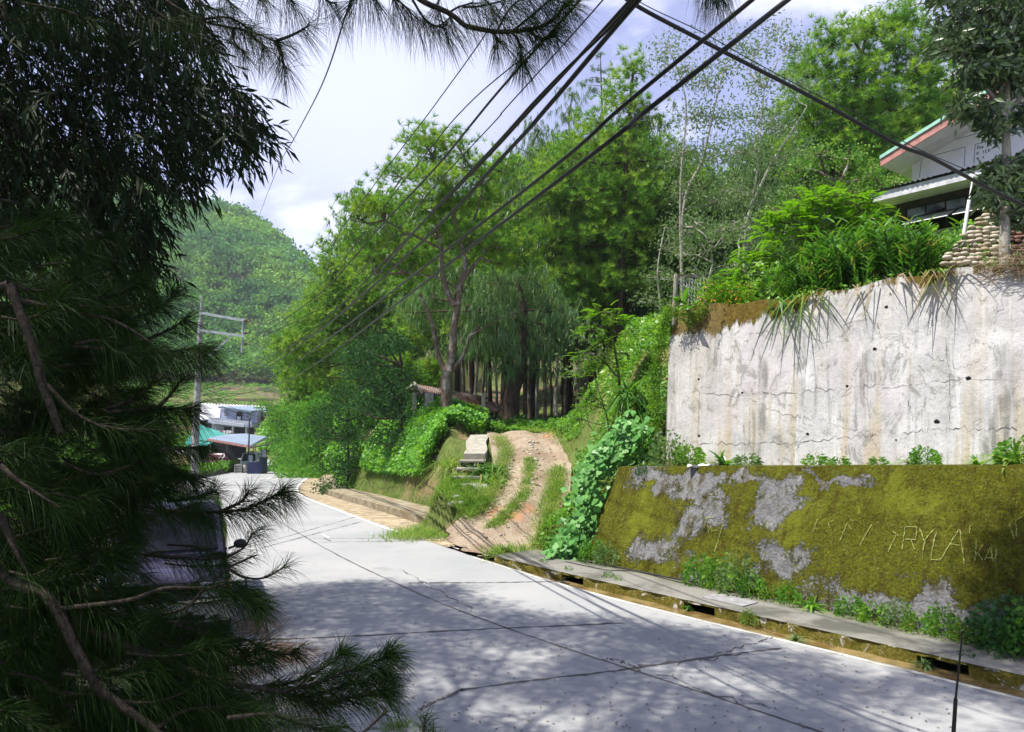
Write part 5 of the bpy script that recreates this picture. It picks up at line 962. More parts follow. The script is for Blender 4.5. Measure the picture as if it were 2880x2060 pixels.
# cables: pixels with depth running from the pole to far overhead
M['cable'] = plain('black_cable', (.018, .018, .020), .5, .2)
def cable(pts, r, label, grp='overhead cables', name='power_cable', n=8, mat=None):
    sp = Soup(); P = spline([W(*p) for p in pts], n); sp.tube(P, r, 6); tag(sp.build(name, mat or M['cable'], smooth=True), label, 'cable', grp)
def dz(px, z0=7.6): return None
def lay(pts, zs):      # depth of each point from the height of the cable there
    out = []
    for (px, py), z in zip(pts, zs):
        z = z * .88 + .1
        r = ray(px, py); d = (z - CAMH) / r[2] * r[1]; out.append((px, py, d))
    return out
far = lambda py, px=585, d=dp: (px, py, d)
CB = [([(1760, -160), (1540, 100), (1311, 300), (1146, 497), (880, 822)], (10, 9.8, 9.6, 9.6, 9.8), (692, 940, dp), .011, 'thin overhead cable, second thin one from the left'),
      ([(1480, -160), (1400, 42), (1220, 300), (1126, 423), (978, 620), (880, 753)], (12, 11.3, 10.8, 10.6, 10.5, 10.6), (692, 905, dp), .011, 'thin overhead cable, leftmost of those crossing the forked pine'),
      ([(1760, -160), (1627, 5), (1400, 260), (1225, 472), (1077, 630), (880, 842)], (9.4, 9.2, 8.9, 8.8, 8.8, 9.0), (692, 968, dp), .019, 'medium black overhead cable left of the thick pair'),
      ([(1815, -160), (1696, 0), (1427, 300), (1274, 467), (880, 880)], (8.8, 8.6, 8.3, 8.2, 8.3), (572, 1010, dp), .009, 'thin overhead cable between the medium one and the thick pair'),
      ([(1905, -140), (1765, 10), (1505, 295), (1225, 590), (880, 928), (720, 1040)], (7.9, 7.7, 7.4, 7.2, 7.1, 7.0), (574, 1085, dp), .019, 'thick black overhead cable, left one of the thick pair'),
      ([(1930, -140), (1792, 5), (1545, 296), (1422, 433), (1156, 709), (880, 945), (720, 1052)], (7.7, 7.5, 7.2, 7.1, 6.9, 6.8, 6.8), (574, 1095, dp), .026, 'thickest black overhead cable, right one of the thick pair'),
      ([(1850, -130), (1760, 30), (1527, 262), (1235, 575), (880, 938)], (7.6, 7.45, 7.15, 6.95, 6.95), (574, 1090, dp), .016, 'slim black cable hugging the thick pair'),
      ([(2230, -100), (2115, 0), (1757, 295), (1372, 615), (880, 985), (760, 1060)], (7.4, 7.1, 6.6, 6.4, 6.3, 6.3), (574, 1112, dp), .019, 'thick black overhead cable, upper one of the two on the right'),
      ([(2330, -90), (2215, 0), (1840, 295), (1397, 640), (880, 1029), (760, 1090)], (7.2, 6.9, 6.3, 6.0, 5.9, 5.9), (574, 1130, dp), .021, 'thick black overhead cable, lowest one on the right')]
for pts, zs, end, r, lab in CB:
    cable(lay(pts, zs) + [end], r, lab)
cable([(1700, -60, 8.6), (1780, 10, 8.6), (1972, 113, 8.8), (2125, 192, 9), (2287, 276, 9.3), (2519, 404, 9.8), (2617, 443, 10), (2746, 512, 10.4), (2880, 577, 10.8), (3100, 660, 11.6)], .026, 'heavy dark service cable sagging from the top centre down to the right edge', None, 'service_cable')
cable([(1740, -40, 8.7), (1815, 15, 8.7), (1972, 90, 8.8), (2110, 168, 9), (2287, 262, 9.3), (2430, 330, 9.6), (2540, 398, 9.8), (2618, 436, 10), (2752, 495, 10.4), (2850, 560, 10.8)], .006, 'thin messenger wire just above the heavy service cable', None, 'service_cable')
cable([(1010, -80, 9), (970, 50, 10), (905, 240, 14), (830, 385, 20), (770, 500, 34), (716, 650, 70), (694, 730, 150), (690, 790, 240)], .012, 'single thin wire hanging down the open sky to the wooded hill', None, 'thin_wire', mat=M['cable'])
for a, b, s_ in (((690, 903), (800, 890), 16), ((690, 937), (830, 905), 12), ((690, 968), (800, 950), 14)):
    cable([(*a, dp), ((a[0] + b[0]) / 2, (a[1] + b[1]) / 2 + s_, dp - 1), (*b, dp - 3)], .012, 'short drooping jumper wire right of the pole frame', 'jumper wires', 'jumper_wire')
for i, (a, b, m_) in enumerate((((574, 1100, dp), (702, 1185, 80), 22), ((574, 1108, dp), (850, 1195, 62), 18), ((574, 1120, dp), (875, 1190, 62), 26), ((574, 1090, dp), (760, 1150, 120), 14))):
    cable([a, ((a[0] + b[0]) / 2, (a[1] + b[1]) / 2 + m_, (a[2] + b[2]) / 2), b], .014, 'thin wire drooping from the utility pole towards the houses', 'wires towards the houses', 'house_wire')

# antenna-like rod near the camera
sp = Soup(); a = W(2707, 1778, 3.0); b = W(2688, 1965, 3.0); g = W(2680, 2090, 3.0); gg = g.copy(); gg[2] = Hp(g[0], g[1]); sp.tube([a, b], [.0035, .0045], 8); sp.tube([b, g, gg], [.0075, .008, .009], 8); sp.ellip(a, (.006, .006, .008), seg=6, rings=4)
tag(sp.build('antenna', plain('black_antenna', (.01, .01, .012), .4), smooth=True), 'thin black rod antenna with a thicker lower joint in front of the road', 'antenna')

# small concrete posts on the bank
for px, t_, b_, w, d_ in ((849, 1190, 1275, .2, 62), (873, 1183, 1270, .34, 60), (905, 1140, 1150, .3, 60)):
    if px == 905: continue
    sp = Soup(); a = W(px + 3, t_, d_); b = W(px - 3, b_, d_); b[2] = min(b[2], Hp(b[0], b[1])) - .1; sp.bar(b, a, w, w); tag(sp.build('concrete_post', M['pole']), ('thicker ' if w > .3 else 'slimmer ') + 'concrete post at the foot of the far green bank', 'post')

# low stone edges of the terraced fields across the valley
m = Mt('dry_terrace_stone'); m.fin(m.mix(m.ramp(m.noise(.6, 5), .4, .6), (.30, .22, .12), (.44, .36, .22)), .95)
for i, D_ in enumerate((170, 177, 184, 191, 199, 207, 215, 223)):
    a0, a1 = RS.uniform(545, 640), RS.uniform(760, 900); P = []
    for px in np.linspace(a0, a1, 26):
        az = (px - 1440) / F; DD = D_ + 1.6 * math.sin(px * .03 + i * 2); y_ = DD / math.sqrt(1 + az * az); P.append([az * y_, y_, Hp(az * y_, y_)])
    P = np.array(P); P[:, 2] = np.convolve(np.pad(P[:, 2], 2, 'edge'), np.ones(5) / 5, 'valid'); sp = Soup(); A = P - [0, 0, .8]; B_ = P + [0, 0, .75 + .15 * math.sin(i)]; C_ = B_ + [0, .9, 0]; k = np.arange(25)
    sp.quads(np.concatenate([A, B_, C_]), np.concatenate([np.stack([k, k + 1, k + 27, k + 26], 1), np.stack([k + 26, k + 27, k + 53, k + 52], 1)])); tag(sp.build('terrace_wall', m.m), 'low tan terrace edge across the fields below the wooded hill', 'terrace wall', 'terrace edges across the valley')
# ------------------------------------------------------------------ buildings down the road
M['bluewall'] = plain('lilac_blue_wall', (.33, .37, .52), .8, .08, .6); M['trim'] = plain('pale_blue_trim', (.6, .62, .7), .7, .08); M['blueroof'] = plain('blue_grey_sheet_roof', (.20, .26, .34), .5, .12, .5, spec=.3)
M['darkin'] = plain('dark_interior', (.02, .02, .022), .9, .3); M['tealroof'] = plain('teal_sheet_roof', (.03, .26, .21), .5, .12, .5); M['whiteroof'] = plain('pale_sheet_roof', (.52, .54, .56), .5, .08, .5); M['navy'] = plain('navy_panel', (.02, .03, .09), .5, .15)
def face(sp, pts, d, th): sp.prism([W(x, y, d) for x, y in pts], [0, th, 0])
def part(name, mat, parent, pts, d, th): sp = Soup(); face(sp, pts, d, th); return sp.build(name, mat, parent)
# two-storey house
hs = empty('house', W(640, 1225, 128)); tag(hs, 'two-storey lilac blue house with a white balustrade balcony down the road', 'house')
part('wall', M['bluewall'], hs, [(621, 1150), (724, 1160), (722, 1192), (620, 1184)], 128, 9)
part('wall', M['bluewall'], hs, [(596, 1190), (714, 1198), (714, 1232), (596, 1232)], 127, 8)
sp = Soup(); sp.prism([W(614, 1148, 126), W(706, 1161, 126), W(778, 1155, 138), W(700, 1147, 140)], [0, 0, .3]); rf = sp.build('roof', M['blueroof'], hs)
part('side_wall', M['darkwall'], hs, [(724, 1160), (770, 1157), (760, 1180), (724, 1185)], 130, 5)
part('balcony', M['trim'], hs, [(585, 1181), (687, 1194), (686, 1202), (584, 1190)], 124.5, 3)
part('balcony', M['bluewall'], hs, [(688, 1194), (709, 1194), (708, 1202), (688, 1202)], 124.5, 3)
sp = Soup()
for i in range(30):
    x = 588 + i * 4.05; y = 1176 + i * .42; a, b = W(x, y, 124.7), W(x, y + 7.5, 124.7); sp.tube([b, (a + b) / 2, a], [.07, .13, .07], 5)
sp.bar(W(586, 1175, 124.7), W(708, 1188, 124.7), .16, .14); sp.build('balustrade', M['trim'], hs)
for x, y in ((629, 1156), (691, 1163)):
    w = part('window', M['trim'], hs, [(x, y), (x + 9, y + 1), (x + 9, y + 17), (x, y + 16)], 127.6, .3)
    sp = Soup(); [face(sp, [(x + 1.2 + i * 4, y + 1.5 + j * 5), (x + 4 + i * 4, y + 1.5 + j * 5), (x + 4 + i * 4, y + 5 + j * 5), (x + 1.2 + i * 4, y + 5 + j * 5)], 127.45, .1) for i in range(2) for j in range(3)]; sp.build('pane', M['glass'], w)
dr_ = part('door', M['darkin'], hs, [(665, 1160), (680, 1161), (679, 1183), (664, 1182)], 127.7, .25); part('door_panel', M['trim'], dr_, [(667, 1172), (677, 1173), (676, 1181), (666, 1181)], 127.55, .1)
part('opening', M['darkin'], hs, [(630, 1201), (650, 1202), (650, 1222), (630, 1222)], 126.8, .2); part('opening', M['darkin'], hs, [(656, 1203), (688, 1204), (688, 1224), (656, 1224)], 126.8, .2); part('opening', M['darkin'], hs, [(695, 1205), (712, 1205), (712, 1224), (695, 1224)], 126.8, .2)
for x in (596, 652, 690): part('pillar', M['trim'], hs, [(x, 1196), (x + 4, 1196), (x + 4, 1232), (x, 1232)], 124.8, .5)
for i, (x, c_) in enumerate(((602, 0), (610, 0), (619, 1), (627, 0), (636, 0), (644, 0))):
    sp = Soup(); V = []
    for j in range(6): V += [W(x + j * 1.3, 1211 + (i % 2), 122.5 + .15 * math.sin(j * 2.4)), W(x + j * 1.3, 1222 - (i % 3), 122.5 + .2 * math.sin(j * 2.4 + 1))]
    k = np.arange(5) * 2; sp.quads(V, np.stack([k, k + 2, k + 3, k + 1], 1)); sp.quads(np.array(V) + [0, .04, 0], np.stack([k, k + 1, k + 3, k + 2], 1))
    tag(sp.build('laundry', M['white'] if not c_ else plain('red_white_cloth', (.42, .16, .16), .8)), 'pale cloth hanging on the line below the balcony' if not c_ else 'reddish cloth hanging on the line below the balcony', 'laundry', 'laundry below the balcony' if not c_ else None)
sp = Soup(); sp.tube([W(598, 1210, 122.5), W(655, 1211, 122.5)], .02, 4); tag(sp.build('washing_line', M['cable']), 'washing line stretched below the balcony with pale cloths', 'line')
# pale roofed building left, long roof behind, teal roof
w2 = empty('house', W(590, 1190, 136)); tag(w2, 'low building with a broad white sheet roof left of the lilac house', 'house'); sp = Soup(); sp.prism([W(555, 1186, 130), W(618, 1178, 132), W(620, 1156, 146), W(566, 1154, 146)], [0, 0, .2]); sp.build('roof', M['whiteroof'], w2); part('wall', M['darkwall'], w2, [(562, 1184), (616, 1178), (612, 1215), (566, 1215)], 134, 8)
w3 = empty('shed', W(660, 1150, 165)); tag(w3, 'long low shed with scalloped white plastic roof beyond the lilac house', 'shed'); sp = Soup(); V = []
for i in range(90):
    x = 565 + i * 2.1; y = 1137 + i * .10; o = .35 * abs(math.sin(i * .75)); V += [W(x, y + 14, 158), W(x, y, 170) + [0, 0, o]]
k = np.arange(89) * 2; sp.quads(V, np.stack([k, k + 2, k + 3, k + 1], 1)); sp.quads(np.array(V) - [0, 0, .1], np.stack([k, k + 1, k + 3, k + 2], 1)); sp.build('roof', M['whiteroof'], w3); part('wall', M['fascia'], w3, [(566, 1150), (752, 1160), (752, 1172), (566, 1166)], 160, 4)
w4 = empty('house', W(600, 1270, 92)); tag(w4, 'house with a teal sheet roof, half hidden by the utility pole and pine needles', 'house'); sp = Soup(); sp.prism([W(520, 1252, 86), W(583, 1256, 84), W(640, 1227, 100), W(556, 1196, 104)], [0, 0, .2]); sp.build('roof', M['tealroof'], w4); part('wall', M['render'], w4, [(528, 1250), (582, 1250), (582, 1300), (528, 1300)], 88, 8)
w5 = empty('house', W(780, 1180, 150)); tag(w5, 'small dark-walled house with a teal roof edge at the right end of the lilac house', 'house'); sp = Soup(); sp.prism([W(748, 1162, 138), W(797, 1168, 136), W(790, 1156, 150), W(750, 1153, 150)], [0, 0, .2]); sp.build('roof', M['tealroof'], w5); part('wall', M['darkwall'], w5, [(752, 1163), (792, 1168), (780, 1185), (754, 1185)], 141, 4)
# carport
d0 = 74; zg = lambda px, d: Hp((px - 1440) / F * d, d)
cp = empty('carport', (*W(650, 1300, d0)[:2], zg(650, d0))); tag(cp, 'open carport with a flat blue-grey sheet roof and red trim at the roadside', 'carport')
sp = Soup(); sp.prism([W(583, 1236, 70), W(704, 1256, 68), W(750, 1231, 80), W(690, 1222, 92), W(640, 1224, 92)], [0, 0, .1]); sp.build('roof', M['blueroof'], cp)
sp = Soup(); sp.bar(W(583, 1237, 69.95), W(704, 1258, 67.95), .08, .18); sp.build('fascia_board', M['redbrown'], cp); sp = Soup(); sp.bar(W(704, 1257, 68), W(750, 1233, 80), .08, .16); sp.build('fascia_board', M['fascia'], cp)
def postpx(px, pt, d, r, mat, nm='post', par=cp): sp = Soup(); a = W(px, pt, d); b = a.copy(); b[2] = Hp(a[0], a[1]) - .05; sp.tube([b, a], r, 6); return sp.build(nm, mat, par)
postpx(592, 1242, 70.5, .05, M['post']); postpx(640, 1240, 80, .06, M['post']); postpx(718, 1250, 76, .05, M['post']); postpx(750, 1240, 80, .05, M['frame'])
part('back_wall', M['darkin'], cp, [(560, 1240), (690, 1240), (690, 1290), (560, 1290)], 88, .3)
sp = Soup(); a = W(702, 1178, 67.6); b = W(698, 1316, 67.6); b[2] = Hp(b[0], b[1]) - .1; sp.tube([b, a], .07, 8); sp.ellip(a, (.11, .11, .12), seg=6, rings=4); tag(sp.build('pipe', plain('dark_iron_pipe', (.06, .065, .085), .5), smooth=True), 'dark iron pipe rising through the front corner of the carport roof', 'pipe')
# blue stall in front of the van
kz = zg(720, 66); ks = empty('stall', (*W(720, 1310, 66)[:2], kz)); tag(ks, 'narrow navy blue roadside stall with a glazed upper half under the carport corner', 'stall')
def bx(par, name, mat, px0, px1, d, dep, z0_, z1_):
    a = (px0 - 1440) / F * d; b = (px1 - 1440) / F * d; sp = Soup(); sp.box(((a + b) / 2, d + dep / 2, kz + (z0_ + z1_) / 2), (b - a, dep, z1_ - z0_)); return sp.build(name, mat, par)
bx(ks, 'counter', M['navy'], 701, 738, 66, 1.3, 0, 1.05); bx(ks, 'end_panel', M['navy'], 733, 741, 65.9, 1.5, 0.01, 1.5); bx(ks, 'sign_board', plain('pale_panel', (.33, .36, .42), .5), 737, 751, 66.2, .1, 1.5, 2.15)
for px in (702, 716, 740): bx(ks, 'upright', M['frame'], px - .8, px + .8, 66.0, .06, 1.05, 2.35)
sp = Soup(); sp.prism([W(700, 1262, 65.5), W(757, 1252, 65.5), W(757, 1250, 68), W(700, 1260, 68)], [0, 0, .08]); sp.build('roof', M['frame'], ks)
m = Mt('stall_glass'); m.fin((.16, .2, .26), .2, spec=.6); bx(ks, 'glass_panel', m.m, 703, 715, 66.02, .03, 1.06, 1.7)
# things stored beside the stall
for i, (px, py, w, h, col, nm, lab) in enumerate(((610, 1268, 22, 22, (.05, .03, .07), 'parked_jeep', ''), (664, 1288, 20, 14, (.3, .3, .28), 'scrap_crate', 'grey crate of scrap beside the navy stall'), (684, 1282, 14, 18, (.4, .38, .33), 'sack', 'pale sack standing in front of the carport beside the navy stall'))):
    if i == 0: continue
    p = W(px, py, 69); z = zg(px, 69); sp = Soup(); wd_ = w / F * 69
    if nm == 'sack': sp.ellip((p[0] + wd_ / 2, p[1], z + .45), (wd_ / 2, .3, .5), seg=10, rings=7, noise=.12)
    else:
        for j in range(4): sp.box((p[0] + wd_ / 2, p[1], z + .1 + j * .22), (wd_, .6, .14))
        for sx_ in (-1, 1): sp.box((p[0] + wd_ / 2 + sx_ * wd_ * .46, p[1] - .33, z + .42), (.08, .05, .84))
    tag(sp.build(nm, plain(nm + '_mat', col, .8), smooth=nm == 'sack'), lab, 'crate' if nm != 'sack' else 'sack')
for i, (px, py) in enumerate(((626, 1283), (621, 1292))):
    sp = Soup(); c = W(px, py, 66.5); th = np.linspace(0, 2 * math.pi, 17); R_ = .17; P = [c + np.array([math.cos(t) * R_, .05 * math.sin(t * 2), math.sin(t) * R_]) for t in th]; sp.tube(P, .045, 6, cap=False)
    tag(sp.build('tyre', M['white'] if i == 0 else plain('dull_tyre', (.25, .23, .2), .9), smooth=True), ('white painted tyre' if i == 0 else 'dull tan tyre') + ' propped over the roadside planting bed', 'tyre')
# planting bed
pl_ = empty('planting_bed', (*W(625, 1330, 62)[:2], zg(625, 62))); tag(pl_, 'low stained block wall holding a strip of leafy plants at the roadside', 'planter')
A_, B_ = G(480, 1362, -1.2), G(667, 1314, -1.75); A_[2] = Hp(*A_[:2]); B_[2] = Hp(*B_[:2]); sp = Soup(); sp.bar(A_ + [0, 0, .25], B_ + [0, 0, .25], .25, .62); m = Mt('stained_block_wall'); c = m.mix(m.ramp(m.noise(1, 5, .6, (3, 3, .5)), .45, .6), (.22, .20, .17), (.08, .07, .05)); sp.build('wall', m.fin(c, .9), pl_)
n = 1500; t = RS.rand(n)[:, None]; P = A_ * (1 - t) + B_ * t + np.column_stack([RS.uniform(-2.2, -.1, n) * .3, RS.uniform(.1, 2.6, n), RS.uniform(.3, .95, n)]); sp = Soup(); sp.leaves(P, rdir(n) + UP * .4, .34, .16); sp.build('leafy_plants', M['lush'], pl_)

# ------------------------------------------------------------------ vehicles
def ring(y, hw, z0, z1, tum=0.0, k=.12):
    """rounded box section, x across, z up"""
    w1 = hw - tum; P = [(-hw + k, z0), (hw - k, z0), (hw, z0 + k), (hw, (z0 + z1) / 2), (w1, z1 - k * .8), (w1 - k * 1.2, z1), (-w1 + k * 1.2, z1), (-w1, z1 - k * .8), (-hw, (z0 + z1) / 2), (-hw, z0 + k)]
    return [(x, y, z) for x, z in P]
def loft(sp, rings_):
    V = np.array(rings_).reshape(-1, 3); n_ = len(rings_[0]); k = np.arange(len(V)).reshape(len(rings_), n_); k2 = np.roll(k, -1, 1)
    sp.quads(V, np.stack([k[:-1], k2[:-1], k2[1:], k[1:]], -1).reshape(-1, 4))
    for e, rev in ((0, 0), (len(rings_) - 1, 1)):
        c = np.mean(np.array(rings_[e]), 0); kk = sp.addv(np.vstack([c, rings_[e]])); t = np.array([[kk, kk + 1 + (i + 1) % n_, kk + 1 + i] for i in range(n_)]); sp.t.append(t if not rev else t[:, ::-1]); sp.rt.append(np.full(n_, .5))
def wheel(x, y, r, par):
    sp = Soup(); sp.tube([(x - .1, y, r), (x - .085, y, r), (x + .085, y, r), (x + .1, y, r)], [r * .86, r, r, r * .86], 20); w = sp.build('wheel', M['rubber'], par, True, False)
    sp = Soup(); s_ = 1 if x > 0 else -1; sp.tube([(x + s_ * .09, y, r), (x + s_ * .112, y, r)], [r * .6, r * .5], 14); sp.build('rim', M['steel'], w, True, False)
def paint(name, c): m = Mt(name); m.fin(m.mix(m.ramp(m.noise(5, 4), .4, .6), c, tuple(x * .85 for x in c)), .25, spec=.6); m.b.inputs['Coat Weight'].default_value = .6; return m.m
def vehicle(name, label, loc, rz, body, lower, L=4.3, H_=1.85, wd_=1.7, hood=True, cat='van'):
    e = empty(name, loc, rz); tag(e, label, cat); hw = wd_ / 2; f = -L / 2
    sp = Soup()
    if hood: R_ = [ring(f, hw - .10, .45, .86, .02, .1), ring(f + .08, hw - .03, .34, .95, .03, .12), ring(f + .4, hw, .32, 1.02, .05, .12), ring(f + 1.12, hw, .32, 1.10, .08, .12), ring(L / 2 - .15, hw, .32, 1.12, .05, .12), ring(L / 2, hw - .06, .40, 1.08, .05, .12)]
    else: R_ = [ring(f, hw - .08, .42, 1.0, .02, .12), ring(f + .12, hw, .34, 1.08, .03), ring(L / 2 - .12, hw, .34, 1.1, .03), ring(L / 2, hw - .06, .42, 1.05, .04)]
    loft(sp, R_); sp.build('body', body, e, True, False)
    sp = Soup(); w0 = f + (1.02 if hood else .12); R_ = [ring(w0, hw - .07, 1.0, 1.10, .04, .03), ring(w0 + (.62 if hood else .35), hw - .07, 1.0, H_ - .05, .12, .07), ring(w0 + (.85 if hood else .7), hw - .07, 1.0, H_, .13, .08), ring(L / 2 - .35, hw - .07, 1.0, H_, .13, .08), ring(L / 2 - .06, hw - .07, 1.0, H_ - .12, .12, .07)]
    loft(sp, R_); sp.build('cabin', body, e, True, False)
    # windscreen, side glass, rear glass
    a0, a1 = w0 + .05, w0 + (.55 if hood else .32); zz0, zz1 = 1.15, H_ - .14; sp = Soup()
    sp.prism([(-hw + .2, a0 + .0, zz0), (hw - .2, a0 + .0, zz0), (hw - .30, a1 + .01, zz1), (-hw + .30, a1 + .01, zz1)], [0, -.035, .015]); sp.build('windscreen', M['autoglass'], e, False, False)
    for s_ in (-1, 1):
        for y0_, y1_ in ((a1 + .25, a1 + 1.0), (a1 + 1.08, L / 2 - .45)):
            sp = Soup(); sp.prism([(s_ * (hw - .085), y0_, 1.18), (s_ * (hw - .085), y1_, 1.18), (s_ * (hw - .165), y1_ - .04, H_ - .17), (s_ * (hw - .165), y0_ + .06, H_ - .17)], [s_ * .012, 0, 0]); sp.build('side_window', M['autoglass'], e, False, False)
        for y_ in (f + .72, L / 2 - .8): wheel(s_ * (hw - .1), y_, .33, e)
        sp = Soup(); sp.prism([(s_ * (hw - .05) - .22 * (s_ > 0) , f - .012, .68), (s_ * (hw - .05) - .22 * (s_ > 0) + .22, f - .012, .68), (s_ * (hw - .05) - .22 * (s_ > 0) + .22, f - .012, .88), (s_ * (hw - .05) - .22 * (s_ > 0), f - .012, .88)], [0, .12, 0]) if False else sp.box((s_ * (hw - .27), f + .01, .77), (.32, .1, .19)); hl_ = sp.build('headlight', M['lamp'], e, False, False)
        sp = Soup(); sp.box((s_ * (hw - .07), f + .05, .77), (.07, .14, .19)); sp.build('indicator', plain('amber_lens', (.5, .18, .02), .2), e, False, False)
        sp = Soup(); sp.ellip((s_ * (hw + .12), w0 + .28, 1.17), (.10, .05, .075), seg=8, rings=6); sp.tube([(s_ * (hw - .05), w0 + .3, 1.1), (s_ * (hw + .1), w0 + .28, 1.15)], .02, 5); sp.build('mirror', M['rubber'], e, True, False)
    sp = Soup()
    for j in range(5): sp.box((0, f - .0, .69 + j * .04), (wd_ * .5, .06, .018))
    sp.box((0, f + .03, .77), (wd_ * .52, .05, .22)); sp.build('grille', M['darkin'], e, False, False)
    sp = Soup(); loft(sp, [ring(f - .13, hw - .12, .36, .62, .0, .05), ring(f - .06, hw + .0, .34, .64, .0, .06), ring(f + .35, hw + .015, .36, .62, .0, .06)]); sp.build('bumper', lower, e, True, False)
    sp = Soup(); sp.box((0, f - .12, .42), (wd_ * .6, .04, .06)); sp.build('air_slot', M['darkin'], e, False, False)
    sp = Soup(); sp.tube([(-hw + .3, w0 + .08, 1.12), (0, w0 + .04, 1.15), (.1, w0 + .25, 1.36)], .012, 5); sp.build('wiper', M['rubber'], e, True, False)
    return e, f
m = Mt('car_glass'); m.fin((.02, .022, .028), .06, spec=.9); M['autoglass'] = m.m
m = Mt('headlamp_lens'); m.fin((.5, .52, .55), .12, spec=.8); M['lamp'] = m.m
cream = paint('cream_plastic', (.42, .42, .38)); cz = -.03
cv, f = vehicle('parked_van', 'parked dark purple utility van with cream bumper behind the pine needles', (-5.55, 12.3, cz), .38, paint('dark_purple_paint', (.045, .035, .075)), cream, 4.3, 1.8, 1.76)
pt = Soup(); pt.box((.0, f - .142, .53), (.42, .012, .16)); plate = pt.build('licence_plate', plain('white_plate', (.55, .56, .54), .5, .05), cv, False, False)
def textmesh(txt, size, name, mat, par, loc, rot, ext=.002):
    c = bpy.data.curves.new(name, 'FONT'); c.body = txt; c.size = size; c.align_x = 'CENTER'; c.extrude = ext; t = bpy.data.objects.new(name, c); COL.objects.link(t); dg = bpy.context.evaluated_depsgraph_get(); me = bpy.data.meshes.new_from_object(t.evaluated_get(dg)); COL.objects.unlink(t); bpy.data.objects.remove(t)
    o = bpy.data.objects.new(name, me); COL.objects.link(o); me.materials.clear(); me.materials.append(mat); o.parent = par; o.location = loc; o.rotation_euler = rot; return o
textmesh('PXH604', .115, 'plate_number', M['darkin'], plate, (0, f - .150, .49), (math.pi / 2, 0, 0))
M['redmark'] = plain('red_emblem', (.5, .04, .04), .6)
for s_ in (-1, 1): sp = Soup(); sp.ellip((s_ * .178, f - .149, .53), (.022, .003, .018), seg=10, rings=6); sp.build('emblem', M['redmark'], plate, False, False)
wv, f2 = vehicle('white_van', 'small white van parked nose-on behind the navy stall, partly in the road', (-25.15, 72.5, zg(735, 73.5) - .0), .1, paint('white_van_paint', (.5, .52, .55)), paint('grey_bumper', (.12, .12, .14)), 4.2, 1.95, 1.7, False)
wv.location.z = Hp(-25.15, 72.5)
jp, f3 = vehicle('parked_jeep', 'dark red and navy vehicle parked in the shade under the carport roof', (-30.2, 79, Hp(-30.2, 79)), 1.5, paint('maroon_paint', (.12, .012, .02)), M['darkin'], 3.8, 1.75, 1.65, True, 'jeep')
# ------------------------------------------------------------------ ground cover (uncountable) and single plants
def sdir(n, up=.5): return norm(rdir(n) + UP * up)
def gn(x, y, e=.25):
    """ground normal"""
    hx = (H(x + e, y) - H(x - e, y)) / (2 * e); hy = (H(x, y + e) - H(x, y - e)) / (2 * e); return norm(np.stack([-hx, -hy, np.ones_like(hx)], 1))
def region(n, x0, x1, y0, y1, cond):
    out = []
    while sum(len(o) for o in out) < n:
        x = RS.uniform(x0, x1, n * 2); y = RS.uniform(y0, y1, n * 2); q, z = seg_near(x, y); dx = x - P0[0]; dy = y - P0[1]; s = dx * TT[0] + dy * TT[1]; qq = dx * NB[0] + dy * NB[1]; m = cond(x, y, q, s, qq)
        if m.sum() == 0: raise Exception('empty region')
        out.append(np.stack([x[m], y[m]], 1))
    return np.concatenate(out)[:n]
def cover(name, n, box, cond, mat, L, Wd, hmax, label, cat, sc=.6, blades=False, seed=1, bumps=.5, steep=0.0, group=None):
    P = region(n, *box, cond); x, y = P[:, 0], P[:, 1]; h = H(x, y); nr = gn(x, y); bm = .5 + .5 * np.clip(vnoise(x, y, sc, seed), -1, 1)
    hh = hmax * (1 - bumps + bumps * bm) * RS.uniform(.1, 1, n) ** .6; sp = Soup(); base = np.stack([x, y, h], 1) + nr * (hh * .6)[:, None] * (0 if blades else 1) + UP * (hh * .4)[:, None] * (0 if blades else 1)
    tone = np.clip(.5 + .35 * vnoise(x, y, sc * .8, seed + 3) + RS.uniform(-.3, .3, n), 0, 1)
    if blades: sp.blade(base, sdir(n, 1.3), L * (1 - bumps + bumps * bm) * RS.uniform(.5, 1.2, n), Wd, 3, RS.uniform(.2, .8, n), r=tone)
    else:
        d = norm(rdir(n) * .8 + nr * .35); sd_ = norm(np.cross(d, nr + rdir(n) * .5 + TS * .3)); sp.leaves(base, d, L * RS.uniform(.6, 1.2, n), Wd * RS.uniform(.8, 1.2, n), side=np.cross(sd_, d) , r=tone, bend=.12)
    o = sp.build(name, mat); tag(o, label, cat, group, 'stuff'); return o
edl = lambda x, y: (tcx(y) - 1.2) - x
edr = lambda x, y: x - (tcx(y) + 1.1)
cover('creeper_cover', 60000, (-12, -.5, 21, 36), lambda x, y, q, s, qq: (q > 2.75) & (q < 11) & (edl(x, y) > np.where(y < 28, 1.5, .2)) & ((q > 3.9) | (y > 27.5) | ((vnoise(x, y, .5, 2) > .6) & (q > 3))), M['cover'], .16, .12, .72, 'bright green creeper blanketing the mound beside the road', 'creeper', 1.1)
cover('bank_bushes', 70000, (-34, -8, 34, 104), lambda x, y, q, s, qq: (q > 2.4) & (q < 12), M['cover'], .34, .22, 2.4, 'leafy undergrowth on the bank along the bend', 'undergrowth', 2.6, seed=4, bumps=.8)
cover('far_bank_bushes', 36000, (-48, -14, 56, 116), lambda x, y, q, s, qq: (q > 2.2) & (q < 16) & (x / y > -.335), M['cover'], .6, .42, 2.2, 'leafy growth over the far bank where the road bends out of sight', 'undergrowth', 3.2, seed=12, bumps=.85)
cover('terrace_plants', 16000, (-3, 7.5, 28.0, 31.5), lambda x, y, q, s, qq: (q > 4) & ((edl(x, y) > .3) | (y > 28.7)), M['lush'], .15, .1, .5, 'low bright plants along the rim of the terrace at the wood edge', 'plants', .9, seed=6, bumps=.8)
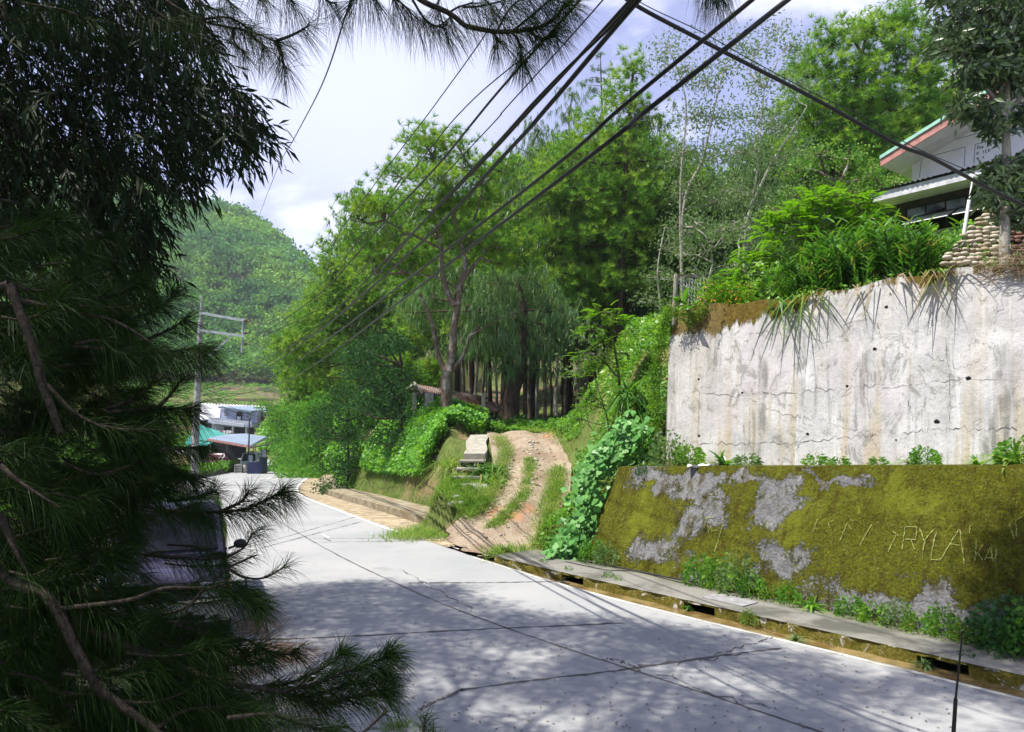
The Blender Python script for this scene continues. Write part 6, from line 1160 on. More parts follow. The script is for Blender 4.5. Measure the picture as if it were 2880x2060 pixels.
cover('wood_floor_plants', 16000, (-10, 16, 31.5, 48), lambda x, y, q, s, qq: q > 6, M['dark_bush'], .28, .14, .5, 'dark low plants on the floor of the wood', 'undergrowth', 1.2, seed=8, bumps=.9)
cover('bank_grass', 26000, (.2, 7.5, 16, 29), lambda x, y, q, s, qq: (s < .15) & (edr(x, y) > .1) & (qq > -.3) & ~((edr(x, y) < 1.5) & (y > 24.5) & (qq > 4)), M['grass'], .42, .022, .3, 'rough bright grass on the bank between the dirt track and the walls', 'grass', .8, True, 3)
cover('bank_leaves', 24000, (.4, 8.5, 15.6, 28), lambda x, y, q, s, qq: (s < .2) & (edr(x, y) > .35) & (qq > .1) & (vnoise(x, y, .9, 5) > -.35), M['lush'], .11, .07, .35, 'small leafy weeds on the bank between the dirt track and the walls', 'weeds', .7, seed=7, bumps=.7)
cover('hill_scrub', 30000, (2, 26, 17, 44), lambda x, y, q, s, qq: (np.where(s > .4, qq > 3.1, qq > 5)) & (edr(x, y) > 1.5) & ~((s > 3.0) & (qq > 7.6) & (qq < 20) & (s < 17)), M['bright_bush'], .20, .12, .7, 'scrub covering the slope around the house', 'scrub', 1.8, seed=9, bumps=.85)
cover('wall_top_weeds', 16000, (2, 14, 4, 19), lambda x, y, q, s, qq: (s > .4) & (s < 14) & (qq > 2.75) & (qq < 7.2), M['lush'], .13, .06, .5, 'small green weeds growing along the top of the upright wall', 'weeds', .8, seed=5, bumps=.8)
cover('valley_scrub', 40000, (-75, -9.5, 12, 112), lambda x, y, q, s, qq: (q < -10.2) & ~((x / y < -.27) & (x / y > -.47) & (y > 50)), M['lush'], .6, .4, 2.6, 'rough green scrub on the low side of the road beyond the shoulder', 'scrub', 4.5, seed=15, bumps=.9)
# grass strips of the track and the verge
P = []; 
def strip_grass(name, pts, wd_, n, L, label, mat='grass', W_=.016):
    C = spline(pts, 6); t = RS.uniform(0, len(C) - 1.001, n); i = t.astype(int); f = (t - i)[:, None]; c = C[i] * (1 - f) + C[i + 1] * f; c[:, 0] += RS.normal(size=n) * wd_; c[:, 1] += RS.normal(size=n) * wd_ * .7; hh_ = H(c[:, 0], c[:, 1]); c[:, 2] = np.where((np.abs(c[:, 0] - tcx(c[:, 1])) < 1.4) & (c[:, 1] > 17.8) & (c[:, 1] < 31), np.maximum(hh_, ztr(c[:, 1]) - .04), hh_) + .02
    sp = Soup(); sp.blade(c, sdir(n, 1.5), L * RS.uniform(.4, 1.2, n), W_, 3, RS.uniform(.2, .9, n)); tag(sp.build(name, M[mat]), label, 'grass', None, 'stuff')
TR_ = lambda px, py: np.array([*on(px, py)])
strip_grass('track_grass', [on(1385, 1508), on(1430, 1460), on(1470, 1410), on(1488, 1350), on(1490, 1305)], .11, 3600, .24, 'strip of grass growing between the two wheel ruts of the dirt track')
strip_grass('verge_grass', [on(1150, 1520) * 0 + G(1155, 1505, .03), G(1200, 1478, .05), G(1260, 1460, .08), G(1310, 1480, .08), G(1250, 1500, .05)], .45, 9000, .38, 'long yellow-green grass at the roadside in front of the stone face')
strip_grass('track_edge_grass', [on(1568, 1330), on(1560, 1400), on(1540, 1470), on(1520, 1540), G(1500, 1570, .02)], .16, 4200, .36, 'lush grass along the right edge of the dirt track')
strip_grass('track_edge_grass', [on(1310, 1480), on(1352, 1430), on(1385, 1390), on(1400, 1340), on(1425, 1290), on(1400, 1240)], .16, 3200, .3, 'short grass along the left edge of the dirt track')
strip_grass('shoulder_grass', [G(1100, 2060), G(1130, 2040), G(1235, 2075)], .06, 260, .3, 'sparse grass tips at the near edge of the road', W_=.006)
strip_grass('crest_grass', [on(1300, 1216), on(1360, 1214), on(1450, 1222), on(1560, 1226), on(1640, 1225)], .35, 3500, .3, 'grass along the crest at the head of the dirt track')
strip_grass('far_verge_grass', [np.array([*edge(-2.6, 29, 60)[i]]) for i in range(0, 30, 3)], .3, 9000, .4, 'grass fringe along the far kerb walkway')
strip_grass('stone_face_grass', [np.array([*edge(-3.2, 32, 44)[i]]) for i in range(0, 11, 2)], .16, 4200, .35, 'grass hanging over the top of the stone face')

def clump(name, label, cat, p, n, L, Wd, mat, spread=.12, up=1.0, bend=.55, group=None, segs=5):
    e = Soup(); b = np.zeros((n, 3)); b[:, :2] = RS.normal(size=(n, 2)) * spread; e.blade(b, sdir(n, up), L * RS.uniform(.6, 1.15, n), Wd, segs, RS.uniform(bend * .5, bend * 1.4, n)); o = e.build(name, M[mat]); o.location = tuple(p); return tag(o, label, cat, group)
p = W(1372, 1300, 23.4); p[2] = Hp(p[0], p[1]) - .05; clump('strap_leaf_clump', 'big arching strap-leaved clump right of the concrete steps', 'plant', (p[0], p[1], p[2] + .15), 260, .98, .06, 'ginger', .22, .55, .75)
p = W(1372, 1360, 22.6); p[2] = Hp(p[0], p[1]); clump('leafy_tuft', 'dark leafy tuft hanging below the big strap-leaved clump', 'plant', (p[0], p[1], p[2] + .1), 180, .5, .05, 'lush', .2, .5, .8)
p = W(1330, 1462, 20.6); p[2] = Hp(p[0], p[1]); clump('grass_tussock', 'dark green grass tussock in front of the cement block below the steps', 'tussock', p, 420, .72, .018, 'ginger', .16, 1.3, .6)
p = G(1430, 1562, .02); clump('grass_tussock', 'bright green grass tussock where the sidewalk slab begins', 'tussock', p, 520, .5, .02, 'grass', .24, 1.0, .5)
p = W(1272, 1250, 24.6); p[2] = Hp(p[0], p[1]); clump('strap_leaf_clump', 'pale strap-leaved clump left of the concrete steps', 'plant', p, 170, .8, .04, 'grass', .25, .6, .7)
p = W(1760, 1115, 18.6); p[2] = Hp(p[0], p[1]); clump('blade_leaf_clump', 'dark sword-leaved clump on the bank left of the upright wall', 'plant', W(1765, 1105, 18.2), 120, .75, .055, 'ginger', .12, .25, .5)
# drooping ledge and sidewalk plants: prototypes, then copies
def leafy(name, n, h, r, L, Wd, mat='lush'):
    sp = Soup(); t = RS.rand(n); a = RS.rand(n) * 6.283; rr = r * np.sqrt(RS.rand(n)); c = np.stack([np.cos(a) * rr, np.sin(a) * rr, h * t * (1 - .5 * (rr / r) ** 2)], 1); d = norm(np.stack([np.cos(a), np.sin(a), RS.uniform(-.2, .7, n)], 1) + rdir(n) * .6); sp.leaves(c, d, L * RS.uniform(.6, 1.2, n), Wd, side=UP + rdir(n) * .4 if False else np.cross(d, UP + rdir(n) * .4), bend=.2)
    for i in range(7): sp.tube([(0, 0, -.05), c[i * 3] * .6, c[i * 3]], .004, 3, cap=False)
    return sp.mesh(name)
me_a, me_b, me_c = leafy('leafy_plant', 260, .42, .24, .10, .045), leafy('leafy_plant', 420, .6, .3, .075, .05), leafy('leafy_plant', 160, .25, .2, .11, .035)
def bl(n, L, Wd, up): sp = Soup(); b = np.zeros((n, 3)); b[:, :2] = RS.normal(size=(n, 2)) * .03; sp.blade(b, sdir(n, up), L * RS.uniform(.6, 1.1, n), Wd, 5, RS.uniform(.3, .8, n)); return sp.mesh('strappy_plant')
me_s = bl(46, .5, .05, .8)
def put(me, mat, p, s, name, label, group, rz=None, cat='plant'):
    if len(me.materials) == 0: me.materials.append(M[mat])
    o = bpy.data.objects.new(name, me); COL.objects.link(o); o.location = tuple(float(v) for v in p); o.scale = (s, s, s); o.rotation_euler = (0, 0, RS.rand() * 6.28 if rz is None else rz); return tag(o, label, cat, group)
def ledge(px, q=1.75):
    r = ray(px, 1300); s_ = None
    for s_ in np.linspace(0, 12, 500):
        P = SQ(s_, q)
        if P[0] / P[1] > r[0] / r[1]: break
    return SQ(s_, q, zl(s_) - .03)
for px, me, mt_, sc_, lb in ((2035, me_s, 'ginger', 1.05, 'tallest strappy plant on the ledge, left of centre'), (2100, me_c, 'pale_leaf', .8, 'pale low weed just right of the tallest ledge plant'), (2570, me_s, 'pale_leaf', .75, 'small grey-green strappy plant on the ledge right of centre'), (2598, me_a, 'lush', .6, 'leafy weed beside the grey-green strappy ledge plant'), (2745, me_s, 'lush', .55, 'small bright strappy ledge plant between two larger ones'), (2845, me_s, 'grass', 1.15, 'big yellow-green strappy plant at the right end of the ledge'), (2860, me_a, 'lush', .8, 'leafy weed at the foot of the big yellow-green ledge plant'),
                        (2290, me_c, 'bright_bush', .7, 'low bright weed in the middle of the ledge'), (2360, me_c, 'lush', .55, 'tiny ledge weed right of the middle one'), (1935, me_a, 'bright_bush', .9, 'yellowish leafy weed at the left of the ledge'), (1880, me_b, 'pale_leaf', 1.0, 'bushy pale weed at the left end of the ledge'), (1790, me_b, 'lush', 1.0, 'bushy green weed at the corner above the sloping wall'), (1835, me_s, 'grass', .7, 'strappy yellow plant at the corner above the sloping wall'), (2470, me_c, 'lush', .5, 'tiny weed on the ledge in front of a moss stain')):
    me2 = me.copy() if len(me.materials) and me.materials[0] != M[mt_] else me
    if me2 is not me: me2.materials.clear()
    put(me2, mt_, ledge(px), sc_ * 1.35, 'ledge_plant', lb, 'plants on the ledge')
def base_pt(px, off=-.08):
    for s_ in np.linspace(-1, 13, 700):
        P = SQ(s_, off)
        if P[0] / P[1] > (px - 1440) / F / CP * 1.0: break
    return SQ(s_, off, .16)
for px, me, mt_, sc_, lb in ((1660, me_b, 'lush', .9, 'dense weed at the left foot of the mossy slope'), (1700, me_b, 'pale_leaf', .8, 'pale weed near the left foot of the mossy slope'), (1958, me_b, 'lush', .95, 'first tall weed at the foot of the mossy slope, left of centre'), (2010, me_b, 'bright_bush', 1.05, 'second tall weed at the foot of the mossy slope'), (2060, me_b, 'pale_leaf', 1.15, 'tallest pale weed at the foot of the mossy slope'), (2100, me_a, 'lush', .9, 'leafy weed right of the tallest pale weed'), (2150, me_a, 'grass', .6, 'yellowish low weed beside the hoses'), (2200, me_b, 'lush', .6, 'low weed left of the strappy sidewalk plant'), (2260, me_s, 'lush', .8, 'strappy bright plant on the sidewalk edge'), (2370, me_a, 'lush', .8, 'leafy weed above the pale cover slab'), (2430, me_a, 'bright_bush', .75, 'leafy bright weed right of the cover slab'), (2500, me_b, 'pale_leaf', .7, 'bushy pale weed below the scratched letters'), (2560, me_c, 'grass', 1.0, 'mossy bright mat at the foot of the slope'), (2620, me_b, 'lush', .75, 'leafy weed right of the mossy bright mat'), (2680, me_c, 'grass', .9, 'low yellow-green mat near the right edge'), (2770, me_b, 'dark_bush', 1.1, 'dark bushy weed near the right edge of the picture'), (2830, me_b, 'dark_bush', 1.3, 'darkest bushy weed at the right edge of the picture'), (2875, me_b, 'lush', 1.2, 'tall weed cut by the right edge of the picture')):
    me2 = me.copy(); me2.materials.clear(); put(me2, mt_, base_pt(px), sc_, 'sidewalk_weed', lb, 'weeds along the sidewalk')
for px, py, me, mt_, sc_, lb in ((1712, 1646, me_b, 'lush', .45, 'weed on the kerb face left of the first drain opening'), (1740, 1655, me_b, 'bright_bush', .4, 'bright weed on the kerb face left of the first drain opening'), (1530, 1600, me_a, 'lush', .5, 'weed on the kerb face near the start of the slab'), (1600, 1625, me_b, 'lush', .4, 'second weed on the kerb face near the start of the slab'), (1935, 1712, me_s, 'ginger', .32, 'small strappy weed right of the first drain opening'), (2108, 1758, me_b, 'grass', .42, 'yellow-green weed between the two drain openings'), (2240, 1800, me_s, 'pale_leaf', .42, 'pale strappy weed in front of the second drain opening'), (2420, 1820, me_c, 'lush', .45, 'weed on the kerb face right of the second opening'), (2600, 1872, me_s, 'pale_leaf', .42, 'pale star-shaped weed low on the shaded kerb'), (2720, 1880, me_b, 'dark_bush', .4, 'dark weed on the shaded kerb face'), (2820, 1890, me_b, 'dark_bush', .4, 'dark weed on the shaded kerb face by the right edge')):
    me2 = me.copy(); me2.materials.clear(); put(me2, mt_, G(px, py, .0), sc_, 'kerb_weed', lb, 'weeds on the kerb face')
# a small dark fern rooted on the mossy slope
me2 = me_b.copy(); me2.materials.clear(); P = low_pt(1805, 1345); wp = SQ(P[0], P[1], P[2]); put(me2, 'dark_bush', wp, .45, 'small_fern', 'small dark fern rooted near the top left of the mossy slope', None)

# climbing vine with big heart leaves over the left end of the sloping wall
sp = Soup(); path = [(1760, 1190), (1790, 1235), (1740, 1230), (1790, 1270), (1720, 1265), (1700, 1300), (1660, 1350), (1690, 1290), (1640, 1380), (1650, 1440), (1620, 1500), (1600, 1540), (1580, 1560), (1640, 1560)]
C = spline([W(a, b, np.interp(b, [1120, 1560], [17.4, 16.0])) for a, b in path], 10); n = 1500; t = RS.uniform(0, len(C) - 1.01, n); i = t.astype(int); c = C[i] + RS.normal(size=(n, 3)) * np.array([.17, .10, .17]); hz_ = H(c[:, 0], c[:, 1]); c[:, 2] = np.maximum(c[:, 2], np.minimum(hz_ + .05, c[:, 2] + .5))
vdir = norm(rdir(n) * .7 - UP * .5); nrm = norm(np.array([-.5, -.75, .55]) + rdir(n) * .45); side = norm(np.cross(vdir, nrm)); L_ = (.06 + .13 * RS.rand(n) ** 1.5)[:, None]; vdir = norm(np.cross(nrm, side)); 
prof = [(0, .12), (-.12, .42), (.12, .55), (.45, .48), (.75, .26), (1.0, 0)]
vs = [c] + [c + vdir * L_ * a + side * L_ * b_ for a, b_ in prof[1:]] + [c + vdir * L_ * a - side * L_ * b_ for a, b_ in prof[-2:0:-1]]
V = np.stack(vs, 1).reshape(-1, 3); m_ = len(vs); b0 = np.arange(n)[:, None] * m_; f = np.concatenate([b0 + np.array([0, j, j + 1]) for j in range(1, m_ - 1)]); sp.tris(V, f, np.tile(RS.rand(n), m_ - 2)); sp.tube(C, .008, 5, r=.1)
tag(sp.build('climbing_vine', M['vine']), 'climbing vine with big pale heart-shaped leaves along the left end of the mossy slope', 'vine')
# creeper on the left edge of the upright wall and over its top left corner
def hang(name, pts, n, sx, L, Wd, mat, label, cat='creeper', fall=.6, d0=None):
    C = spline([W(*p) for p in pts], 8); t = RS.uniform(0, len(C) - 1.01, n); i = t.astype(int); c = C[i] + RS.normal(size=(n, 3)) * np.array([sx, sx * .5, sx]); sp = Soup(); d = norm(rdir(n) - UP * fall); sp.leaves(c, d, L * RS.uniform(.6, 1.3, n), Wd, side=np.cross(d, norm(np.array([-.5, -.6, .6]) + rdir(n) * .6))); sp.tube(C, .008, 4); return tag(sp.build(name, M[mat]), label, cat)
hang('edge_creeper', [(1880, 870, 17), (1862, 930, 17.1), (1850, 1010, 17.2), (1838, 1090, 17.2), (1845, 1180, 17.2), (1830, 1260, 17)], 3000, .10, .06, .035, 'bright_bush', 'yellow-green creeper running down the left edge of the upright wall')
hang('crest_creeper', [(1880, 870, 16.7), (1930, 885, 16.5), (1980, 870, 16.3), (1935, 915, 16.5)], 1100, .08, .05, .03, 'grass', 'yellowish creeper hanging over the top left corner of the upright wall')
hang('hanging_weed', [(2320, 895, 14.3), (2330, 925, 14.3)], 260, .045, .05, .03, 'grass', 'small bright weed hanging on the upright wall face', 'weed')
hang('flowering_bush', [(1965, 850, 16.6), (2010, 830, 16.4), (2060, 840, 16.2), (2110, 850, 15.9)], 2600, .17, .07, .04, 'bright_bush', 'bushy green plant with orange flowers on the wall top left', 'bush', -.3)
sp = Soup(); C = np.array([W(a, b, 15.9) for a, b in RS.uniform((1960, 800), (2120, 870), (60, 2))]); sp.leaves(C, rdir(60), .05, .045); 
fb = [o for o in COL.objects if o.name == 'flowering_bush'][0]; link('flowers', sp.mesh('flowers'), M['flower'], fb, False)['kind'] = 'stuff'
hang('taro_plant', [(1905, 845, 16.5), (1925, 835, 16.5)], 9, .05, .34, .26, 'lush', 'plant with a few very large round leaves behind the wall corner', 'plant', -.2)

# ginger lilies on the wall top
def ginger(nc_, h):
    sp = Soup(); st_ = Soup()
    for i in range(nc_):
        a = RS.rand() * 6.28; lean = RS.uniform(.1, .5); b = np.array([math.cos(a) * .12, math.sin(a) * .12, 0]); hh = h * RS.uniform(.7, 1.1); P = spline([b, b + np.array([math.cos(a) * lean * .3, math.sin(a) * lean * .3, hh * .55]), b + np.array([math.cos(a) * lean, math.sin(a) * lean, hh])], 5); st_.tube(P, .010, 4, cap=False)
        m_ = 15; k = np.linspace(2, len(P) - 1.01, m_); i0 = k.astype(int); c = P[i0] + (P[np.minimum(i0 + 1, len(P) - 1)] - P[i0]) * (k - i0)[:, None]; aa = RS.rand() * 3.14; sg = np.where(np.arange(m_) % 2, 1, -1); d = np.stack([np.cos(aa) * sg, np.sin(aa) * sg, np.full(m_, .9)], 1) + rdir(m_) * .25
        sp.blade(c, d, h * .30 * RS.uniform(.8, 1.15, m_), .055, 4, RS.uniform(.15, .45, m_))
    return sp.mesh('leaves'), st_.mesh('stems')
protos = [ginger(9, 1.25) for _ in range(3)]
for l_, s_ in protos: l_.materials.append(M['ginger']); s_.materials.append(M['lush'])
gp = [(2185, 3.3, .75), (2230, 3.1, .85), (2275, 3.4, 1.0), (2315, 3.2, 1.05), (2350, 3.6, 1.15), (2385, 3.2, 1.1), (2420, 3.5, 1.2), (2455, 3.2, 1.15), (2490, 3.5, 1.2), (2525, 3.2, 1.1), (2555, 3.6, 1.1), (2590, 3.3, .85), (2640, 3.3, .8), (2680, 3.5, .8), (2610, 3.9, .9), (2720, 3.4, .6), (2240, 3.9, .9), (2300, 4.1, 1.0), (2370, 4.2, 1.1), (2440, 4.2, 1.15), (2510, 4.2, 1.1), (2170, 2.95, .5), (2220, 2.9, .55), (2755, 3.3, .5), (2600, 3.0, 1.0), (2650, 3.0, .95), (2560, 2.95, .9), (2330, 2.95, .8), (2440, 2.95, .85)]
for i, (px, q, s_) in enumerate(gp):
    for t in np.linspace(0, 14, 900):
        P = SQ(t, q)
        if P[0] / P[1] > (px - 1440) / F * 1.0: break
    e = empty('ginger_plant', (P[0], P[1], Hp(P[0], P[1]) - .05), RS.rand() * 6.28); e.scale = (s_ * .93, s_ * .93, s_ * .93); l_, t_ = protos[i % 3]
    for nm, me in (('leaves', l_), ('stem', t_)): o = bpy.data.objects.new(nm, me); COL.objects.link(o); o.parent = e
    tag(e, 'leafy ginger plant with lance leaves in the row on top of the upright wall', 'plant', 'ginger plants along the wall top')
# leaves hanging over the wall crest
for i, (px, py, n, mt_, L_, lb) in enumerate(((2215, 835, 24, 'ginger', .6, 'green strappy plant flopping over the crest of the upright wall'), (2270, 840, 18, 'grass', .6, 'yellow fan of leaves flopping over the wall crest'), (2300, 825, 8, 'dry', .5, 'dry leaves hanging over the crest beside the yellow fan'), (2430, 800, 7, 'dry', .4, 'dry leaves hanging from the middle of the crest'), (2545, 795, 8, 'dry', .4, 'dense bunch of dry leaves hanging right of the middle of the crest'), (2640, 785, 13, 'dry', .5, 'largest bunch of dry hanging leaves on the crest'), (2660, 790, 16, 'grass', .4, 'fresh yellow leaves above the largest dry bunch'), (2700, 790, 9, 'dry', .4, 'dry hanging leaves next to the brown vine tangle'))):
    for t in np.linspace(0, 14, 900):
        P = SQ(t, 2.42)
        if P[0] / P[1] > (px - 1440) / F: break
    z = upper_face(t, 1)[2]; sp = Soup(); b = np.zeros((n, 3)); b[:, 0] = RS.normal(size=n) * .16; d = np.stack([RS.normal(size=n) * .5, RS.uniform(-.28, -.06, n), RS.uniform(-.6, .1, n)], 1)
    sp.blade(b, d, L_ * RS.uniform(.5, 1.1, n), .035 if mt_ != 'dry' else .03, 6, RS.uniform(.7, 1.3, n)); o = sp.build('hanging_plant', M[mt_]); o.location = (P[0], P[1], z + .05); o.rotation_euler = (0, 0, WROT); tag(o, lb, 'plant')
# dried vine tangle at the top right
sp = Soup()
for i in range(900):
    a = np.array([RS.uniform(7.0, 11.5), 2.40 + RS.uniform(-.10, .35), 5.62 + RS.uniform(-.1, .3)]); w = np.clip((a[0] - 6.8) / 1.0, .1, 1); P = [a]
    for j in range(6): P.append(P[-1] + np.array([RS.normal() * .10, RS.normal() * .03 - (.04 if j < 1 else 0), -RS.uniform(0, .16) * w]))
    P = np.array(P); P[:, 1] = np.minimum(P[:, 1], 2.14 + .34 * (P[:, 2] - 1.9) / 3.68 + np.where(P[:, 2] > 5.6, .4, -.02)); sp.tube(spline(P, 2), .0035, 3, cap=False, r=RS.rand())
me = sp.mesh('dried_vines'); me.materials.append(M['dry']); o = bpy.data.objects.new('dried_vines', me); COL.objects.link(o); o.location = (P0[0], P0[1], 0); o.rotation_euler = (0, 0, WROT); tag(o, 'brown tangle of dried vines hanging over the right part of the upright wall', 'vines', None, 'stuff')

# leathery tree on the wall top at the right
d = 12.2
def onw(px, py, d_): return W(px, py, d_)
T = [([np.array([*W(2822, 735, d)[:2], Hp(*W(2822, 735, d)[:2]) - .1]), W(2826, 620, d), W(2832, 480, d), W(2828, 380, d), W(2822, 310, d)], .085, .06), ([W(2835, 735, d + .1), W(2832, 600, d + .1), W(2828, 480, d)], .04, .04), ([W(2822, 320, d), W(2790, 270, d), W(2740, 210, d + .1), W(2700, 140, d)], .045, .015), ([W(2824, 320, d), W(2835, 240, d), W(2830, 140, d), W(2800, 20, d)], .05, .02), ([W(2826, 330, d), W(2880, 260, d), W(2930, 160, d)], .045, .02), ([W(2832, 480, d), W(2870, 430, d), W(2920, 400, d)], .03, .012)]
B = pxb([(2700, 60, 55), (2770, 40, 65), (2850, 50, 70), (2680, 140, 45), (2750, 130, 55), (2840, 140, 65), (2920, 100, 70), (2740, 215, 45), (2810, 220, 45), (2890, 220, 60), (2760, 320, 38), (2790, 365, 24), (2720, 300, 24), (2810, 480, 26), (2845, 520, 36), (2880, 470, 30), (2820, 560, 26), (2880, 560, 34), (2790, 545, 14), (2950, 300, 50), (2880, 330, 30), (2860, 620, 26), (2700, -30, 60), (2820, -50, 70)], d)
lt = tree('leathery_leaf_tree', 'tree with large dark leathery leaves and a slim grey trunk at the right edge', 'tree', T, B, 'broad', M['big_leaf'], M['bark_pale'], nc=100, nt=18, rc=.11, L=.19, Wd=.062, nn=1, r0=.02)

# loose stones on the dirt track
sp = Soup()
for i in range(260):
    y = RS.uniform(18.2, 28) if i % 3 else RS.uniform(22, 26.5); x = tcx(y) + (RS.uniform(-1.2, 1.2) if i % 3 else RS.normal() * .15 + .1); r = .012 + .035 * RS.rand() ** 3 + (.02 * RS.rand() if i % 3 == 0 else 0); sp.ellip((x, y, ztr(y) + r * .2), (r * 1.3, r, r * .7), seg=6, rings=4, r=RS.rand(), noise=.2)
m = Mt('pale_stone'); at = m.n('ShaderNodeAttribute', attribute_name='rnd'); tag(sp.build('loose_stones', m.fin(m.mix(at.outputs['Fac'], (.22, .17, .12), (.46, .43, .38)), .9), smooth=True), 'loose pale stones scattered over the dirt track', 'stones', kind='stuff')
# ------------------------------------------------------------------ foreground trees under which the camera stands
def shade_pts(n, poly):
    """ground points of the shaded part of the road (photograph outline), at z=0"""
    P = np.array([G(a, b)[:2] for a, b in poly]); lo, hi = P.min(0), P.max(0); out = []
    while len(out) < n:
        q = RS.uniform(lo, hi); c = False; j = len(P) - 1
        for i in range(len(P)):
            if (P[i, 1] > q[1]) != (P[j, 1] > q[1]) and q[0] < (P[j, 0] - P[i, 0]) * (q[1] - P[i, 1]) / (P[j, 1] - P[i, 1]) + P[i, 0]: c = not c
            j = i
        if c: out.append(q)
    return np.array(out)
poly = [(500, 1660), (720, 1655), (900, 1642), (1130, 1630), (1165, 1650), (1310, 1648), (1300, 1672), (1345, 1690), (1420, 1700), (1450, 1728), (1600, 1735), (1760, 1738), (1900, 1770), (2060, 1775), (2150, 1815), (2300, 1850), (2500, 1935), (2560, 1900), (2700, 1850), (2900, 1800), (3300, 1850), (3300, 2500), (300, 2500), (-400, 2100), (-900, 1700), (100, 1600)]
S_ = shade_pts(5200, poly)
hole = vnoise(S_[:, 0] * 1.0 + 3, S_[:, 1] * 1.25, .62, 2.2); far_ = S_[:, 1] > np.interp(S_[:, 0], [-6, -3, 0, 3, 8], [11.3, 11.0, 10.4, 9.6, 8.2])
keep = far_ | (hole < .12); S_ = S_[keep]; keepf = far_[keep]
zc = 11.2 + RS.uniform(0, 2.6, len(S_)); C = np.column_stack([S_[:, 0] + TS[0] / TS[2] * zc, S_[:, 1] + TS[1] / TS[2] * zc, zc])
need = 3.5 + .64 * np.maximum(C[:, 1], 0) + .5; inx = np.abs(C[:, 0]) < .8 * C[:, 1] + .6
up_ = np.where(inx & (C[:, 2] < need), need - C[:, 2], 0); C += TS[None] / TS[2] * up_[:, None]
# extra canopy over the foreground boughs and the parked van
ex = np.column_stack([RS.uniform(-15, -1.6, 1500), RS.uniform(-4.5, 8.5, 1500), RS.uniform(9.8, 13, 1500)]); ex = ex[(ex[:, 2] > 3.5 + .64 * np.maximum(ex[:, 1], 0) + .5)]
ctop = empty('spreading_tree', (-6.2, 1.2, 0)); tag(ctop, 'large dark tree of narrow drooping leaves filling the top left of the picture', 'tree')
ctop.location = (-6.2, 1.2, Hp(-6.2, 1.2))
tsp = Soup(); tr = spline([(-6.2, 1.2, Hp(-6.2, 1.2) - .2), (-6.0, 1.3, 3), (-6.3, 1.6, 6), (-6.0, 2.0, 9.5), (-5.8, 2.4, 12.0)], 5); tsp.tube(tr, np.linspace(.36, .14, len(tr)), 10)
sp = Soup(); nl = 26
for A, nl in ((C, 42), (ex, 44)):
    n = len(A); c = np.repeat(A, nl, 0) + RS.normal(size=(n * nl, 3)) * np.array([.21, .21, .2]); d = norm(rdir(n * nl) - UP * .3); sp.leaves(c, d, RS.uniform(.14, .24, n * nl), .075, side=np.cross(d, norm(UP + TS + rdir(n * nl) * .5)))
for k_ in range(40):
    A = C if k_ % 2 else ex; e_ = A[RS.randint(len(A))]; a_ = tr[RS.randint(len(tr) // 2, len(tr))]; P = spline([a_, (a_ + e_) / 2 + UP * .6, e_], 5)
    if np.any((P[:, 1] > .3) & (np.abs(P[:, 0]) < .8 * P[:, 1] + .4) & (P[:, 2] < 3.4 + .63 * P[:, 1])): continue
    tsp.tube(P, np.linspace(.07, .02, len(P)), 5, cap=False)
# visible drooping leaves, top left
by = np.array([-80, 0, 100, 200, 270, 330, 400, 428, 436, 480, 530, 600, 680, 760, 830, 880]); bx_ = np.array([520, 560, 590, 630, 700, 742, 735, 700, 575, 560, 500, 462, 435, 428, 340, 200])
n = 2900; tw = []
while len(tw) < n:
    x, y = RS.uniform(-120, 760), RS.uniform(-120, 885); b_ = np.interp(y, by, bx_)
    if x < b_ - RS.rand() ** 2 * 30 + vnoise(np.array(y), np.array(0.), 17, 1) * 12:
        if (abs(x - 290) < 26 and abs(y - 300) < 22) and RS.rand() < .85: continue
        if y > 640 and x < 200 and RS.rand() < .4: continue
        tw.append((x, y, RS.uniform(4.3, 7.2)))
tw = np.array(tw); c0 = np.array([W(*t) for t in tw]); m_ = 9; n = len(c0)
td = norm(np.stack([RS.uniform(-.1, .9, n), RS.normal(size=n) * .5, RS.uniform(-1.1, .1, n)], 1)); base = np.repeat(c0, m_, 0); t = np.tile(np.linspace(0, 1, m_), n)[:, None]; dr_ = np.repeat(td, m_, 0); pos = base + dr_ * t * .24 - UP * t * t * .06
ld = norm(dr_ * .7 + rdir(n * m_) * .55 - UP * .35); sp.leaves(pos, ld, RS.uniform(.08, .135, n * m_), RS.uniform(.013, .024, n * m_), side=np.cross(ld, rdir(n * m_)), bend=.12, r=np.clip(np.repeat(RS.rand(n), m_) + RS.uniform(-.2, .2, n * m_), 0, 1))
for i in range(0, n, 2): tsp.tube([c0[i] - td[i] * .15, c0[i], c0[i] + td[i] * .22 - UP * .05], [.004, .003, .0015], 3, cap=False)
for P in ([(-6.0, 2.0, 7.0), W(-200, -100, 5.5), W(100, 80, 5.6), W(380, 180, 5.8), W(640, 260, 5.9)], [(-6.1, 1.6, 6.0), W(-150, 250, 5.4), W(150, 420, 5.5), W(380, 480, 5.7)], [(-6.1, 1.5, 5.2), W(-100, 480, 5.6), W(120, 600, 5.6), W(330, 700, 5.8)]):
    P = spline(P, 6); tsp.tube(P, np.linspace(.07, .010, len(P)), 6, cap=False)
tsp.build('trunk', M['bark_fg'], ctop, True); sp.build('crown', M['fg_leaf'], ctop)

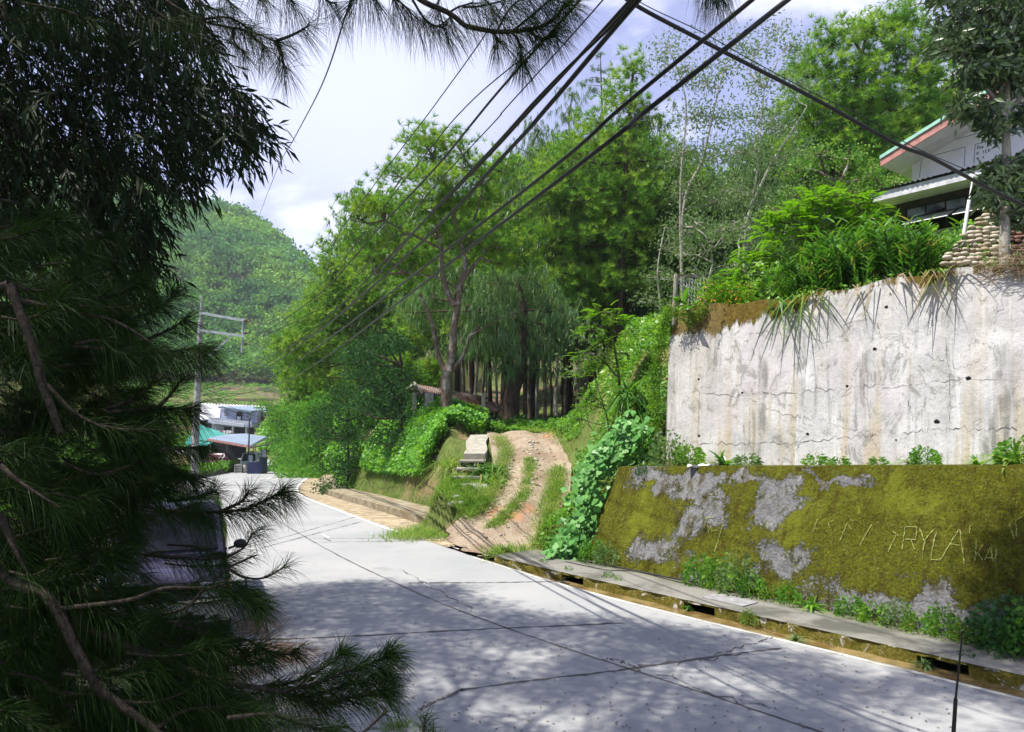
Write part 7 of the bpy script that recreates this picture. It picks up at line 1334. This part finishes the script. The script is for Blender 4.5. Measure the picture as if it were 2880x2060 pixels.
# long-needled pine boughs
NS, TW = Soup(), Soup()
def bough(P, dens=560, L=.16, r0=.008, r1=.003, start=.15, droop=.35, fwd=.75, Wd=.0016, hang=0.0, jit=.25):
    P = spline(P, 6); seg = np.linalg.norm(np.diff(P, axis=0), axis=1); ln = seg.sum(); TW.tube(P, np.linspace(r0, r1, len(P)), 6, r=RS.rand(), cap=False)
    n = int(dens * ln * (1 - start)) + 30; t = start + (1 - start) * RS.rand(n) ** .75; cum = np.concatenate([[0], np.cumsum(seg)]) / ln; i = np.clip(np.searchsorted(cum, t) - 1, 0, len(P) - 2); f = ((t - cum[i]) / (cum[i + 1] - cum[i]))[:, None]
    p = P[i] * (1 - f) + P[i + 1] * f; tg = norm(P[i + 1] - P[i]); rd = rdir(n); rd = norm(rd - tg * (rd * tg).sum(1)[:, None]); d = norm(tg * fwd + rd * RS.uniform(.35, 1.0, n)[:, None] - UP * hang + rdir(n) * jit * .3)
    NS.needles(p, d, L * RS.uniform(.75, 1.15, n), Wd, bend=droop, r=np.clip(RS.rand() * .5 + RS.rand(n) * .5, 0, 1))
    if n > 60:                                  # bushy end
        m = int(n * .25); tip = P[-1]; d = norm(tg[-1] * .9 + rdir(m) * .9 - UP * hang); NS.needles(np.repeat(tip[None], m, 0) + RS.normal(size=(m, 3)) * .008, d, L * RS.uniform(.7, 1.1, m), Wd, bend=droop)
def bp(pts, d, **k): bough([W(p[0], p[1], d + (p[2] if len(p) > 2 else 0)) for p in pts], **k)
# silhouetted boughs along the top
D_ = 3.3; hk = dict(L=.20, hang=.75, fwd=.45, droop=.25, dens=520, Wd=.0017)
bp([(1120, -60), (1183, 0), (1262, 37), (1310, 74)], D_, r0=.014, r1=.011, dens=0, start=.9); bp([(1310, 74), (1405, 90), (1510, 79), (1560, 50), (1590, 10)], D_, r0=.012, r1=.006, **{**hk, 'dens': 1500, 'start': .25, 'L': .17, 'hang': .45})
for P in ([(1440, 90), (1500, 40), (1560, -10)], [(1470, 80), (1530, 110), (1560, 90)], [(1400, 85), (1430, 30), (1480, -20)], [(1380, 88), (1392, 100), (1400, 112)], [(1440, 92), (1460, 120), (1470, 170)]): bp(P, D_, r0=.006, **{**hk, 'dens': 1400, 'L': .16, 'hang': .5})
for P in ([(1080, -30), (1130, 10), (1167, 48)], [(1160, 0), (1194, 53), (1231, 74), (1268, 48)], [(1262, 37), (1290, 20), (1330, 8)], [(1300, 20), (1350, 18), (1420, 0)], [(1000, -60), (1050, -8), (1062, 6)], [(880, -50), (920, 2), (945, 8)], [(760, -50), (812, -5), (825, 4)], [(1231, 74), (1245, 76), (1262, 60)], [(1030, -40), (1010, -10), (985, 5)], [(1100, -20), (1112, 6), (1118, 14)], [(1330, -20), (1370, 5), (1390, 30)], [(1240, -20), (1232, 10), (1230, 22)]):
    bp(P, D_, r0=.006, **hk)
bp([(1950, -150), (1990, -70), (1998, -45)], 3.6, r0=.007, **{**hk, 'dens': 1200, 'L': .24, 'hang': .9}); bp([(2060, -150), (2040, -90), (2030, -50)], 3.6, r0=.007, **{**hk, 'dens': 700, 'L': .24, 'hang': .9})
for P in ([(430, -20), (560, 56), (690, 86), (776, 116)], [(560, 56), (640, 50), (700, 80)], [(776, 116), (820, 100), (853, 82), (870, 70)], [(776, 116), (792, 150), (798, 186), (806, 192)], [(655, 80), (660, 120), (690, 150)], [(690, 86), (720, 110), (745, 135)], [(600, -40), (640, 0), (660, 20)], [(500, -40), (560, 10), (620, 30)], [(700, -60), (730, -10), (745, 0)], [(560, 56), (600, 100), (610, 140)], [(420, 20), (520, 90), (570, 110)], [(300, -20), (400, 40), (470, 60)], [(60, 10), (180, 30), (250, 60)], [(-20, 40), (60, 60), (110, 30)]):
    bp(P, 3.4, r0=.008, **{**hk, 'L': .17, 'hang': .45, 'dens': 620})
bp([(-30, 560), (40, 570), (90, 600)], 3.0, **{**hk, 'dens': 900, 'L': .12, 'hang': .1}); bp([(0, 640), (40, 640), (70, 660)], 3.0, **{**hk, 'dens': 900, 'L': .12, 'hang': .1})
# lower left: explicit boughs of the photograph
EB = [([(40, 1640), (128, 1672), (169, 1728), (220, 1835), (276, 1932), (327, 1973), (434, 2050), (520, 2110)], 2.6, dict(r0=.021, r1=.012, dens=60)), ([(169, 1728), (306, 1794), (450, 1850), (603, 1912), (797, 1947)], 2.7, dict(r0=.015, r1=.008, dens=120, start=.3)),
      ([(797, 1947), (880, 1925), (970, 1890), (1060, 1860), (1090, 1845)], 2.7, dict(r0=.007, dens=2000, L=.13, start=0)), ([(760, 1945), (860, 1960), (960, 1930), (1070, 1905)], 2.75, dict(r0=.006, dens=1800, L=.13, start=0)), ([(700, 1930), (780, 1930), (870, 1900), (940, 1860), (960, 1835)], 2.8, dict(r0=.006, dens=1500, L=.12, start=.1)),
      ([(790, 1950), (900, 1980), (1000, 1960), (1080, 1950)], 2.7, dict(r0=.006, dens=1600, L=.13, start=0)),
      ([(169, 1712), (358, 1689), (460, 1656), (577, 1654)], 2.6, dict(r0=.009, r1=.006, dens=60)), ([(560, 1654), (620, 1660), (680, 1680), (730, 1700)], 2.65, dict(r0=.006, dens=1900, L=.12, start=0)), ([(577, 1654), (520, 1710), (430, 1730)], 2.6, dict(dens=300, L=.10)), ([(590, 1656), (650, 1640), (700, 1665)], 2.7, dict(dens=1500, L=.11, start=0)),
      ([(280, 1540), (420, 1560), (600, 1572), (680, 1545), (710, 1500)], 2.9, dict(r0=.008, dens=350, L=.12, start=.1)), ([(380, 1420), (500, 1440), (600, 1440), (690, 1432), (760, 1400), (790, 1385)], 2.9, dict(r0=.008, dens=1500, L=.13, start=.3, hang=.4)), ([(620, 1440), (680, 1410), (700, 1380)], 2.9, dict(dens=900, L=.12, hang=.1)),
      ([(600, 1640), (640, 1600), (700, 1570), (722, 1562)], 2.8, dict(r0=.005, dens=60, L=.08)), ([(640, 1600), (690, 1625), (745, 1625), (800, 1595)], 2.8, dict(r0=.006, dens=260, L=.11, start=.4)), ([(690, 1625), (695, 1660), (705, 1690)], 2.8, dict(r0=.004, dens=350, L=.08, hang=.5)),
      ([(26, 800), (86, 960), (121, 1088), (142, 1140), (170, 1220)], 2.5, dict(r0=.016, r1=.012, dens=40)), ([(43, 842), (215, 881), (319, 903), (410, 955), (430, 975)], 2.7, dict(r0=.011, dens=220, L=.13)), ([(130, 1080), (215, 1165), (320, 1205), (460, 1210)], 2.6, dict(r0=.008, dens=300, L=.14)),
      ([(207, 976), (330, 985), (450, 990), (560, 978)], 2.8, dict(dens=1700, L=.15, hang=.5, start=.1)), ([(300, 1160), (420, 1150), (530, 1150)], 2.8, dict(dens=1500, L=.14, hang=.3)), ([(300, 1150), (380, 1120), (430, 1075)], 2.8, dict(dens=1000, L=.12)), ([(440, 1150), (480, 1110), (513, 1066)], 2.8, dict(dens=1000, L=.12)), ([(450, 1265), (510, 1262), (565, 1256)], 2.8, dict(dens=1300, L=.12, hang=.5)),
      ([(380, 1300), (470, 1310), (540, 1340)], 2.8, dict(dens=1500, L=.14, hang=.5)), ([(360, 900), (420, 880), (470, 850), (490, 820)], 3.2, dict(dens=1300, L=.14, hang=.2)), ([(400, 960), (470, 930), (520, 900)], 3.2, dict(dens=1200, L=.14, hang=.4)), ([(470, 1410), (560, 1400), (600, 1380)], 2.9, dict(dens=900, L=.12)),
      ([(0, 1310), (60, 1360), (170, 1430)], 2.4, dict(r0=.010, dens=300)), ([(0, 1450), (50, 1560), (80, 1620)], 2.5, dict(r0=.014, dens=200)), ([(560, 1840), (680, 1800), (760, 1840)], 3.0, dict(dens=500, L=.11)), ([(620, 1830), (700, 1870), (780, 1845), (830, 1835)], 3.0, dict(dens=900, L=.11)), ([(500, 1760), (600, 1790), (680, 1830)], 2.9, dict(dens=1200, L=.12)),
      ([(640, 2020), (760, 2010), (860, 2040), (930, 2060)], 2.5, dict(dens=900, L=.12)), ([(960, 2110), (1010, 2070), (1090, 2000)], 2.5, dict(dens=150, L=.06)), ([(1175, 2120), (1190, 2060), (1195, 2020)], 2.3, dict(dens=500, L=.08)), ([(1240, 2110), (1230, 2080), (1215, 2060)], 2.3, dict(dens=300, L=.07)),
      ([(440, 2050), (520, 2000), (620, 1990), (700, 2000)], 2.6, dict(dens=900, L=.13)), ([(380, 1760), (480, 1790), (600, 1800)], 2.9, dict(dens=900, L=.13)), ([(450, 1900), (560, 1950), (640, 2040)], 2.7, dict(dens=600, L=.13))]
for P, d_, k in EB: bp(P, d_, **k)
# the mass of boughs behind them
cnt = 0
while cnt < 400:
    x, y = RS.uniform(-160, 720), RS.uniform(600, 2140)
    lim = np.interp(y, [600, 700, 800, 900, 1000, 1150, 1250, 1330, 1370, 1420, 1500, 1640, 1740, 1800, 1900, 2000, 2140], [180, 230, 290, 320, 320, 330, 380, 390, 360, 310, 240, 240, 330, 480, 560, 640, 740])
    if x > lim: continue
    if y < 900 and RS.rand() < .35: continue
    d_ = RS.uniform(2.6, 5.2); a = RS.uniform(-.5, .9); l_ = RS.uniform(90, 190) * 3 / d_; ex_, ey = x + math.cos(a) * l_, y + math.sin(a) * l_ * .7 - 20
    bp([(x - l_ * .5, y - RS.uniform(-30, 30)), (x, y), ((x + ex_) / 2, (y + ey) / 2 + 8), (ex_, ey - 6)], d_, r0=.006, dens=RS.uniform(600, 1100), L=RS.uniform(.13, .18), hang=RS.uniform(0, .4), start=.1, Wd=.0018); cnt += 1
for i in range(42):                              # a few across the van, thinly
    x, y = RS.uniform(260, 560), RS.uniform(1380, 1820); d_ = RS.uniform(2.8, 4.2); a = RS.uniform(-.3, .6)
    if y < 1640 and RS.rand() < .45: continue
    bp([(x - 80, y), (x, y + 8), (x + 90 * math.cos(a), y + 60 * math.sin(a))], d_, r0=.005, dens=560, L=.14, hang=.2, start=.2)
fp = empty('pine_tree', (-4.3, 2.4, Hp(-4.3, 2.4))); tag(fp, 'near long-needled pine whose dark boughs fill the lower left and hang along the top', 'tree')
tr = spline([(-4.3, 2.4, Hp(-4.3, 2.4) - .1), (-4.2, 2.4, 3), (-4.35, 2.5, 7), (-4.3, 2.3, 12), (-4.4, 2.4, 15)], 5); TW.tube(tr, np.linspace(.24, .08, len(tr)), 10)
for P in ([(-4.25, 2.4, 2.9), W(-300, 1500, 2.6), W(40, 1640, 2.6)], [(-4.25, 2.4, 3.4), W(-350, 900, 2.5), W(26, 800, 2.5)], [(-4.3, 2.4, 7.5), (-2.4, 2.9, 6.6), W(900, -350, 3.3), W(1120, -60, 3.3)], [(-4.3, 2.4, 6.6), W(-400, -300, 3.2), W(430, -20, 3.4)], [(-2.4, 2.9, 6.6), (-.3, 3.3, 6.3), W(1950, -150, 3.6)], [(-4.25, 2.4, 2.6), W(-300, 1300, 2.5), W(0, 1310, 2.4)]):
    P = spline(P, 8); TW.tube(P, np.linspace(.045, .014, len(P)), 7, cap=False)
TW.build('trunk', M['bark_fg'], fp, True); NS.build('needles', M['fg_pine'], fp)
# pine litter at the road edge
n = 2600; c = np.array([G(a, b, .0) for a, b in np.column_stack([np.concatenate([RS.normal(720, 45, n // 2), RS.normal(800, 60, n // 2)]), np.concatenate([RS.normal(1760, 22, n // 2), RS.normal(1840, 20, n // 2)])])]); c[:, 2] = .004 + RS.rand(n) * .02; d = rdir(n); d[:, 2] *= .1; sp = Soup(); sp.needles(c, d, .16, .005)
tag(sp.build('pine_litter', leafmat('fallen_needles', (.16, .075, .035), (.30, .17, .09), None, .1, .9)), 'brown fallen pine needles at the broken edge of the road', 'litter', kind='stuff')
n = 420; px = RS.uniform(700, 2700, n); py = RS.uniform(1700, 2060, n); c = np.array([G(a, b, 0) for a, b in zip(px, py)]); q_, _ = seg_near(c[:, 0], c[:, 1]); c = c[(q_ < -.1)]; n = len(c); c[:, 2] = .008; d = rdir(n); d[:, 2] = .05; sp = Soup(); sp.leaves(c, d, .05, .018, side=np.cross(d, UP) * 0 + UP)
tag(sp.build('fallen_leaves', leafmat('fallen_dark_leaves', (.05, .04, .03), (.12, .09, .05), None, .1, .9)), 'small dark fallen leaves scattered over the near road', 'litter', kind='stuff')
# ------------------------------------------------------------------ haze
sp = Soup(); sp.box((20, 420, 37.5), (1500, 1300, 205)); hz = sp.mesh('haze'); m = bpy.data.materials.new('haze_air'); m.use_nodes = True; t = m.node_tree; t.nodes.clear(); v = t.nodes.new('ShaderNodeVolumePrincipled'); v.inputs['Color'].default_value = (.80, .87, 1, 1); v.inputs['Density'].default_value = .0003; v.inputs['Anisotropy'].default_value = .2
o_ = t.nodes.new('ShaderNodeOutputMaterial'); t.links.new(v.outputs[0], o_.inputs['Volume']); tag(link('haze', hz, m), 'thin bluish haze in the valley air', 'haze', kind='stuff'); SC.cycles.volume_bounces = 0
